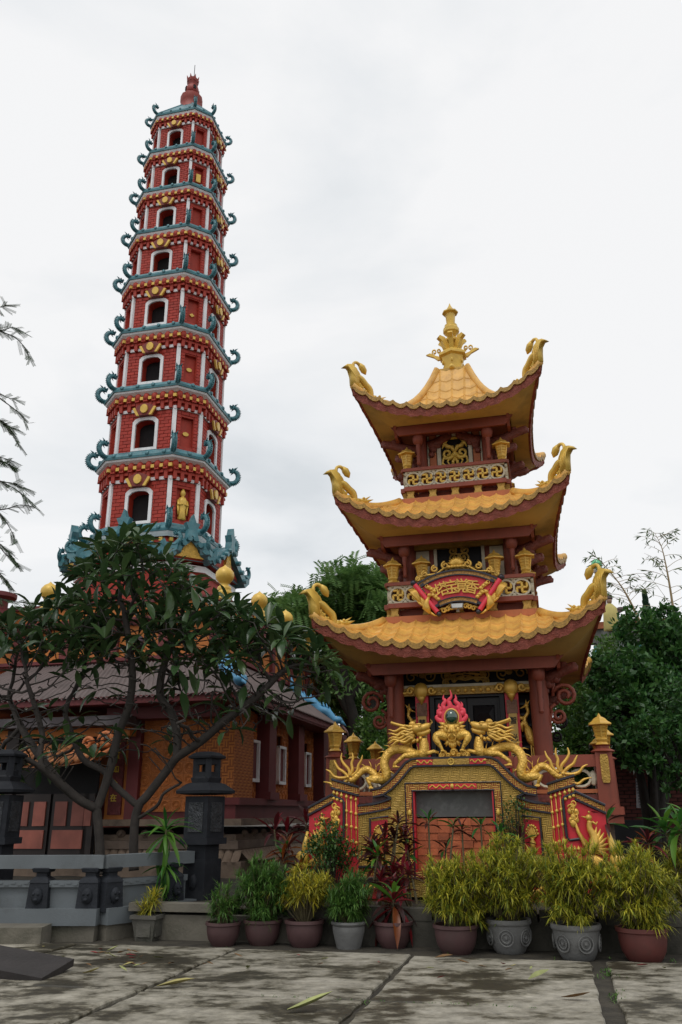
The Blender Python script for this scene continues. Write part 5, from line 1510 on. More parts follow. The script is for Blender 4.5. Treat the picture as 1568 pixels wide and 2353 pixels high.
OR = (.50, .165, .032)
ORW = mat('orange_wall_paint', OR, .7, var=.1, scale=1.5, dirt=(.28, .09, .03), dirt_amt=.5, dirt_scale=1.2, streak=True)
ORF = mat('orange_fret_wall', OR, .7, var=.1, scale=2, pattern=fret_pattern(8.0, (.28, .08, .02)))
ORT = mat('orange_rosette_tile', (.46, .145, .03), .6, var=.12, scale=6, rnd=.10)
MAR = mat('maroon_paint', (.145, .022, .024), .6, var=.18, scale=2, dirt=(.05, .015, .015), dirt_amt=.4, dirt_scale=2)
MARC = relief(mat('maroon_carving', (.15, .03, .03), .65, var=.3, scale=8), 'curl', 12, .9, .03)
CORR = mat('grey_brown_fibre_cement', (.135, .105, .10), .85, var=.18, scale=1.5, dirt=(.06, .05, .045), dirt_amt=.5, dirt_scale=1.0)
TSTONE = relief(mat('carved_temple_stone', (.17, .125, .095), .85, var=.3, scale=4, dirt=(.04, .033, .028), dirt_amt=.8, dirt_scale=2), 'curl', 7, .5, .02)
B1 = 11.2; A0 = -8.5
# stone base
MB().box(((A0 + .35) / 2, B1 / 2 - .1, .51), (.35 - A0, B1 + .5, .30)).build('base_plinth', STONEB, TEM)
MB().box(((A0 + .10) / 2, B1 / 2, .85), (.10 - A0, B1, .62)).build('base_core', STONEB, TEM)
MB().box(((A0 + .22) / 2, B1 / 2 - .05, .97), (.22 - A0, B1 + .3, .16)).build('carved_band', TSTONE, TEM)
MB().box(((A0 + .32) / 2, B1 / 2 - .1, 1.395), (.32 - A0, B1 + .45, .13)).build('base_slab', STONEB, TEM)
petal = MB().grid(lambda u, v: ((u - .5) * .17, -.05 - .20 * (1 - v) ** 1.5 - .05 * math.sin(PI * u) , .66 + .22 * v), 4, 4).mesh('lotus_petal', STONEB, True)
for i in range(34):
    o = link('lotus_petal', petal, TEM, (.2 - i * .18, -.08, 0))
for i in range(30):
    o = link('lotus_petal', petal, TEM, (.18, .05 + i * .18, 0)); o.rotation_euler.z = PI / 2
lion = MB().ell((0, 0, 0), (.11, .05, .08), 8, 6).ell((-.05, -.04, .02), .03, 6, 4).ell((.05, -.04, .02), .03, 6, 4).ell((0, -.05, -.02), (.05, .03, .025), 6, 4).mesh('lion_boss', STONEB, True)
for i in range(10): link('lion_boss', lion, TEM, (-.25 - i * .55, .0, 1.18))
for i in range(9): o = link('lion_boss', lion, TEM, (.10, .5 + i * .6, 1.18)); o.rotation_euler.z = PI / 2
MB().box((A0 / 2 + .05, B1 / 2, 1.62), (-A0, B1 - .1, .32)).build('maroon_plinth', MAR, TEM)
MB().box((A0 / 2 + .10, B1 / 2, 1.80), (-A0 + .1, B1, .14)).build('maroon_ledge', MAR, TEM)
MB().box((A0 / 2 - .2, B1 / 2 + .4, 2.9), (-A0 - .1, B1 - .7, 2.1)).build('wall_core', ORW, TEM)
# corner block with fret relief and side pilasters
MB().box((-.43, .60, 2.84), (.86, 1.19, 1.95)).build('corner_block', ORF, TEM)
for b0, b1 in ((1.75, 2.6), (4.15, 4.95), (6.6, 7.5), (9.0, 9.8)):
    MB().box((-.02, (b0 + b1) / 2 - .08, 2.88), (.36, .52, 1.98)).build('side_column', MAR, TEM)
    MB().box((.0, (b0 + b1) / 2 - .08, 1.93), (.46, .66, .16)).build('column_base', MAR, TEM)
    MB().box((-.11, b1 - .02, 2.84), (.16, .34, 1.95)).build('fret_strip', ORF, TEM)
tile = MB().box((0, 0, 0), (.245, .05, .245))
tile.tube([(.088 * math.cos(i * PI / 8), -.03, .088 * math.sin(i * PI / 8)) for i in range(17)], .013, 5, cap=False)
tile.tube([(.06 * math.cos(i * PI / 6), -.028, .06 * math.sin(i * PI / 6)) for i in range(13)], .008, 4, cap=False)
tile.ell((0, -.03, 0), (.035, .018, .035), 8, 5)
for sx in (-1, 1):
    for sz in (-1, 1): tile.ell((sx * .095, -.026, sz * .095), (.018, .01, .018), 5, 3)
TILE = tile.mesh('rosette_tile', ORT)
for i in range(5):
    for j in range(9):
        link('rosette_tile', TILE, TEM, (-.99 - i * .251, .02, 1.60 + .127 + j * .251))
for bs in ((1.30, 1.56), (2.75, 3.0, 3.25, 3.5, 3.75, 4.0), (5.15, 5.4, 5.65, 5.9, 6.15, 6.4)):
    for b in bs:
        for j in range(8):
            if 1 < j < 6 and ((1.2 < b < 1.6 and False) or 3.05 < b < 3.7 or 5.45 < b < 6.0): continue
            o = link('rosette_tile', TILE, TEM, (-.125, b, 1.99 + j * .251)); o.rotation_euler.z = PI / 2
for b in (1.40, 3.40, 5.72):
    w = .27
    fr = MB()
    for y0, y1, z0, z1 in ((b - w, b - w + .06, 2.22, 3.12), (b + w - .06, b + w, 2.22, 3.12), (b - w, b + w, 3.06, 3.12), (b - w, b + w, 2.22, 2.29)):
        fr.box((-.06, (y0 + y1) / 2, (z0 + z1) / 2), (.12 - .01 * (z1 - z0), y1 - y0, z1 - z0))
    fr.build('window_frame', WHITE, TEM)
    MB().box((-.10, b, 2.67), (.06, 2 * w - .1, .8)).build('window_shutter', MAR, TEM)
# front: couplet board, maroon column, doors
MB().box((-2.215, -.02, 2.6), (.27, .25, 2.3)).build('front_column', MAR, TEM)
MB().box((-2.61, .03, 2.55), (.50, .16, 2.2)).build('orange_pilaster', ORW, TEM)
cbd = MB().box((-2.61, -.07, 2.5), (.30, .06, 1.9)).build('couplet_board', MARC, TEM)
YEL = mat('yellow_lettering', (.72, .50, .05), .5, var=.1)
for j, ch in enumerate('三寶如今在'):
    gm_ = MB(); add_glyph(gm_, ch, (-2.64, -.11, 3.05 - j * .29), .15, .01); gm_.build('written_character', YEL, cbd)
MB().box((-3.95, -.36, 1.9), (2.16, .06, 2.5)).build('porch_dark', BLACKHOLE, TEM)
DRW = mat('dark_wood', (.025, .016, .014), .6, var=.3, scale=4)
DRP = mat('red_wood_panel', (.33, .10, .07), .55, var=.25, scale=3, rnd=.25)
for x0 in (-4.75, -3.85):
    MB().box((x0 + .42, -.42, 1.35), (.84, .05, 1.25)).build('door_leaf', DRW, TEM)
    for px_, pw in ((.22, .28), (.62, .28)):
        MB().box((x0 + px_, -.45, 1.58), (pw, .05, .48)).build('door_panel', DRP, TEM)
    MB().box((x0 + .42, -.45, 1.08), (.70, .05, .36)).build('door_panel', DRP, TEM)
MB().box((-3.0, -.42, 1.35), (.24, .05, 1.25)).build('door_leaf', DRW, TEM); MB().box((-3.0, -.45, 1.58), (.16, .05, .48)).build('door_panel', DRP, TEM)
MB().box((-4.95, -.4, 2.0), (.3, .2, 2.6)).build('porch_post', DRW, TEM)
# fascia slab and porch tile roof
MB().box((-3.9, -.35, 3.42), (3.6, .9, .20)).build('grey_slab', mat('purple_grey_slab', (.075, .062, .068), .6, var=.15, scale=2, dirt=(.25, .25, .25), dirt_amt=.4, dirt_scale=2), TEM)
MB().box((-3.9, -.2, 3.22), (3.4, .5, .18)).build('porch_beam', ORW, TEM)
MB().box((-1.5, -.15, 3.62), (2.6, .5, .3)).build('front_beam', MAR, TEM)
PT = mat('mossy_terracotta_tile', (.34, .13, .045), .75, var=.35, scale=6, rnd=.35, dirt=(.05, .04, .03), dirt_amt=.7, dirt_scale=5)
ptile = MB().tube([(0, 0, 0), (0, .32, .13)], .062, 8).mesh('roof_tile', PT, True)
for i in range(13):
    for j in range(4):
        x = -4.35 + i * .15; sag = .16 * ((x + 3.5) / .9) ** 2
        o = link('roof_tile', ptile, TEM, (x, -1.6 + j * .26, 2.50 + sag * .5 + j * .105))
pd = MB().grid(lambda u, v: (-4.45 + 2.05 * u, -1.62 + 1.1 * v, 2.44 + .08 * ((u - .47) * 2.2) ** 2 + .43 * v), 8, 3); pd.build('porch_roof_deck', PT, TEM)
so = MB()
G = lambda x, z: (x, -1.15 , z)
so.tube([G(*p) for p in spiral((-2.34, 2.98), .17, 1.4, -1, PI)], .05, 7); so.tube([G(*p) for p in spiral((-2.75, 2.93), .12, 1.3, 1, 0)], .045, 7); so.tube([G(*p) for p in spiral((-2.52, 2.66), .10, 1.4, -1, PI / 2)], .04, 7)
so.tube(bez([G(-3.2, 2.72), G(-2.9, 2.72), G(-2.6, 2.66), G(-2.35, 2.72), G(-2.12, 2.88), G(-2.05, 3.05)], 14), lerpl([.03, .06, .065, .06, .05, .02], 15), 7)
so.tube(bez([G(-3.0, 2.85), G(-2.72, 2.83), G(-2.5, 2.9)], 8), .045, 7)
so.build('scroll_ornament', mat('orange_terracotta_scroll', (.52, .16, .045), .6, var=.12), TEM, True)
# corrugated roofs
def corr(name, fn, L, n):
    mb = MB(); mb.grid(fn, n, 3); return mb.build(name, CORR, TEM, True)
wv = .13
nF = int(7.2 / wv * 6)
corr('corrugated_roof', lambda u, v: (-6.6 + (7.35 - 1.85 * v) * u, -1.0 + 2.75 * v, 3.86 + 1.28 * v + .022 * math.sin((-6.6 + 7.35 * u) / wv * 2 * PI)), 7, nF)
corr('corrugated_roof', lambda u, v: (.62 - 1.7 * v, -1.0 + (7.75 + .0 * v) * u + 2.4 * v * (1 - u), 3.90 + 1.26 * v + .022 * math.sin((7.6 * u) / wv * 2 * PI)), 7, int(7.6 / wv * 6))
MB().box((.52, 2.85, 3.84), (.06, 7.5, .16)).build('eave_board', MAR, TEM)
MB().box((-3.0, -.93, 3.81), (7.3, .06, .16)).build('eave_board', MAR, TEM)
MB().box((-3.0, .3, 3.74), (7.0, 2.4, .04)).build('eave_soffit', MAR, TEM); MB().box((.15, 3.4, 3.74), (.75, 6.6, .04)).build('eave_soffit', MAR, TEM)
# upper storey
def ring_box(name, z0, z1, out, m_):
    a1 = -1.1 + out; b0 = 1.75 - out
    MB().box(((A0 + a1) / 2, (b0 + B1) / 2, (z0 + z1) / 2), (a1 - A0, B1 - b0, z1 - z0)).build(name, m_, TEM)
ring_box('upper_wall', 5.0, 6.05, 0, ORW); ring_box('cornice', 5.02, 5.10, .14, MARC); ring_box('cornice', 5.105, 5.19, .22, MAR)
ring_box('cornice', 6.02, 6.12, .10, MAR); ring_box('cornice', 6.12, 6.20, .2, MARC)
ring_box('parapet', 6.2, 6.62, -.15, ORW); ring_box('parapet_rail', 6.62, 6.72, -.08, MAR)
for i in range(6):
    MB().box((-1.25 - i * 1.35, 1.72, 5.60), (.26, .14, .85)).build('carved_pilaster', MARC, TEM)
for i in range(6):
    MB().box((-1.07, 1.95 + i * 1.8, 5.60), (.14, .26, .85)).build('carved_pilaster', MARC, TEM)
for i in range(5):
    em = MB().ell((-1.92 - i * 1.35, 1.74, 5.62), (.12, .04, .13), 8, 6); em.build('flower_boss', mat('dark_purple_boss', (.06, .035, .05), .6), TEM, True)
FIN = MB().lathe([(.21, 0), (.21, .10), (.17, .13), (.20, .16), (.20, .24), (.165, .27), (.18, .30), (.17, .36), (.12, .40), (.105, .44), (.14, .48), (.215, .57), (.235, .66), (.22, .75), (.15, .84), (.05, .90), (.004, .95)], 18).mesh('gold_finial', GOLDY, True)
PED = MB().lathe([(.24, -.45), (.24, -.38), (.20, -.34), (.20, -.06), (.25, -.02), (.25, .0)], 18).mesh('finial_drum', MAR)
for a, b, z in ((-1.1, 1.79, 6.49), (-1.1, 4.43, 6.47), (-1.1, 6.88, 6.5), (-1.1, 9.6, 6.52), (-6.0, 1.8, 6.40), (-8.2, 1.8, 6.4)):
    link('gold_finial', FIN, TEM, (a, b, z)); link('finial_drum', PED, TEM, (a, b, z))
tp = MB().lathe([(.30, 5.9), (.30, 6.5), (.22, 6.55), (.22, 6.75), (.42, 6.85), (.42, 6.95), (.25, 7.0)], 14, (-7.1, 1.3, 0)); tp.build('maroon_post', MAR, TEM, auto=40)
# blue hip dragons
def blue_dragon(p, q, label_parent):
    p, q = Vector(p), Vector(q); d = q - p
    m = MB(); n = 14
    pts = [p + d * (i / n) + Vector((0, 0, .10 + .05 * math.sin(i * 1.3))) for i in range(n + 1)]
    m.tube(pts, lerpl([.03, .12, .15, .14, .12, .10], n + 1), 8)
    for i in range(2, n - 1): m.spike(pts[i] + Vector((0, 0, .08)), pts[i] + Vector((0, 0, .24)) - d.normalized() * .05, .05, 4)
    m.ell(q + Vector((0, 0, .12)), (.16, .14, .11), 9, 6); m.spike(q + Vector((.05, 0, .12)), q + d.normalized() * .32 + Vector((0, 0, .12)), .09, 6)
    m.tube([p, p + Vector((0, 0, .25)), p - d.normalized() * .05 + Vector((0, 0, .45))], [.10, .08, .01], 6)
    m.build('hip_dragon', BLUE, TEM, True)
blue_dragon((-.75, 6.55, 4.85), (.55, 6.75, 3.95), TEM)
blue_dragon((-.55, .3, 4.7), (.35, -.7, 4.05), TEM)
st = MB().tube([(.62, 6.85, 3.95), (.78, 7.0, 3.75), (.85, 7.1, 3.5)], [.05, .035, .01], 6); st.build('hip_curl', mat('pinkish_stone', (.35, .2, .2), .7), TEM, True)
# ================================================================== stone lanterns, balustrade, slabs
def stone_lantern(loc, label, rz):
    L_ = thing('stone_lantern', label, 'stone lantern', loc, rz, 'dark stone lanterns by the planter')
    MB().box((0, 0, .29), (.40, .40, .60)).build('pedestal', STONED, L_)
    MB().box((0, 0, .69), (.34, .34, .22)).build('neck', STONED, L_)
    MB().box((0, 0, .84), (.50, .50, .09)).build('lower_ledge', STONED, L_)
    bd = MB().box((0, 0, 1.18), (.43, .43, .60)).build('body', STONED, L_)
    rl = relief(mat('carved_dark_stone', (.03, .033, .038), .6, var=.4, scale=8), 'curl', 11, 1.0, .04)
    for k in range(4):
        a = k * PI / 2; MB().box((math.sin(a) * .213, -math.cos(a) * .213, 1.18), (.27, .03, .42), a).build('carved_panel', rl, bd)
    ca = MB().lathe([(.30, 1.50), (.45, 1.52), (.46, 1.56), (.30, 1.66), (.22, 1.68), (.24, 1.74), (.20, 1.78)], 4, ph=PI / 4); ca.build('lower_roof', STONED, L_)
    for k in range(4):
        a = k * PI / 2 + PI / 4; MB().box((.165 * math.cos(a), .165 * math.sin(a), 1.89), (.09, .09, .28), a).build('chamber_post', STONED, L_)
    MB().box((0, 0, 1.785), (.28, .28, .03)).build('chamber_floor', STONED, L_)
    for k in range(4):
        a = k * PI / 2
        MB().box((math.sin(a) * .13, -math.cos(a) * .13, 1.99), (.26, .04, .09), a).build('chamber_panel', STONED, L_); MB().box((math.sin(a) * .13, -math.cos(a) * .13, 1.80), (.26, .04, .07), a).build('chamber_panel', STONED, L_)
    MB().lathe([(.20, 2.02), (.29, 2.04), (.30, 2.07), (.18, 2.13), (.10, 2.14)], 4, ph=PI / 4).build('upper_roof', STONED, L_)
    lb = MB().ell((0, -.2, .28), (.07, .05, .11), 8, 6); lb.build('lion_boss', STONED, L_, True)
    return L_
stone_lantern((-2.12, 13.49, .33), 'dark carved stone lantern right of the frangipani trunk', R(-28))
pL = at_y(12, 1800, 13.2)
stone_lantern((pL.x, 13.2, .36), 'dark carved stone lantern cut off by the left edge', R(-8))
BAL = thing('stone_balustrade', 'blue-grey stone planter balustrade with dark posts round the frangipani', 'balustrade', (0, 0, 0))
K0, K1, K2 = Vector((-6.6, 12.42, 0)), Vector((-3.24, 12.16, 0)), Vector((-2.30, 13.35, 0))
PD = relief(mat('dark_post_stone', (.022, .025, .031), .7, var=.25, scale=4, spec=.25), 'curl', 9, .4, .02)
def seg(p, q, posts):
    d = (q - p); L = d.length; rz = math.atan2(d.y, d.x); M = Matrix.Translation((p + q) / 2) @ Matrix.Rotation(rz, 4, 'Z')
    def put(nm, c, dim, m_, tp=1.0):
        mb = MB().box(c, dim, taper=tp); mb.xf(M); return mb.build(nm, m_, BAL)
    put('base_wall', (0, .05, .08), (L - .02, .40, .22), CONC)
    put('plinth', (0, .02, .29), (L + .03, .42, .20), STONEG)
    put('top_rail', (0, 0, .955), (L + .04, .20, .165), STONEG)
    edges = [-L / 2] + sorted(posts) + [L / 2]
    for a, b in zip(edges, edges[1:]):
        if b - a > .3:
            put('panel', ((a + b) / 2, .02, .52), (b - a - .16, .12, .26), STONEG)
            put('panel_cap', ((a + b) / 2, .0, .685), (b - a - .18, .18, .08), STONEG)
            n = int((b - a - .2) / .09)
            fm = MB()
            for i in range(n):
                x = a + .13 + i * .09; fm.box((x, -.095, .695 if i % 2 else .675), (.06, .012, .016))
            fm.xf(M); tag(fm.build('cap_fret', STONEG, BAL), kind='stuff')
    for x in posts:
        mb = MB().box((x, -.02, .52), (.30, .24, .36), taper=.86).lathe([(.19, .70), (.17, .74), (.10, .78), (.10, .82), (.15, .83), (.17, .875), (.10, .90)], 4, (x, 0, 0), ph=PI / 4); mb.xf(M); po = mb.build('post', PD, BAL)
        lb = MB().ell((x, -.15, .54), (.075, .05, .10), 9, 7).ell((x - .03, -.19, .57), .022, 6, 4).ell((x + .03, -.19, .57), .022, 6, 4).ell((x, -.19, .50), (.035, .03, .025), 6, 4); lb.xf(M); lb.build('lion_boss', PD, po, True)
Ls = (K1 - K0).length
seg(K0, K1, [Ls / 2 - .03 - .12, Ls / 2 - .83, Ls / 2 - 1.6, Ls / 2 - 2.4])
seg(K1, K2, [-.35 + .78, -.75 + .1])
# slab leaning on the ground at the left edge, step behind it
pS = at_z(20, 2235, .06)
SL = tag(MB().box((0, 0, 0), (1.15, .60, .07), mat=Matrix.Rotation(R(-12), 3, 'Z') @ Matrix.Rotation(R(7), 3, 'Y') @ Matrix.Rotation(R(8), 3, 'X')).build('stone_slab', mat('dark_worn_board', (.026, .022, .021), .75, var=.25, scale=3, bump=.3, bscale=18)), 'dark worn slab propped on the paving at the left edge', 'slab')
SL.location = (pS.x - .06, pS.y + .12, .135)
pS = at_z(20, 2175, .0)
ST = tag(MB().box((0, 0, .11), (1.5, .5, .22), R(2)).build('concrete_step', CONC), 'mossy concrete step below the left balustrade', 'step')
ST.location = (pS.x - .35, pS.y + .18, 0)
# ================================================================== potted plants in front of the bed
def blade(mb, base, dirv, L, w, droop=.35):
    """narrow leaf of two quads bending over"""
    d = Vector(dirv).normalized(); s = d.cross(Vector((0, 0, 1)))
    if s.length < 1e-3: s = Vector((1, 0, 0))
    s.normalize(); b = Vector(base)
    m = b + d * L * .5; t = b + d * L + Vector((0, 0, -droop * L))
    mb.add([b - s * w * .35, b + s * w * .35, m + s * w * .5, m - s * w * .5, t], [(0, 1, 2, 3), (3, 2, 4)])
def rdir(rn, up=.3):
    while True:
        v = Vector((rn.uniform(-1, 1), rn.uniform(-1, 1), rn.uniform(-1, 1)))
        if .1 < v.length < 1: break
    v.normalize(); v.z += up
    return v.normalized()
YG = leafmat('yellow_green_narrow_leaf', (.085, .15, .018), (.60, .54, .05), .5, .3)
YGD = leafmat('green_narrow_leaf', (.035, .11, .022), (.13, .25, .045), .5, .3)
YGY = leafmat('yellow_narrow_leaf', (.16, .20, .03), (.60, .50, .04), .5, .3)
STEM = mat('pale_stem', (.12, .10, .05), .8, var=.3)
MAUVE = mat('mauve_clay_pot', (.092, .046, .046), .6, var=.2, scale=4, rnd=.12, dirt=(.05, .04, .035), dirt_amt=.6, dirt_scale=4)
REDCLAY = mat('red_clay_pot', (.13, .036, .030), .6, var=.2, scale=4, dirt=(.06, .03, .025), dirt_amt=.6, dirt_scale=4)
GREYPOT = mat('grey_cement_pot', (.17, .17, .165), .85, var=.2, scale=4, rnd=.1, dirt=(.05, .052, .045), dirt_amt=.7, dirt_scale=3, bump=.3, bscale=30)
POTSOIL = mat('pot_soil', (.035, .028, .02), .95, var=.4, scale=10)
def bush(mb, rn, c, rx, rz, nst, nbl, L, w, bare=.0):
    """tufts of narrow leaves spread through an egg-shaped volume; c = foot of the plant"""
    stems = MB()
    for i in range(nst):
        v = rdir(rn, .05); r = rn.random() ** .38 * (1 + .55 * mnoise.noise(v * 1.9 + Vector((rx * 91, rz * 57, nst))))
        p = Vector((v.x * rx * r, v.y * rx * r, rz * (1.0 + v.z * r * .98)))
        if p.z < bare: p.z = bare + rn.random() * .15
        f = Vector((p.x * .18, p.y * .18, 0))
        stems.tube([c + f, c + (f + p) * .5 + Vector((0, 0, .03)), c + p], [.006, .005, .003], 4, cap=False)
        ax = (p - Vector((0, 0, rz * .35))).normalized()
        for k in range(nbl):
            q = p - ax * rn.uniform(0, .10)
            d = (rdir(rn, .05) + ax * .85)
            blade(mb, c + q, d, L * rn.uniform(.65, 1.15), w * rn.uniform(.7, 1.2), rn.uniform(.0, .40))
    return stems
def round_pot(kind, r, h):
    m = MB()
    if kind == 'bowl':
        m.lathe([(r * .62, 0), (r * .68, .02), (r * .72, .035), (r * .86, h * .30), (r * .94, h * .62), (r * .95, h * .84), (r * 1.03, h * .88), (r * 1.03, h), (r * .90, h), (r * .86, h * .90)], 28)
    elif kind == 'plain':
        m.lathe([(r * .68, 0), (r * .76, h * .2), (r * .90, h * .6), (r * .93, h * .80), (r * .90, h * .83), (r * .97, h * .86), (r * 1.02, h * .92), (r * .98, h), (r * .88, h), (r * .85, h * .9)], 28)
    else:
        m.lathe([(r * .62, 0), (r * .68, .02), (r * .82, h * .25), (r * .92, h * .55), (r * .94, h * .82), (r * 1.0, h * .85), (r * 1.03, h * .9), (r * 1.0, h), (r * .88, h), (r * .85, h * .9)], 28)
        for q in range(6):
            a = q * PI / 3 + .35; u = Vector((math.cos(a), math.sin(a), 0)); t = Vector((-u.y, u.x, 0))
            for rr in (.085, .05):
                m.tube([u * (r * (.86 + .10 * (h * .48 + rr * math.sin(i * PI / 8)) / h)) + t * (rr * math.cos(i * PI / 8)) + Vector((0, 0, h * .48 + rr * math.sin(i * PI / 8))) for i in range(17)], .010, 5, cap=False)
            m.ell(u * (r * .91) + Vector((0, 0, h * .48)), (.02, .02, .02), 6, 4)
    return m
def potted(label, loc, kind, pm, r, h, rx, rz, mt, seed, nst=70, nbl=20, L=.13, w=.0125, bare=.0, lift=0.0):
    nst = int(nst * 2.1); nbl = int(nbl * 1.45)
    rn = random.Random(seed)
    t = thing('potted_plant', label, 'potted plant', loc, rn.uniform(0, 6), 'row of potted plants before the flower bed')
    round_pot(kind, r, h).build('pot', pm, t, auto=45)
    MB().lathe([(.01, h * .86), (r * .88, h * .88), (r * .88, h * .90), (.01, h * .93)], 20).build('soil', POTSOIL, t)
    mb = MB(); st = bush(mb, rn, Vector((0, 0, h * .9 + lift)), rx, rz, nst, nbl, L, w, bare)
    tag(st.build('stems', STEM, t), kind='stuff'); tag(mb.build('foliage', mt, t), kind='stuff')
    return t
def gz(px, py): return at_z(px, py, .0)
potted('small sparse green bush in a mauve bowl, leftmost round pot of the row', gz(512, 2172), 'bowl', MAUVE, .22, .27, .24, .25, YGD, 1, 30, 14, .12)
potted('tall dark green bush in a mauve bowl, second round pot from the left', gz(603, 2170), 'bowl', MAUVE, .24, .29, .35, .38, YGD, 2, 120, 20, .14)
potted('yellow bush with bare stems in a mauve bowl, third pot from the left', gz(700, 2174), 'bowl', MAUVE, .245, .30, .35, .34, YGY, 3, 75, 18, .13, bare=.26)
potted('low bright green bush in a plain grey pot, fourth from the left', gz(802, 2178), 'plain', GREYPOT, .215, .30, .30, .27, YGD, 4, 85, 20, .14)
potted('yellow-green bush in a mauve bowl, right of the red cordyline pot', gz(1050, 2190), 'bowl', MAUVE, .262, .31, .39, .41, YG, 6, 120, 20, .13)
potted('largest yellow-green bush in a grey pot with round scroll reliefs', gz(1173, 2188), 'scroll', GREYPOT, .265, .36, .47, .47, YG, 7, 150, 20, .13)
potted('yellow-green bush in a wide grey scroll pot, second pot from the right', gz(1330, 2203), 'scroll', GREYPOT, .275, .36, .46, .45, YG, 8, 140, 20, .13)
potted('yellow-green bush in a red clay bowl, rightmost whole pot', gz(1483, 2208), 'bowl', REDCLAY, .275, .34, .46, .44, YG, 9, 140, 20, .13)
potted('yellow-green bush cut off by the right edge', gz(1590, 2150) + Vector((.08, 0, 0)), 'bowl', MAUVE, .25, .30, .42, .46, YG, 10, 110, 20, .13)

# ---- broad-leaved plants: every leaf is an object
def leaf_mesh(name, L, w, m_, bend=.35, fold=.25, n=5, peak=.55):
    mb = MB(); vs = []; fs = []
    for i in range(n + 1):
        t = i / n; x = L * t * (1 - .12 * bend * t); z = -bend * L * t * t * .6
        ww = w * (math.sin(PI * min(1, t / (2 * peak))) if t < peak else math.cos(PI / 2 * (t - peak) / (1 - peak)) ** .8) if 0 < t < 1 else (w * .12 if t == 0 else 0.001)
        vs += [(x, -ww / 2, z + fold * ww), (x, 0, z), (x, ww / 2, z + fold * ww)]
    for i in range(n):
        a = i * 3; fs += [(a, a + 3, a + 4, a + 1), (a + 1, a + 4, a + 5, a + 2)]
    return mb.add(vs, fs).mesh(name, m_, True)
CR = leafmat('cordyline_red_leaf', (.20, .012, .018), (.055, .012, .014), .35, .3, rnd=1)
CD = leafmat('cordyline_dark_leaf', (.035, .014, .014), (.10, .022, .018), .35, .25, rnd=1)
CP = leafmat('cordyline_pink_leaf', (.33, .03, .05), (.10, .015, .02), .35, .3, rnd=1)
CO = leafmat('croton_orange_leaf', (.30, .075, .015), (.07, .025, .012), .35, .3, rnd=1)
CG = leafmat('broad_green_leaf', (.022, .105, .018), (.055, .18, .03), .35, .3, rnd=1)
LG = leafmat('light_green_leaf', (.06, .19, .022), (.13, .26, .03), .4, .35, rnd=1)
LM = {}
for nm, m_ in (('r', CR), ('d', CD), ('p', CP), ('o', CO), ('g', CG), ('l', LG)):
    LM[nm] = [leaf_mesh('leaf', 1, .20, m_, b, .3) for b in (.25, .6, 1.0)]
    LM[nm + 'n'] = [leaf_mesh('leaf', 1, .13, m_, b, .3) for b in (.4, .8, 1.2)]
def rosette(t, top, rn, kinds, n, L, lo=5, hi=75, narrow=False):
    for k in range(n):
        a = k * 2.4 + rn.uniform(-.3, .3); f = k / max(1, n - 1)
        pitch = R(hi - (hi - lo) * f + rn.uniform(-8, 8))
        ks = rn.choice(kinds) + ('n' if narrow else '')
        o = link('leaf', rn.choice(LM[ks]), t, top + Vector((0, 0, -.10 * f * L * 2)))
        s = L * rn.uniform(.75, 1.15) * (.7 + .3 * f)
        o.rotation_euler = (rn.uniform(-.3, .3), -pitch, a); o.scale = (s, s, s)
def cordyline(label, px, py_top, Y, z0, n, L, kinds, seed, stems=1, narrow=False, lo=-5, name='cordyline', cat='plant', group='broad-leaved plants in the flower bed', spread=.14):
    rn = random.Random(seed); top = at_y(px, py_top, Y)
    base = Vector((top.x, Y, z0)); t = thing(name, label, cat, base, 0, group)
    for s_ in range(stems):
        off = Vector((rn.uniform(-1, 1), rn.uniform(-1, 1), 0)) * spread * (1 if stems > 1 else 0)
        h = (top.z - z0) * (1 if s_ == 0 else rn.uniform(.55, .95))
        tp = Vector((off.x * 1.6, off.y * 1.6, h))
        MB().tube([off * .4, off + Vector((0, 0, h * .5)), tp], [.016, .013, .012], 6).build('stem', STEM, t)
        rosette(t, tp, rn, kinds, n, L, lo, 80, narrow)
    return t
bd = BED - .05
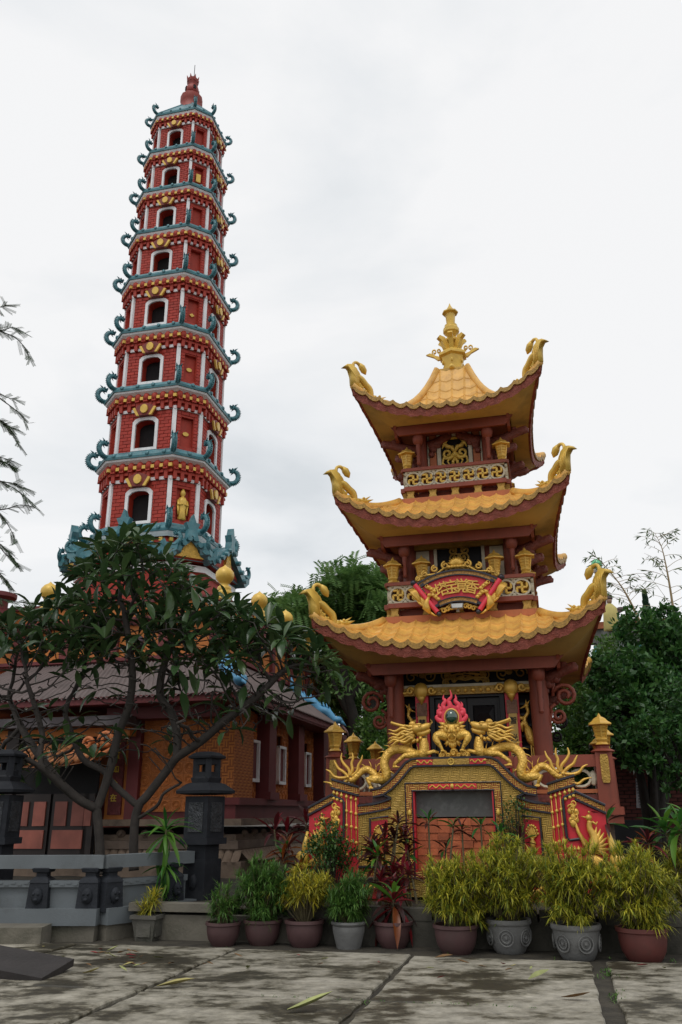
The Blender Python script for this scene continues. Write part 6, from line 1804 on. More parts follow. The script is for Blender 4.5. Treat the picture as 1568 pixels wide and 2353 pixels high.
# potted red cordyline of the row
rp = gz(905, 2176)
RC = thing('potted_cordyline', 'red and green striped cordyline in a mauve bowl, middle of the row', 'potted plant', rp, 0, 'row of potted plants before the flower bed')
round_pot('bowl', .24, .29).build('pot', MAUVE, RC, auto=45); MB().lathe([(.01, .25), (.21, .255), (.21, .26), (.01, .27)], 16).build('soil', POTSOIL, RC)
MB().tube([(0, 0, .25), (.01, 0, .55)], [.02, .014], 6).build('stem', STEM, RC)
rn = random.Random(55); rosette(RC, Vector((.01, 0, .52)), rn, ['r', 'o', 'd', 'r'], 24, .50, -55, 60); rosette(RC, Vector((.01, 0, .58)), rn, ['l', 'g'], 6, .42, 35, 80)
plants = [('bright red cordyline beside the temple base, left of the gate', 655, 1905, 13.6, 7, .34, ['r', 'r', 'p'], 2),
          ('dark red cordyline with upright leaves in front of the temple base', 700, 1890, 13.9, 8, .36, ['d', 'r'], 2),
          ('croton with green upper and orange lower leaves left of the gate', 684, 1945, 12.9, 10, .28, ['g', 'o', 'o', 'd'], 3),
          ('tall red-brown croton before the left wing of the gate', 880, 1890, 12.5, 10, .26, ['d', 'o', 'r'], 2),
          ('dense bronze croton left of the brick-filled opening', 875, 1925, 12.4, 14, .27, ['d', 'o', 'd'], 3),
          ('broad green-leaved plant low before the left gate wing', 840, 1965, 12.2, 8, .27, ['g', 'l', 'd'], 2),
          ('pink cordyline clump under the bronze croton', 890, 2010, 12.0, 14, .25, ['p', 'r', 'd'], 3),
          ('pink and maroon cordyline behind the red potted one', 945, 2000, 12.0, 12, .24, ['p', 'd'], 3),
          ('green and maroon cordyline at the left edge of the brick opening', 960, 1925, 12.5, 12, .26, ['g', 'd', 'r'], 2),
          ('thin dark cordyline before the left of the bricks', 985, 1885, 12.6, 7, .23, ['d', 'g'], 1),
          ('thin dark cordyline with drooping leaves before the bricks', 1010, 1895, 12.6, 7, .23, ['d', 'g'], 2),
          ('slender maroon cordyline before the middle of the bricks', 1062, 1905, 12.6, 7, .22, ['d', 'r'], 1),
          ('slender green-topped cordyline before the right of the bricks', 1105, 1895, 12.6, 7, .22, ['g', 'd'], 1),
          ('green dracaena tuft at the right edge of the brick opening', 1150, 1915, 12.5, 8, .26, ['g', 'g'], 1),
          ('dark green rosette plant right of the brick opening', 1210, 1925, 12.4, 8, .24, ['g', 'd'], 2),
          ('green rosette plant at the foot of the right phoenix panel', 1395, 1880, 12.3, 7, .28, ['g', 'g', 'd'], 1),
          ('broad pale green plant at the right edge behind the pots', 1555, 1875, 11.9, 10, .40, ['g', 'l'], 3),
          ('brown-red cordyline between the two rightmost bushes', 1500, 1930, 11.8, 9, .28, ['d', 'o', 'r'], 2)]
for i, (lb, px, py, Y, n, L, kinds, st) in enumerate(plants):
    cordyline(lb, px, py, Y, bd, int(n * 1.35), L * 1.3, kinds, 100 + i, st)
# tall dracaena in front of the stone lantern, and the square planters
DR = cordyline('tall dracaena with drooping striped leaves in front of the right stone lantern', 382, 1905, 12.75, .25, 26, .55, ['g', 'l', 'l'], 77, 1, True, -70, 'dracaena', 'plant', None)
rosette(DR, Vector((.03, 0, at_y(382, 1985, 12.75).z - .25)), random.Random(5), ['g', 'l'], 18, .46, -85, 10, True)
def square_planter(loc, rz, label, seed, bushy):
    t = thing('square_planter', label, 'planter', loc, rz, 'square cement planters by the balustrade')
    m = MB().lathe([(.17, 0), (.235, .26), (.265, .265), (.265, .31), (.225, .31), (.21, .27)], 4, ph=PI / 4); m.build('planter_box', mat('mossy_cement', (.10, .095, .08), .9, var=.3, scale=4, dirt=(.03, .035, .02), dirt_amt=.8, dirt_scale=3, bump=.3), t)
    for k in range(4):
        a = k * PI / 2; MB().box((math.sin(a) * .148, -math.cos(a) * .148, .14), (.20, .02, .17), a).build('relief_panel', MATS['mossy_cement'], t)
    rn = random.Random(seed); mb = MB(); bush(mb, rn, Vector((0, 0, .28)), .16, .18, bushy, 14, .17, .016); tag(mb.build('foliage', YGY if bushy > 16 else YGD, t), kind='stuff')
square_planter(at_z(340, 2160, 0), R(-15), 'front square cement planter with a yellow-green tuft beside the balustrade', 5, 20)
square_planter(at_z(372, 2142, 0) + Vector((.03, .12, 0)), R(-35), 'rear square cement planter half hidden behind the tufted one', 6, 12)
# leafy shrub before the left gate wing and thin shrub before the right wing
SHR = leafmat('small_shrub_leaf', (.03, .085, .02), (.085, .17, .04), .4, .3)
def shrub(label, px, py, Y, z0, rx, ry, rz, n, seed, L=.055):
    rn = random.Random(seed); c = at_y(px, py, Y); t = thing('leafy_shrub', label, 'shrub', (c.x, Y, z0))
    mb = MB(); st = MB(); h = c.z - z0
    for i in range(26):
        v = rdir(rn, .1); r = rn.random() ** .5; p = Vector((v.x * rx * r, v.y * ry * r, h + v.z * rz * r))
        st.tube([(p.x * .1, p.y * .1, 0), (p.x * .5, p.y * .5, p.z * .55), p], [.012, .008, .003], 5)
        for k in range(n // 26):
            q = p + rdir(rn, 0) * rn.uniform(.02, .15); d = rdir(rn, .1); blade(mb, q, d, L * rn.uniform(.7, 1.3), L * .55, .2)
    tag(st.build('stems', mat('dark_stem', (.03, .022, .016), .85), t), kind='stuff'); tag(mb.build('foliage', SHR, t), kind='stuff')
shrub('bushy small-leaved shrub hiding the left wing of the gate', 765, 1940, 12.75, bd, .36, .28, .42, 1500, 1)
shrub('thin dark shrub standing before the right wing of the gate', 1185, 1890, 12.7, bd, .26, .2, .40, 420, 2, .045)
SHRUB2 = shrub('sparse upright shrub at the foot of the left red panel', 735, 1990, 12.4, bd, .2, .15, .25, 260, 3, .045)
PB = thing('brown_pot', 'wide brown clay pot standing in the bed under the bushy shrub', 'pot', (at_y(795, 2030, 12.3).x, 12.3, .30))
round_pot('plain', .26, .30).build('pot_body', mat('brown_clay', (.10, .05, .02), .6, var=.2), PB, auto=45)
# fallen leaves on the paving
FLm = {}
for nm, c in (('yellow', (.40, .35, .13)), ('green', (.27, .29, .11)), ('brown', (.16, .085, .03)), ('red', (.22, .03, .03))):
    FLm[nm] = [leaf_mesh('fallen_leaf', 1, .38, mat('fallen_leaf_' + nm, c, .7, var=.2, rnd=.2), b, .25, 4, .5) for b in (-.25, -.5)]
def fallen(px, py, kind, L, rz, lb):
    p = at_z(px, py, .05); o = link('fallen_leaf', random.choice(FLm[kind]), None, p); s = L
    o.scale = (s, s, s); o.rotation_euler = (random.uniform(-.15, .15), random.uniform(-.1, .1), rz)
    tag(o, lb, 'leaf', 'fallen leaves on the paving')
random.seed(21)
fallen(360, 2266, 'yellow', .34, .12, 'large yellow fallen leaf on the left paving slab')
fallen(660, 2320, 'green', .36, .05, 'large pale green fallen leaf at the bottom centre')
fallen(190, 2235, 'yellow', .22, -.5, 'curled yellow fallen leaf beside the propped slab')
fallen(1215, 2250, 'green', .26, .5, 'pale green fallen leaf on the right slab')
fallen(1290, 2290, 'brown', .24, -.5, 'brown fallen leaf near the wide joint')
fallen(1000, 2200, 'brown', .2, .2, 'brown fallen leaf between the pots')
for i in range(46):
    kind = random.choice(('yellow', 'brown', 'brown', 'green', 'red'))
    if i < 26: px, py = random.gauss(230, 90), random.gauss(2200, 14)
    else: px, py = random.uniform(380, 1550), random.gauss(2215, 14)
    fallen(px, py, kind, random.uniform(.06, .14), random.uniform(0, 6), 'small fallen leaf littering the paving near the planters and pots')
# weeds in the joints
wd = MB(); rn = random.Random(9)
for i in range(420):
    if i < 200: a, b = 1.82 + rn.gauss(0, .05), rn.uniform(-9.6, -6.5)
    elif i < 330: a, b = rn.uniform(-2, 4), -9.17 + rn.gauss(0, .03)
    else: a, b = rn.uniform(-3, 4), -6.5 + rn.gauss(0, .07)
    if mnoise.noise(Vector((a * 1.7, b * 1.7, 3))) < .12: continue
    p = court(a, b, .01)
    for k in range(5): blade(wd, p, rdir(rn, .5), rn.uniform(.03, .07), .008, .3)
wd_o = tag(wd.build('weeds', YGD), kind='stuff')
# ================================================================== frangipani
def frangipani():
    rn = random.Random(4)
    YT = 13.9
    limbs = [([(230, 2010), (230, 1946), (223, 1858)], [.0, 0, 0], .085),
             ([(223, 1858), (184, 1838), (138, 1799), (95, 1763), (56, 1740)], [0, -.1, -.2, -.35, -.45], .055),
             ([(95, 1763), (94, 1720), (98, 1687), (80, 1620), (60, 1560)], [-.35, -.3, -.2, -.3, -.4], .035),
             ([(223, 1858), (240, 1812), (259, 1746), (272, 1687), (295, 1628), (305, 1560), (298, 1480), (285, 1400)], [0, .1, .15, .15, .1, 0, -.1, -.1], .055),
             ([(308, 2000), (308, 1933), (312, 1877), (322, 1845)], [.1, .1, .1, .1], .08),
             ([(315, 1850), (259, 1799), (240, 1772), (197, 1749), (177, 1717), (150, 1640)], [.1, .2, .3, .4, .5, .5], .035),
             ([(322, 1845), (341, 1825), (387, 1766), (407, 1740), (460, 1704), (515, 1657), (590, 1600), (650, 1540)], [.1, .1, .05, 0, -.1, -.15, -.2, -.2], .055),
             ([(407, 1740), (407, 1687), (394, 1638), (368, 1595), (380, 1520), (420, 1440)], [0, .1, .2, .2, .3, .3], .04),
             ([(318, 1880), (361, 1851), (378, 1822), (417, 1799)], [.1, -.1, -.2, -.3], .03),
             ([(138, 1799), (60, 1690), (20, 1600)], [-.2, .3, .6], .03)]
    nodes = []; par = []; minr = []
    T = thing('frangipani_tree', 'broad frangipani tree with bare forking limbs and dark leaf whorls before the temple', 'tree', (at_y(260, 1950, YT).x, YT, .4))
    org = Vector(T.location)
    for pts, dep, r in limbs:
        P3 = bez([at_y(x, y, YT + d) - org for (x, y), d in zip(pts, dep)], max(6, len(pts) * 5))
        # join to the nearest existing node
        first = None
        if nodes:
            first = min(range(len(nodes)), key=lambda i: (nodes[i] - P3[0]).length)
            if (nodes[first] - P3[0]).length > .25: first = None
        prev = first
        for i, p in enumerate(P3):
            if i == 0 and first is not None: continue
            nodes.append(p); par.append(-1 if prev is None else prev); minr.append(r * (1 - .35 * i / len(P3))); prev = len(nodes) - 1
    # attraction points inside the crown seen in the picture
    top = [(-40, 1440), (0, 1435), (60, 1410), (130, 1390), (170, 1335), (220, 1255), (290, 1225), (370, 1250), (425, 1325), (480, 1375), (550, 1390), (620, 1430), (690, 1470), (750, 1505), (765, 1540)]
    bot = [(-40, 1850), (60, 1800), (200, 1760), (300, 1740), (450, 1720), (560, 1690), (660, 1640), (765, 1590)]
    def itp(L, x):
        for (x0, y0), (x1, y1) in zip(L, L[1:]):
            if x0 <= x <= x1: return y0 + (y1 - y0) * (x - x0) / (x1 - x0)
        return L[-1][1]
    att = []
    while len(att) < 1600:
        x = rn.uniform(-40, 760); yt, yb = itp(top, x), itp(bot, x); y = yt + (yb - yt) * rn.random() ** 1.0
        mid = 1 - abs((x - 350) / 420) ** 2
        att.append(at_y(x, y, YT + rn.uniform(-1.0, 1.4) * (.35 + .65 * max(0, mid))) - org)
    from mathutils.kdtree import KDTree
    for it in range(90):
        kd = KDTree(len(nodes))
        for i, p in enumerate(nodes): kd.insert(p, i)
        kd.balance(); acc = {}; keep = []
        for a in att:
            co, i, d = kd.find(a)
            if d < .15: continue
            keep.append(a)
            if i not in acc: acc[i] = Vector()
            acc[i] += (a - co).normalized()
        att = keep
        if not att: break
        for i, v in acc.items():
            v = v.normalized() + Vector((rn.uniform(-.25, .25), rn.uniform(-.25, .25), rn.uniform(-.1, .3)))
            p = nodes[i] + v.normalized() * .13
            nodes.append(p); par.append(i); minr.append(.0)
    n = len(nodes); ch = [[] for _ in range(n)]
    for i, p in enumerate(par):
        if p >= 0: ch[p].append(i)
    rad = [0] * n
    for i in range(n - 1, -1, -1):
        r = sum(rad[c] ** 2.4 for c in ch[i]) ** (1 / 2.4) if ch[i] else .0095
        rad[i] = max(min(r, .07), minr[i])
    wood = MB()
    for i in range(n):
        if par[i] < 0 or (ch[par[i]] and ch[par[i]][0] != i):
            chain = [] if par[i] < 0 else [par[i]]
            j = i
            while True:
                chain.append(j)
                if not ch[j]: break
                j = ch[j][0]
            rr = [rad[k] for k in chain]
            if par[i] >= 0: rr[0] = min(rr[0], rr[1] * 1.25)
            if len(chain) > 1: wood.tube([nodes[k] for k in chain], rr, 6 if max(rr) < .03 else 9)
    BARK = mat('grey_frangipani_bark', (.040, .033, .028), .85, var=.3, scale=6, dirt=(.03, .026, .022), dirt_amt=.6, dirt_scale=5, bump=.5, bscale=25)
    wood.build('trunk_and_limbs', BARK, T, True)
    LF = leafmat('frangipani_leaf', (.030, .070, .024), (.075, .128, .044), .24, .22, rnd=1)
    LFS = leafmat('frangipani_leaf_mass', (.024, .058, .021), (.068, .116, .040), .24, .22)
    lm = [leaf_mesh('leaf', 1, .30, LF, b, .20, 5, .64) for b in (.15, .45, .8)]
    tips = [i for i in range(n) if not ch[i]]
    lv = []
    for i in tips:
        p = nodes[i]; w = p + org
        d = (nodes[i] - nodes[par[i]]).normalized()
        # picture row decides how leafy: the lower limbs are mostly bare
        yc = math.cos(PITCH) * w.y + math.sin(PITCH) * (w.z - CAMZ); up = -math.sin(PITCH) * w.y + math.cos(PITCH) * (w.z - CAMZ)
        row = 1176 - FPX * up / yc
        if row > 1540 and rn.random() < .78: continue
        ax = (d + Vector((0, 0, .9))).normalized()
        X = ax.orthogonal().normalized(); Yv = ax.cross(X)
        if row > 1400 and rn.random() < .28: continue
        m = rn.randint(6, 9) if row < 1520 else rn.randint(2, 5)
        for k in range(m):
            a = k * 2.4 + rn.uniform(-.4, .4); el = R(rn.uniform(5, 70) - 25 * (k / m))
            v = (X * math.cos(a) + Yv * math.sin(a)) * math.cos(el) + ax * math.sin(el)
            lv.append((p + v * .03, v, rn.uniform(.32, .48)))
    lv.sort(key=lambda t: (t[0] + org).y)
    rest = MB()
    tmpl = [([v.co.copy() for v in me.vertices], [tuple(q.vertices) for q in me.polygons]) for me in lm]
    for j, (p, v, L) in enumerate(lv):
        s = v.cross(Vector((0, 0, 1)))
        if s.length < 1e-3: s = Vector((1, 0, 0))
        s.normalize(); u = s.cross(v)
        M = Matrix((v, -s, u)).transposed().to_4x4() if False else Matrix(((v.x, s.x, u.x, p.x), (v.y, s.y, u.y, p.y), (v.z, s.z, u.z, p.z), (0, 0, 0, 1)))
        M = M @ Matrix.Rotation(rn.uniform(-.5, .5), 4, 'X') @ Matrix.Scale(L, 4)
        k = rn.randrange(3)
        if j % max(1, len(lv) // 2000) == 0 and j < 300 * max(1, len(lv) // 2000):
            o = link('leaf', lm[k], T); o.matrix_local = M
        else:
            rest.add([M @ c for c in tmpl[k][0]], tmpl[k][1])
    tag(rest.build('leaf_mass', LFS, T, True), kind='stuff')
    print('frangipani', n, 'nodes', len(tips), 'tips', len(lv), 'leaves')
frangipani()

# ================================================================== other trees
def leaf_quad(mb, p, d, L, w, rn):
    s = d.cross(Vector((rn.uniform(-1, 1), rn.uniform(-1, 1), rn.uniform(-1, 1))))
    if s.length < 1e-3: s = Vector((1, 0, 0))
    s.normalize(); m = p + d * L * .5
    mb.add([p, m + s * w * .5, p + d * L, m - s * w * .5], [(0, 1, 2, 3)])
def crown_tree(name, label, base, ellipses, m_, seed, nclump, nleaf, L, w, trunk_r=.12, group=None, cat='tree', pinnate=False, droop=0.0, limbs=True):
    """ellipses: (centre Vector world, rx, ry, rz). Leaves gathered in clumps near the crown surface"""
    rn = random.Random(seed); base = Vector(base); T = thing(name, label, cat, base, 0, group)
    mb = MB(); wood = MB()
    tot = sum(e[1] * e[3] for e in ellipses)
    for c, rx, ry, rz in ellipses:
        c = c - base
        k = max(4, int(nclump * rx * rz / tot))
        if limbs:
            hub = Vector((c.x * .35, c.y * .35, max(.4, c.z * .45)))
            wood.tube([(0, 0, 0), hub * .6 + Vector((0, 0, .1)), hub, c * .8 + hub * .2, c], [trunk_r, trunk_r * .8, trunk_r * .6, trunk_r * .35, trunk_r * .12], 7)
        for i in range(k):
            v = rdir(rn, .05); r = rn.random() ** .33
            p = c + Vector((v.x * rx * r, v.y * ry * r, v.z * rz * r))
            if limbs and i % 3 == 0: wood.tube([c + (p - c) * .1, c + (p - c) * .55 + Vector((0, 0, .05)), p], [trunk_r * .2, trunk_r * .12, .006], 4, cap=False)
            cs = rn.uniform(.5, 1.25) * min(rx, rz) * .30
            for q in range(nleaf):
                if pinnate:
                    ax = rdir(rn, -droop); st = p + rdir(rn, 0) * cs * rn.random()
                    nn = 7
                    sd = ax.cross(Vector((0, 0, 1)))
                    if sd.length < .05: continue
                    sd.normalize()
                    for e_ in range(nn):
                        for sg in (-1, 1):
                            b0 = st + ax * (L * 1.6 * e_ / nn) + Vector((0, 0, -.25 * L * (e_ / nn) ** 2))
                            d = (sd * sg + ax * .5).normalized(); m2 = b0 + d * L * .30
                            mb.add([b0, m2 + ax * w * .5, b0 + d * L * .6, m2 - ax * w * .5], [(0, 1, 2, 3)])
                else:
                    o = rdir(rn, 0) * cs * rn.random() ** .5; leaf_quad(mb, p + o, (rdir(rn, .15 - droop) + o.normalized() * .4).normalized(), L * rn.uniform(.6, 1.2), w * rn.uniform(.7, 1.2), rn)
    if limbs: wood.build('trunk', mat('dark_bark', (.022, .018, .015), .9, var=.3, scale=4, bump=.4, bscale=15), T, True)
    tag(mb.build('crown', m_, T), kind='stuff')
    return T
def el(px, py, rx, ry, Y, dY):
    c = at_y(px, py, Y); s = (math.cos(PITCH) * Y + math.sin(PITCH) * (c.z - CAMZ)) / FPX
    return (c, rx * s, dY, ry * s)
TAM = leafmat('feathery_tree_leaf', (.065, .15, .038), (.15, .27, .075), .5, .35)
DKG = leafmat('dark_broad_leaf', (.020, .078, .022), (.080, .20, .046), .35, .25)
MDG = leafmat('mid_green_leaf', (.035, .10, .018), (.11, .21, .035), .4, .35)
Yb = 29.0
gb = at_y(830, 1690, Yb)
crown_tree('feathery_tree', 'tall feathery green tree between the temple and the gold-roofed pagoda', (gb.x, Yb, 0),
           [el(700, 1440, 90, 70, Yb, 2.4), el(800, 1390, 95, 80, Yb, 2.6), el(870, 1430, 90, 110, Yb, 2.6), el(640, 1420, 60, 55, Yb + 1, 1.8), el(860, 1340, 45, 35, Yb, 1.2), el(770, 1500, 80, 60, Yb, 2.0), el(930, 1470, 70, 90, Yb, 2), el(790, 1580, 60, 60, Yb - 1, 1.4), el(870, 1600, 50, 70, Yb + 1, 1.4)], TAM, 31, 560, 11, .34, .075, .28, pinnate=True, droop=.25)
gb2 = at_y(900, 1780, 24)
crown_tree('leafy_bush', 'bright green bush seen between the dark trunks left of the pagoda', (gb2.x, 24.5, .3), [el(870, 1720, 60, 90, 24.5, 1.2), el(830, 1760, 50, 60, 24.5, 1.0)], MDG, 32, 90, 40, .16, .07, .06)
DT = thing('dark_trunk_tree', 'dark forked tree trunk seen left of the lower pagoda storey', 'tree', (at_y(830, 1760, 26).x, 26, 0))
dk = MB(); B = lambda x, y, d=0: at_y(x, y, 26 + d) - Vector(DT.location)
for path, r in (([(835, 1800), (825, 1700), (805, 1620), (790, 1540), (775, 1450)], .22), ([(828, 1720), (850, 1640), (870, 1570), (900, 1500)], .15), ([(815, 1660), (780, 1600), (755, 1540)], .12), ([(830, 1700), (880, 1660), (920, 1640), (960, 1600)], .11), ([(805, 1610), (830, 1560), (840, 1480)], .1)):
    pts = bez([B(x, y) for x, y in path], 14); dk.tube(pts, lerpl([r, r * .85, r * .6, r * .35], 15), 8)
dk.tube([B(835, 1800), Vector((B(835, 1800).x, 0, 0))], [.22, .3], 8)
dk.build('trunk', mat('dark_bark', (.022, .018, .015), .9), DT, True)
lowm = MB(); rn = random.Random(8)
for i in range(900):
    p = B(rn.uniform(745, 900), rn.uniform(1440, 1600)) + Vector((0, rn.uniform(-1, 1), 0)); leaf_quad(lowm, p, rdir(rn, -.5), .28, .08, rn)
tag(lowm.build('crown', TAM, DT), kind='stuff')
# trees on the right of the pagoda
Yr = 20.0
crown_tree('broadleaf_tree', 'dark glossy broadleaf tree at the right edge beside the pagoda', (at_y(1500, 1900, Yr).x, Yr, .2),
           [el(1510, 1560, 90, 80, Yr, 1.5), el(1440, 1640, 90, 70, Yr, 1.4), el(1560, 1660, 80, 90, Yr, 1.5), el(1490, 1450, 70, 55, Yr, 1.2), el(1560, 1480, 60, 70, Yr, 1.2), el(1420, 1540, 60, 60, Yr, 1.2), el(1500, 1720, 90, 50, Yr - .6, 1.2)], DKG, 41, 420, 46, .17, .085, .16)
crown_tree('light_green_tree', 'lighter yellow-green tree close behind the right corner of the pagoda', (at_y(1330, 1850, 23).x, 23, .2),
           [el(1340, 1620, 70, 90, 23, 1.3), el(1400, 1520, 60, 60, 23, 1.3), el(1310, 1720, 60, 70, 23, 1.2), el(1290, 1590, 50, 70, 24, 1)], MDG, 42, 240, 44, .16, .06, .12)
crown_tree('dark_tree', 'shaded dense tree filling the background low on the right', (at_y(1450, 1850, 25).x, 25.5, .2),
           [el(1400, 1700, 120, 90, 25.5, 1.4), el(1520, 1760, 110, 70, 25.5, 1.4), el(1360, 1790, 80, 60, 25, 1.2), el(1550, 1600, 80, 90, 26, 1.2)], DKG, 43, 300, 40, .2, .10, .14)
crown_tree('near_branch_tree', 'leafy branch of a dark tree reaching in from the right edge', (at_y(1660, 1900, 16.5).x, 16.5, .2),
           [el(1540, 1690, 60, 40, 16.5, .8), el(1490, 1660, 40, 25, 16.5, .6), el(1580, 1600, 50, 50, 16.5, .8), el(1560, 1790, 40, 30, 16.5, .6), el(1620, 1700, 70, 110, 16.5, 1.0)], DKG, 44, 150, 44, .13, .055, .10)
# thuja tip
TH = thing('thuja_tree', 'narrow dark conifer tip rising behind the right-hand trees', 'tree', (at_y(1500, 1500, 30).x, 30, 0))
tm = MB(); rn = random.Random(3); tp = at_y(1502, 1362, 30); 
for i in range(1600):
    f = rn.random(); r = .62 * f ** 1.1 * rn.random() ** .5; a = rn.uniform(0, 6.28); z = tp.z - f * 4.2
    leaf_quad(tm, Vector((r * math.cos(a), r * math.sin(a), z)), Vector((math.cos(a) * .4, math.sin(a) * .4, 1)).normalized(), .22, .08, rn)
tag(tm.build('crown', leafmat('conifer_leaf', (.012, .040, .020), (.03, .075, .035), .6, .1), TH), kind='stuff')
MB().tube([(0, 0, 0), (0, 0, tp.z - .3)], [.15, .02], 7).build('trunk', mat('dark_bark', (.022, .018, .015), .9), TH)
# bamboo
BG = leafmat('bamboo_leaf', (.045, .10, .03), (.13, .19, .06), .5, .3)
CULM = mat('tan_culm', (.30, .22, .11), .6, var=.2)
def bamboo(label, path, Y, seed, sprays):
    rn = random.Random(seed); base = at_y(path[0][0], path[0][1] + 60, Y); T = thing('bamboo_culm', label, 'bamboo', (base.x, Y, 0), 0, 'thin bamboo culms on the right')
    o = Vector(T.location); pts = bez([at_y(x, y, Y) - o for x, y in path], 20)
    MB().tube([Vector((pts[0].x, 0, 0)), pts[0]], .045, 6).tube(pts, lerpl([.04, .03, .02, .012, .005], 21), 6).build('culm', CULM, T, True)
    lf = MB(); tw = MB()
    for i in range(2, 21):
        for sg in sprays:
            if rn.random() < .3: continue
            p = pts[i]; L = rn.uniform(.5, 1.5) * (1.1 - i / 26)
            d = Vector((sg * rn.uniform(.5, 1), rn.uniform(-.5, .5), rn.uniform(.1, .9))).normalized()
            q = [p + d * L * t + Vector((0, 0, -.22 * t * t * L)) for t in (0, .35, .7, 1)]
            tw.tube(q, [.008, .006, .005, .003], 4, cap=False)
            for k in range(8):
                t = rn.uniform(.25, 1); b0 = p + d * L * t + Vector((0, 0, -.22 * t * t * L))
                leaf_quad(lf, b0, (d * .5 + Vector((rn.uniform(-.5, .5), rn.uniform(-.5, .5), rn.uniform(-1, .1)))).normalized(), rn.uniform(.14, .26), .04, rn)
    tag(tw.build('twigs', CULM, T), kind='stuff'); tag(lf.build('leaves', BG, T), kind='stuff')
bamboo('thin bamboo culm leaning left above the right-hand trees', [(1482, 1450), (1448, 1381), (1427, 1345), (1395, 1305), (1375, 1285)], 22, 1, (-1, 1))
bamboo('taller upright bamboo culm at the right edge', [(1552, 1430), (1540, 1350), (1530, 1295), (1520, 1255), (1505, 1225)], 22, 2, (-1, 1))
# feathery acacia reaching in from the left edge
AC = thing('acacia_tree', 'feathery acacia whose drooping twigs hang in from the left edge', 'tree', (-10.5, 12.5, 0))
o = Vector(AC.location); am = MB(); aw = MB(); rn = random.Random(12); Ya = 12.5
aw.tube([(0, 0, 0), (.2, 0, 3), (.6, 0, 6), (1.0, 0, 9)], [.3, .24, .16, .08], 9)
twigs = [[(-120, 640), (-40, 690), (0, 705), (14, 700)], [(-140, 690), (-50, 735), (0, 760), (35, 775), (58, 800), (70, 825)], [(-50, 740), (0, 758), (30, 752), (58, 765)], [(-140, 820), (-60, 870), (0, 905), (35, 918)], [(-60, 870), (0, 915), (40, 945), (66, 972)], [(-100, 930), (-20, 955), (15, 980), (42, 1018)], [(-40, 950), (0, 965), (30, 985)],
         [(-140, 1010), (-40, 1045), (0, 1050), (28, 1058)], [(-40, 1045), (5, 1060), (35, 1075)], [(-140, 1060), (-50, 1085), (10, 1110), (45, 1130), (78, 1160)], [(-60, 1085), (0, 1105), (30, 1110), (52, 1120)], [(-100, 1130), (-20, 1165), (15, 1200), (38, 1245)], [(-60, 1150), (0, 1170), (45, 1160), (75, 1163)], [(-120, 1200), (-20, 1240), (15, 1275), (45, 1300)], [(-60, 1220), (0, 1250), (30, 1282)], [(-80, 1270), (-10, 1310), (15, 1335)], [(-60, 1350), (0, 1375), (60, 1385)]]
for tw_ in twigs:
    pts = bez([at_y(x, y, Ya + rn.uniform(-.1, .1)) - o for x, y in tw_], 26)
    aw.tube([Vector((.8, 0, 8)), pts[0] + Vector((-.3, 0, .8)), pts[0]], [.06, .03, .015], 5); aw.tube(pts, lerpl([.015, .009, .004], 27), 5)
    for i in range(5, 27):
        t = (pts[min(i + 1, 26)] - pts[i - 1]).normalized()
        for sg in (-1, 1):
            if rn.random() < .45: continue
            ax = (t * rn.uniform(.3, .9) + Vector((rn.uniform(-.4, .4), sg * .7, rn.uniform(-.5, .3)))).normalized(); Lp = rn.uniform(.15, .26)
            sd = ax.cross(Vector((0, 0, 1)));
            if sd.length < .05: continue
            sd = (sd.normalized() + Vector((0, 0, rn.uniform(-.5, .5)))).normalized()
            aw.tube([pts[i], pts[i] + ax * Lp], .0022, 3, cap=False)
            for e_ in range(13):
                for g_ in (-1, 1):
                    b0 = pts[i] + ax * (Lp * (e_ + .5) / 13); d = (sd * g_ + ax * .6).normalized(); m2 = b0 + d * .02
                    am.add([b0, m2 + ax * .006, b0 + d * .042, m2 - ax * .006], [(0, 1, 2, 3)])
aw.build('trunk', mat('dark_bark', (.022, .018, .015), .9), AC, True)
tag(am.build('crown', leafmat('acacia_leaf', (.035, .075, .028), (.075, .13, .05), .5, .3), AC), kind='stuff')
# ================================================================== far things on the right
Yf = 34.0
fb = at_y(1440, 1480, Yf)
FB = thing('far_building', 'grey building with orange roof edge and teal balusters behind the right-hand trees', 'building', (fb.x, Yf, 0), -AL)
MB().box((.4, 1.5, fb.z / 2 - .6), (6.5, 3, fb.z - .9)).build('wall', mat('far_maroon_wall', (.10, .05, .045), .8, var=.2), FB)
MB().box((.4, .0, fb.z + .35), (6.7, .5, .55)).build('grey_fascia', mat('far_grey', (.12, .125, .115), .8, var=.2), FB)
MB().prism([(-3.0, fb.z + .64), (3.8, fb.z + .64), (3.6, fb.z + .92), (-2.8, fb.z + .92)], -.35, 1.2).build('orange_roof', mat('far_orange_tile', (.34, .11, .05), .8, var=.3, scale=4), FB)
bal = MB().lathe([(.12, 0), (.20, .18), (.21, .30), (.12, .48), (.14, .55)], 10).mesh('teal_baluster', mat('far_teal', (.07, .26, .27), .6, var=.2), True)
for r_ in range(2):
    for i in range(9): link('teal_baluster', bal, FB, (-2.3 + i * .55, -.2, fb.z - .62 - r_ * 1.1))
    MB().box((.4, -.2, fb.z - .68 - r_ * 1.1), (6.4, .3, .1)).build('balcony_rail', ORANGEB, FB)
pl = at_y(1397, 1380, 33.0)
LP = thing('lamp_post', 'slim lamp post topped by a green glass globe right of the lower pagoda roof', 'lamp', (pl.x, 33.0, 0))
tz = at_y(1380, 1292, 33.0).z
lean = -.28
MB().tube([(.1, 0, 0), (.05, 0, tz - 3), (lean, 0, tz - .6)], [.12, .09, .06], 8).build('pole', mat('pale_pole', (.42, .36, .34), .6), LP, True)
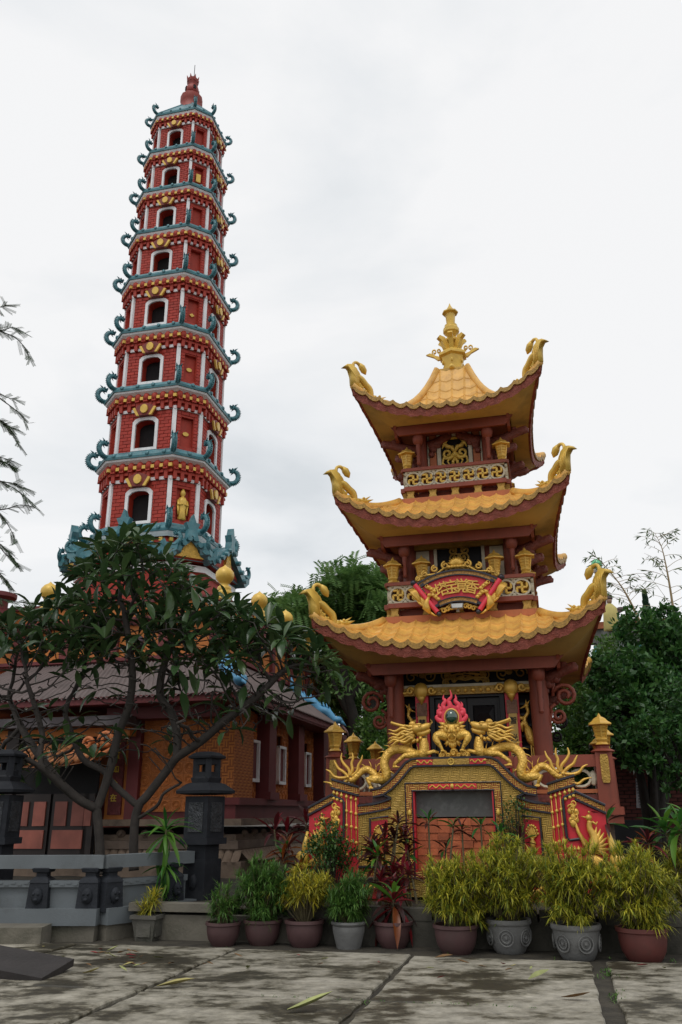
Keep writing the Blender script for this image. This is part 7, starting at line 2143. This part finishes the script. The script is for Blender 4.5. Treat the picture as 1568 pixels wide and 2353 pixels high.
MB().lathe([(.08, -.75), (.13, -.70), (.10, -.5), (.16, -.42), (.16, -.34), (.10, -.28)], 10, (lean, 0, tz)).build('lamp_collar', mat('pale_pole', (.42, .36, .34), .6), LP)
MB().ell((lean, 0, tz - .08), .23, 14, 10).build('glass_globe', mat('green_glass_globe', (.12, .55, .26), .15, var=.15, coat=.6), LP, True)
arm = MB().tube([(-.35, 0, tz - 2.1), (.35, 0, tz - 2.1), (.75, 0, tz - 1.95)], [.05, .08, .03], 6).ell((.5, 0, tz - 1.98), (.2, .1, .1), 8, 5); arm.build('lamp_arm', mat('dark_arm', (.10, .07, .07), .7), LP, True)
fg = at_y(1404, 1415, 32.5)
FG = thing('robed_statue', 'yellow-robed statue seen past the right tip of the lower roof', 'statue', (fg.x, 32.5, 0))
fz0 = at_y(1404, 1452, 32.5).z; k = 1.0
MB().box((0, .3, fz0 / 2), (.9, .9, fz0)).build('pedestal', mat('far_grey', (.12, .125, .115), .8), FG)
MB().lathe([(.30, 0), (.34, .1), (.30, .6), (.27, .95), (.12, 1.12), (.08, 1.15)], 12, (0, 0, fz0)).build('robe', mat('pale_yellow_robe', (.50, .42, .14), .7, var=.15), FG, True)
MB().ell((0, -.02, fz0 + 1.26), (.11, .12, .14), 10, 7).build('head', mat('statue_face', (.35, .22, .16), .7), FG, True)
MB().lathe([(.13, 1.32), (.16, 1.36), (.14, 1.5), (.02, 1.55)], 10, (0, 0, fz0)).build('headdress', mat('dark_arm', (.10, .07, .07), .7), FG)
# dark brick outbuilding low on the right
bp = at_y(1500, 1850, 21.5)
BW = thing('brick_shed', 'dark red brick wall of a shed under the right-hand trees', 'building', (bp.x, 21.5, 0), -AL)
DBM = mat('dark_brickwork', (.10, .028, .022), .85, var=.25, scale=5, rnd=.2)
MB().box((.6, .15, 1.5), (3.4, .2, 3.0)).build('wall', mat('dark_mortar', (.03, .022, .02), .9), BW)
bme = MB().box((0, 0, 0), (.225, .06, .07)).mesh('brick', DBM)
for j in range(22):
    for i in range(12): link('brick', bme, BW, (-.95 + i * .245 + (.12 if j % 2 else 0) + .2, .03, .75 + j * .088))
MB().box((-.9, -.3, .9), (1.2, .5, .9)).build('low_block', mat('dark_grey_block', (.03, .032, .034), .8), BW)
MB().box((.6, .4, 3.1), (3.9, 1.8, .12)).build('roof', mat('shed_roof', (.05, .04, .035), .8), BW)
sg = at_y(1468, 1822, 20.6)
SG = thing('wall_strip', 'narrow white printed strip hanging in the shade at the right', 'sign', sg, -AL)
MB().box((0, 0, 0), (.11, .02, .66), mat=Matrix.Rotation(R(5), 3, 'Y')).build('strip', mat('white_plastic', (.62, .66, .70), .6), SG)
for i in range(9):
    MB().box((.022 * (4 - i) * .18, -.014, -.26 + i * .065), (.06, .006, .03), mat=Matrix.Rotation(R(5), 3, 'Y')).build('printed_mark', mat('grey_print', (.25, .28, .32), .6), SG)
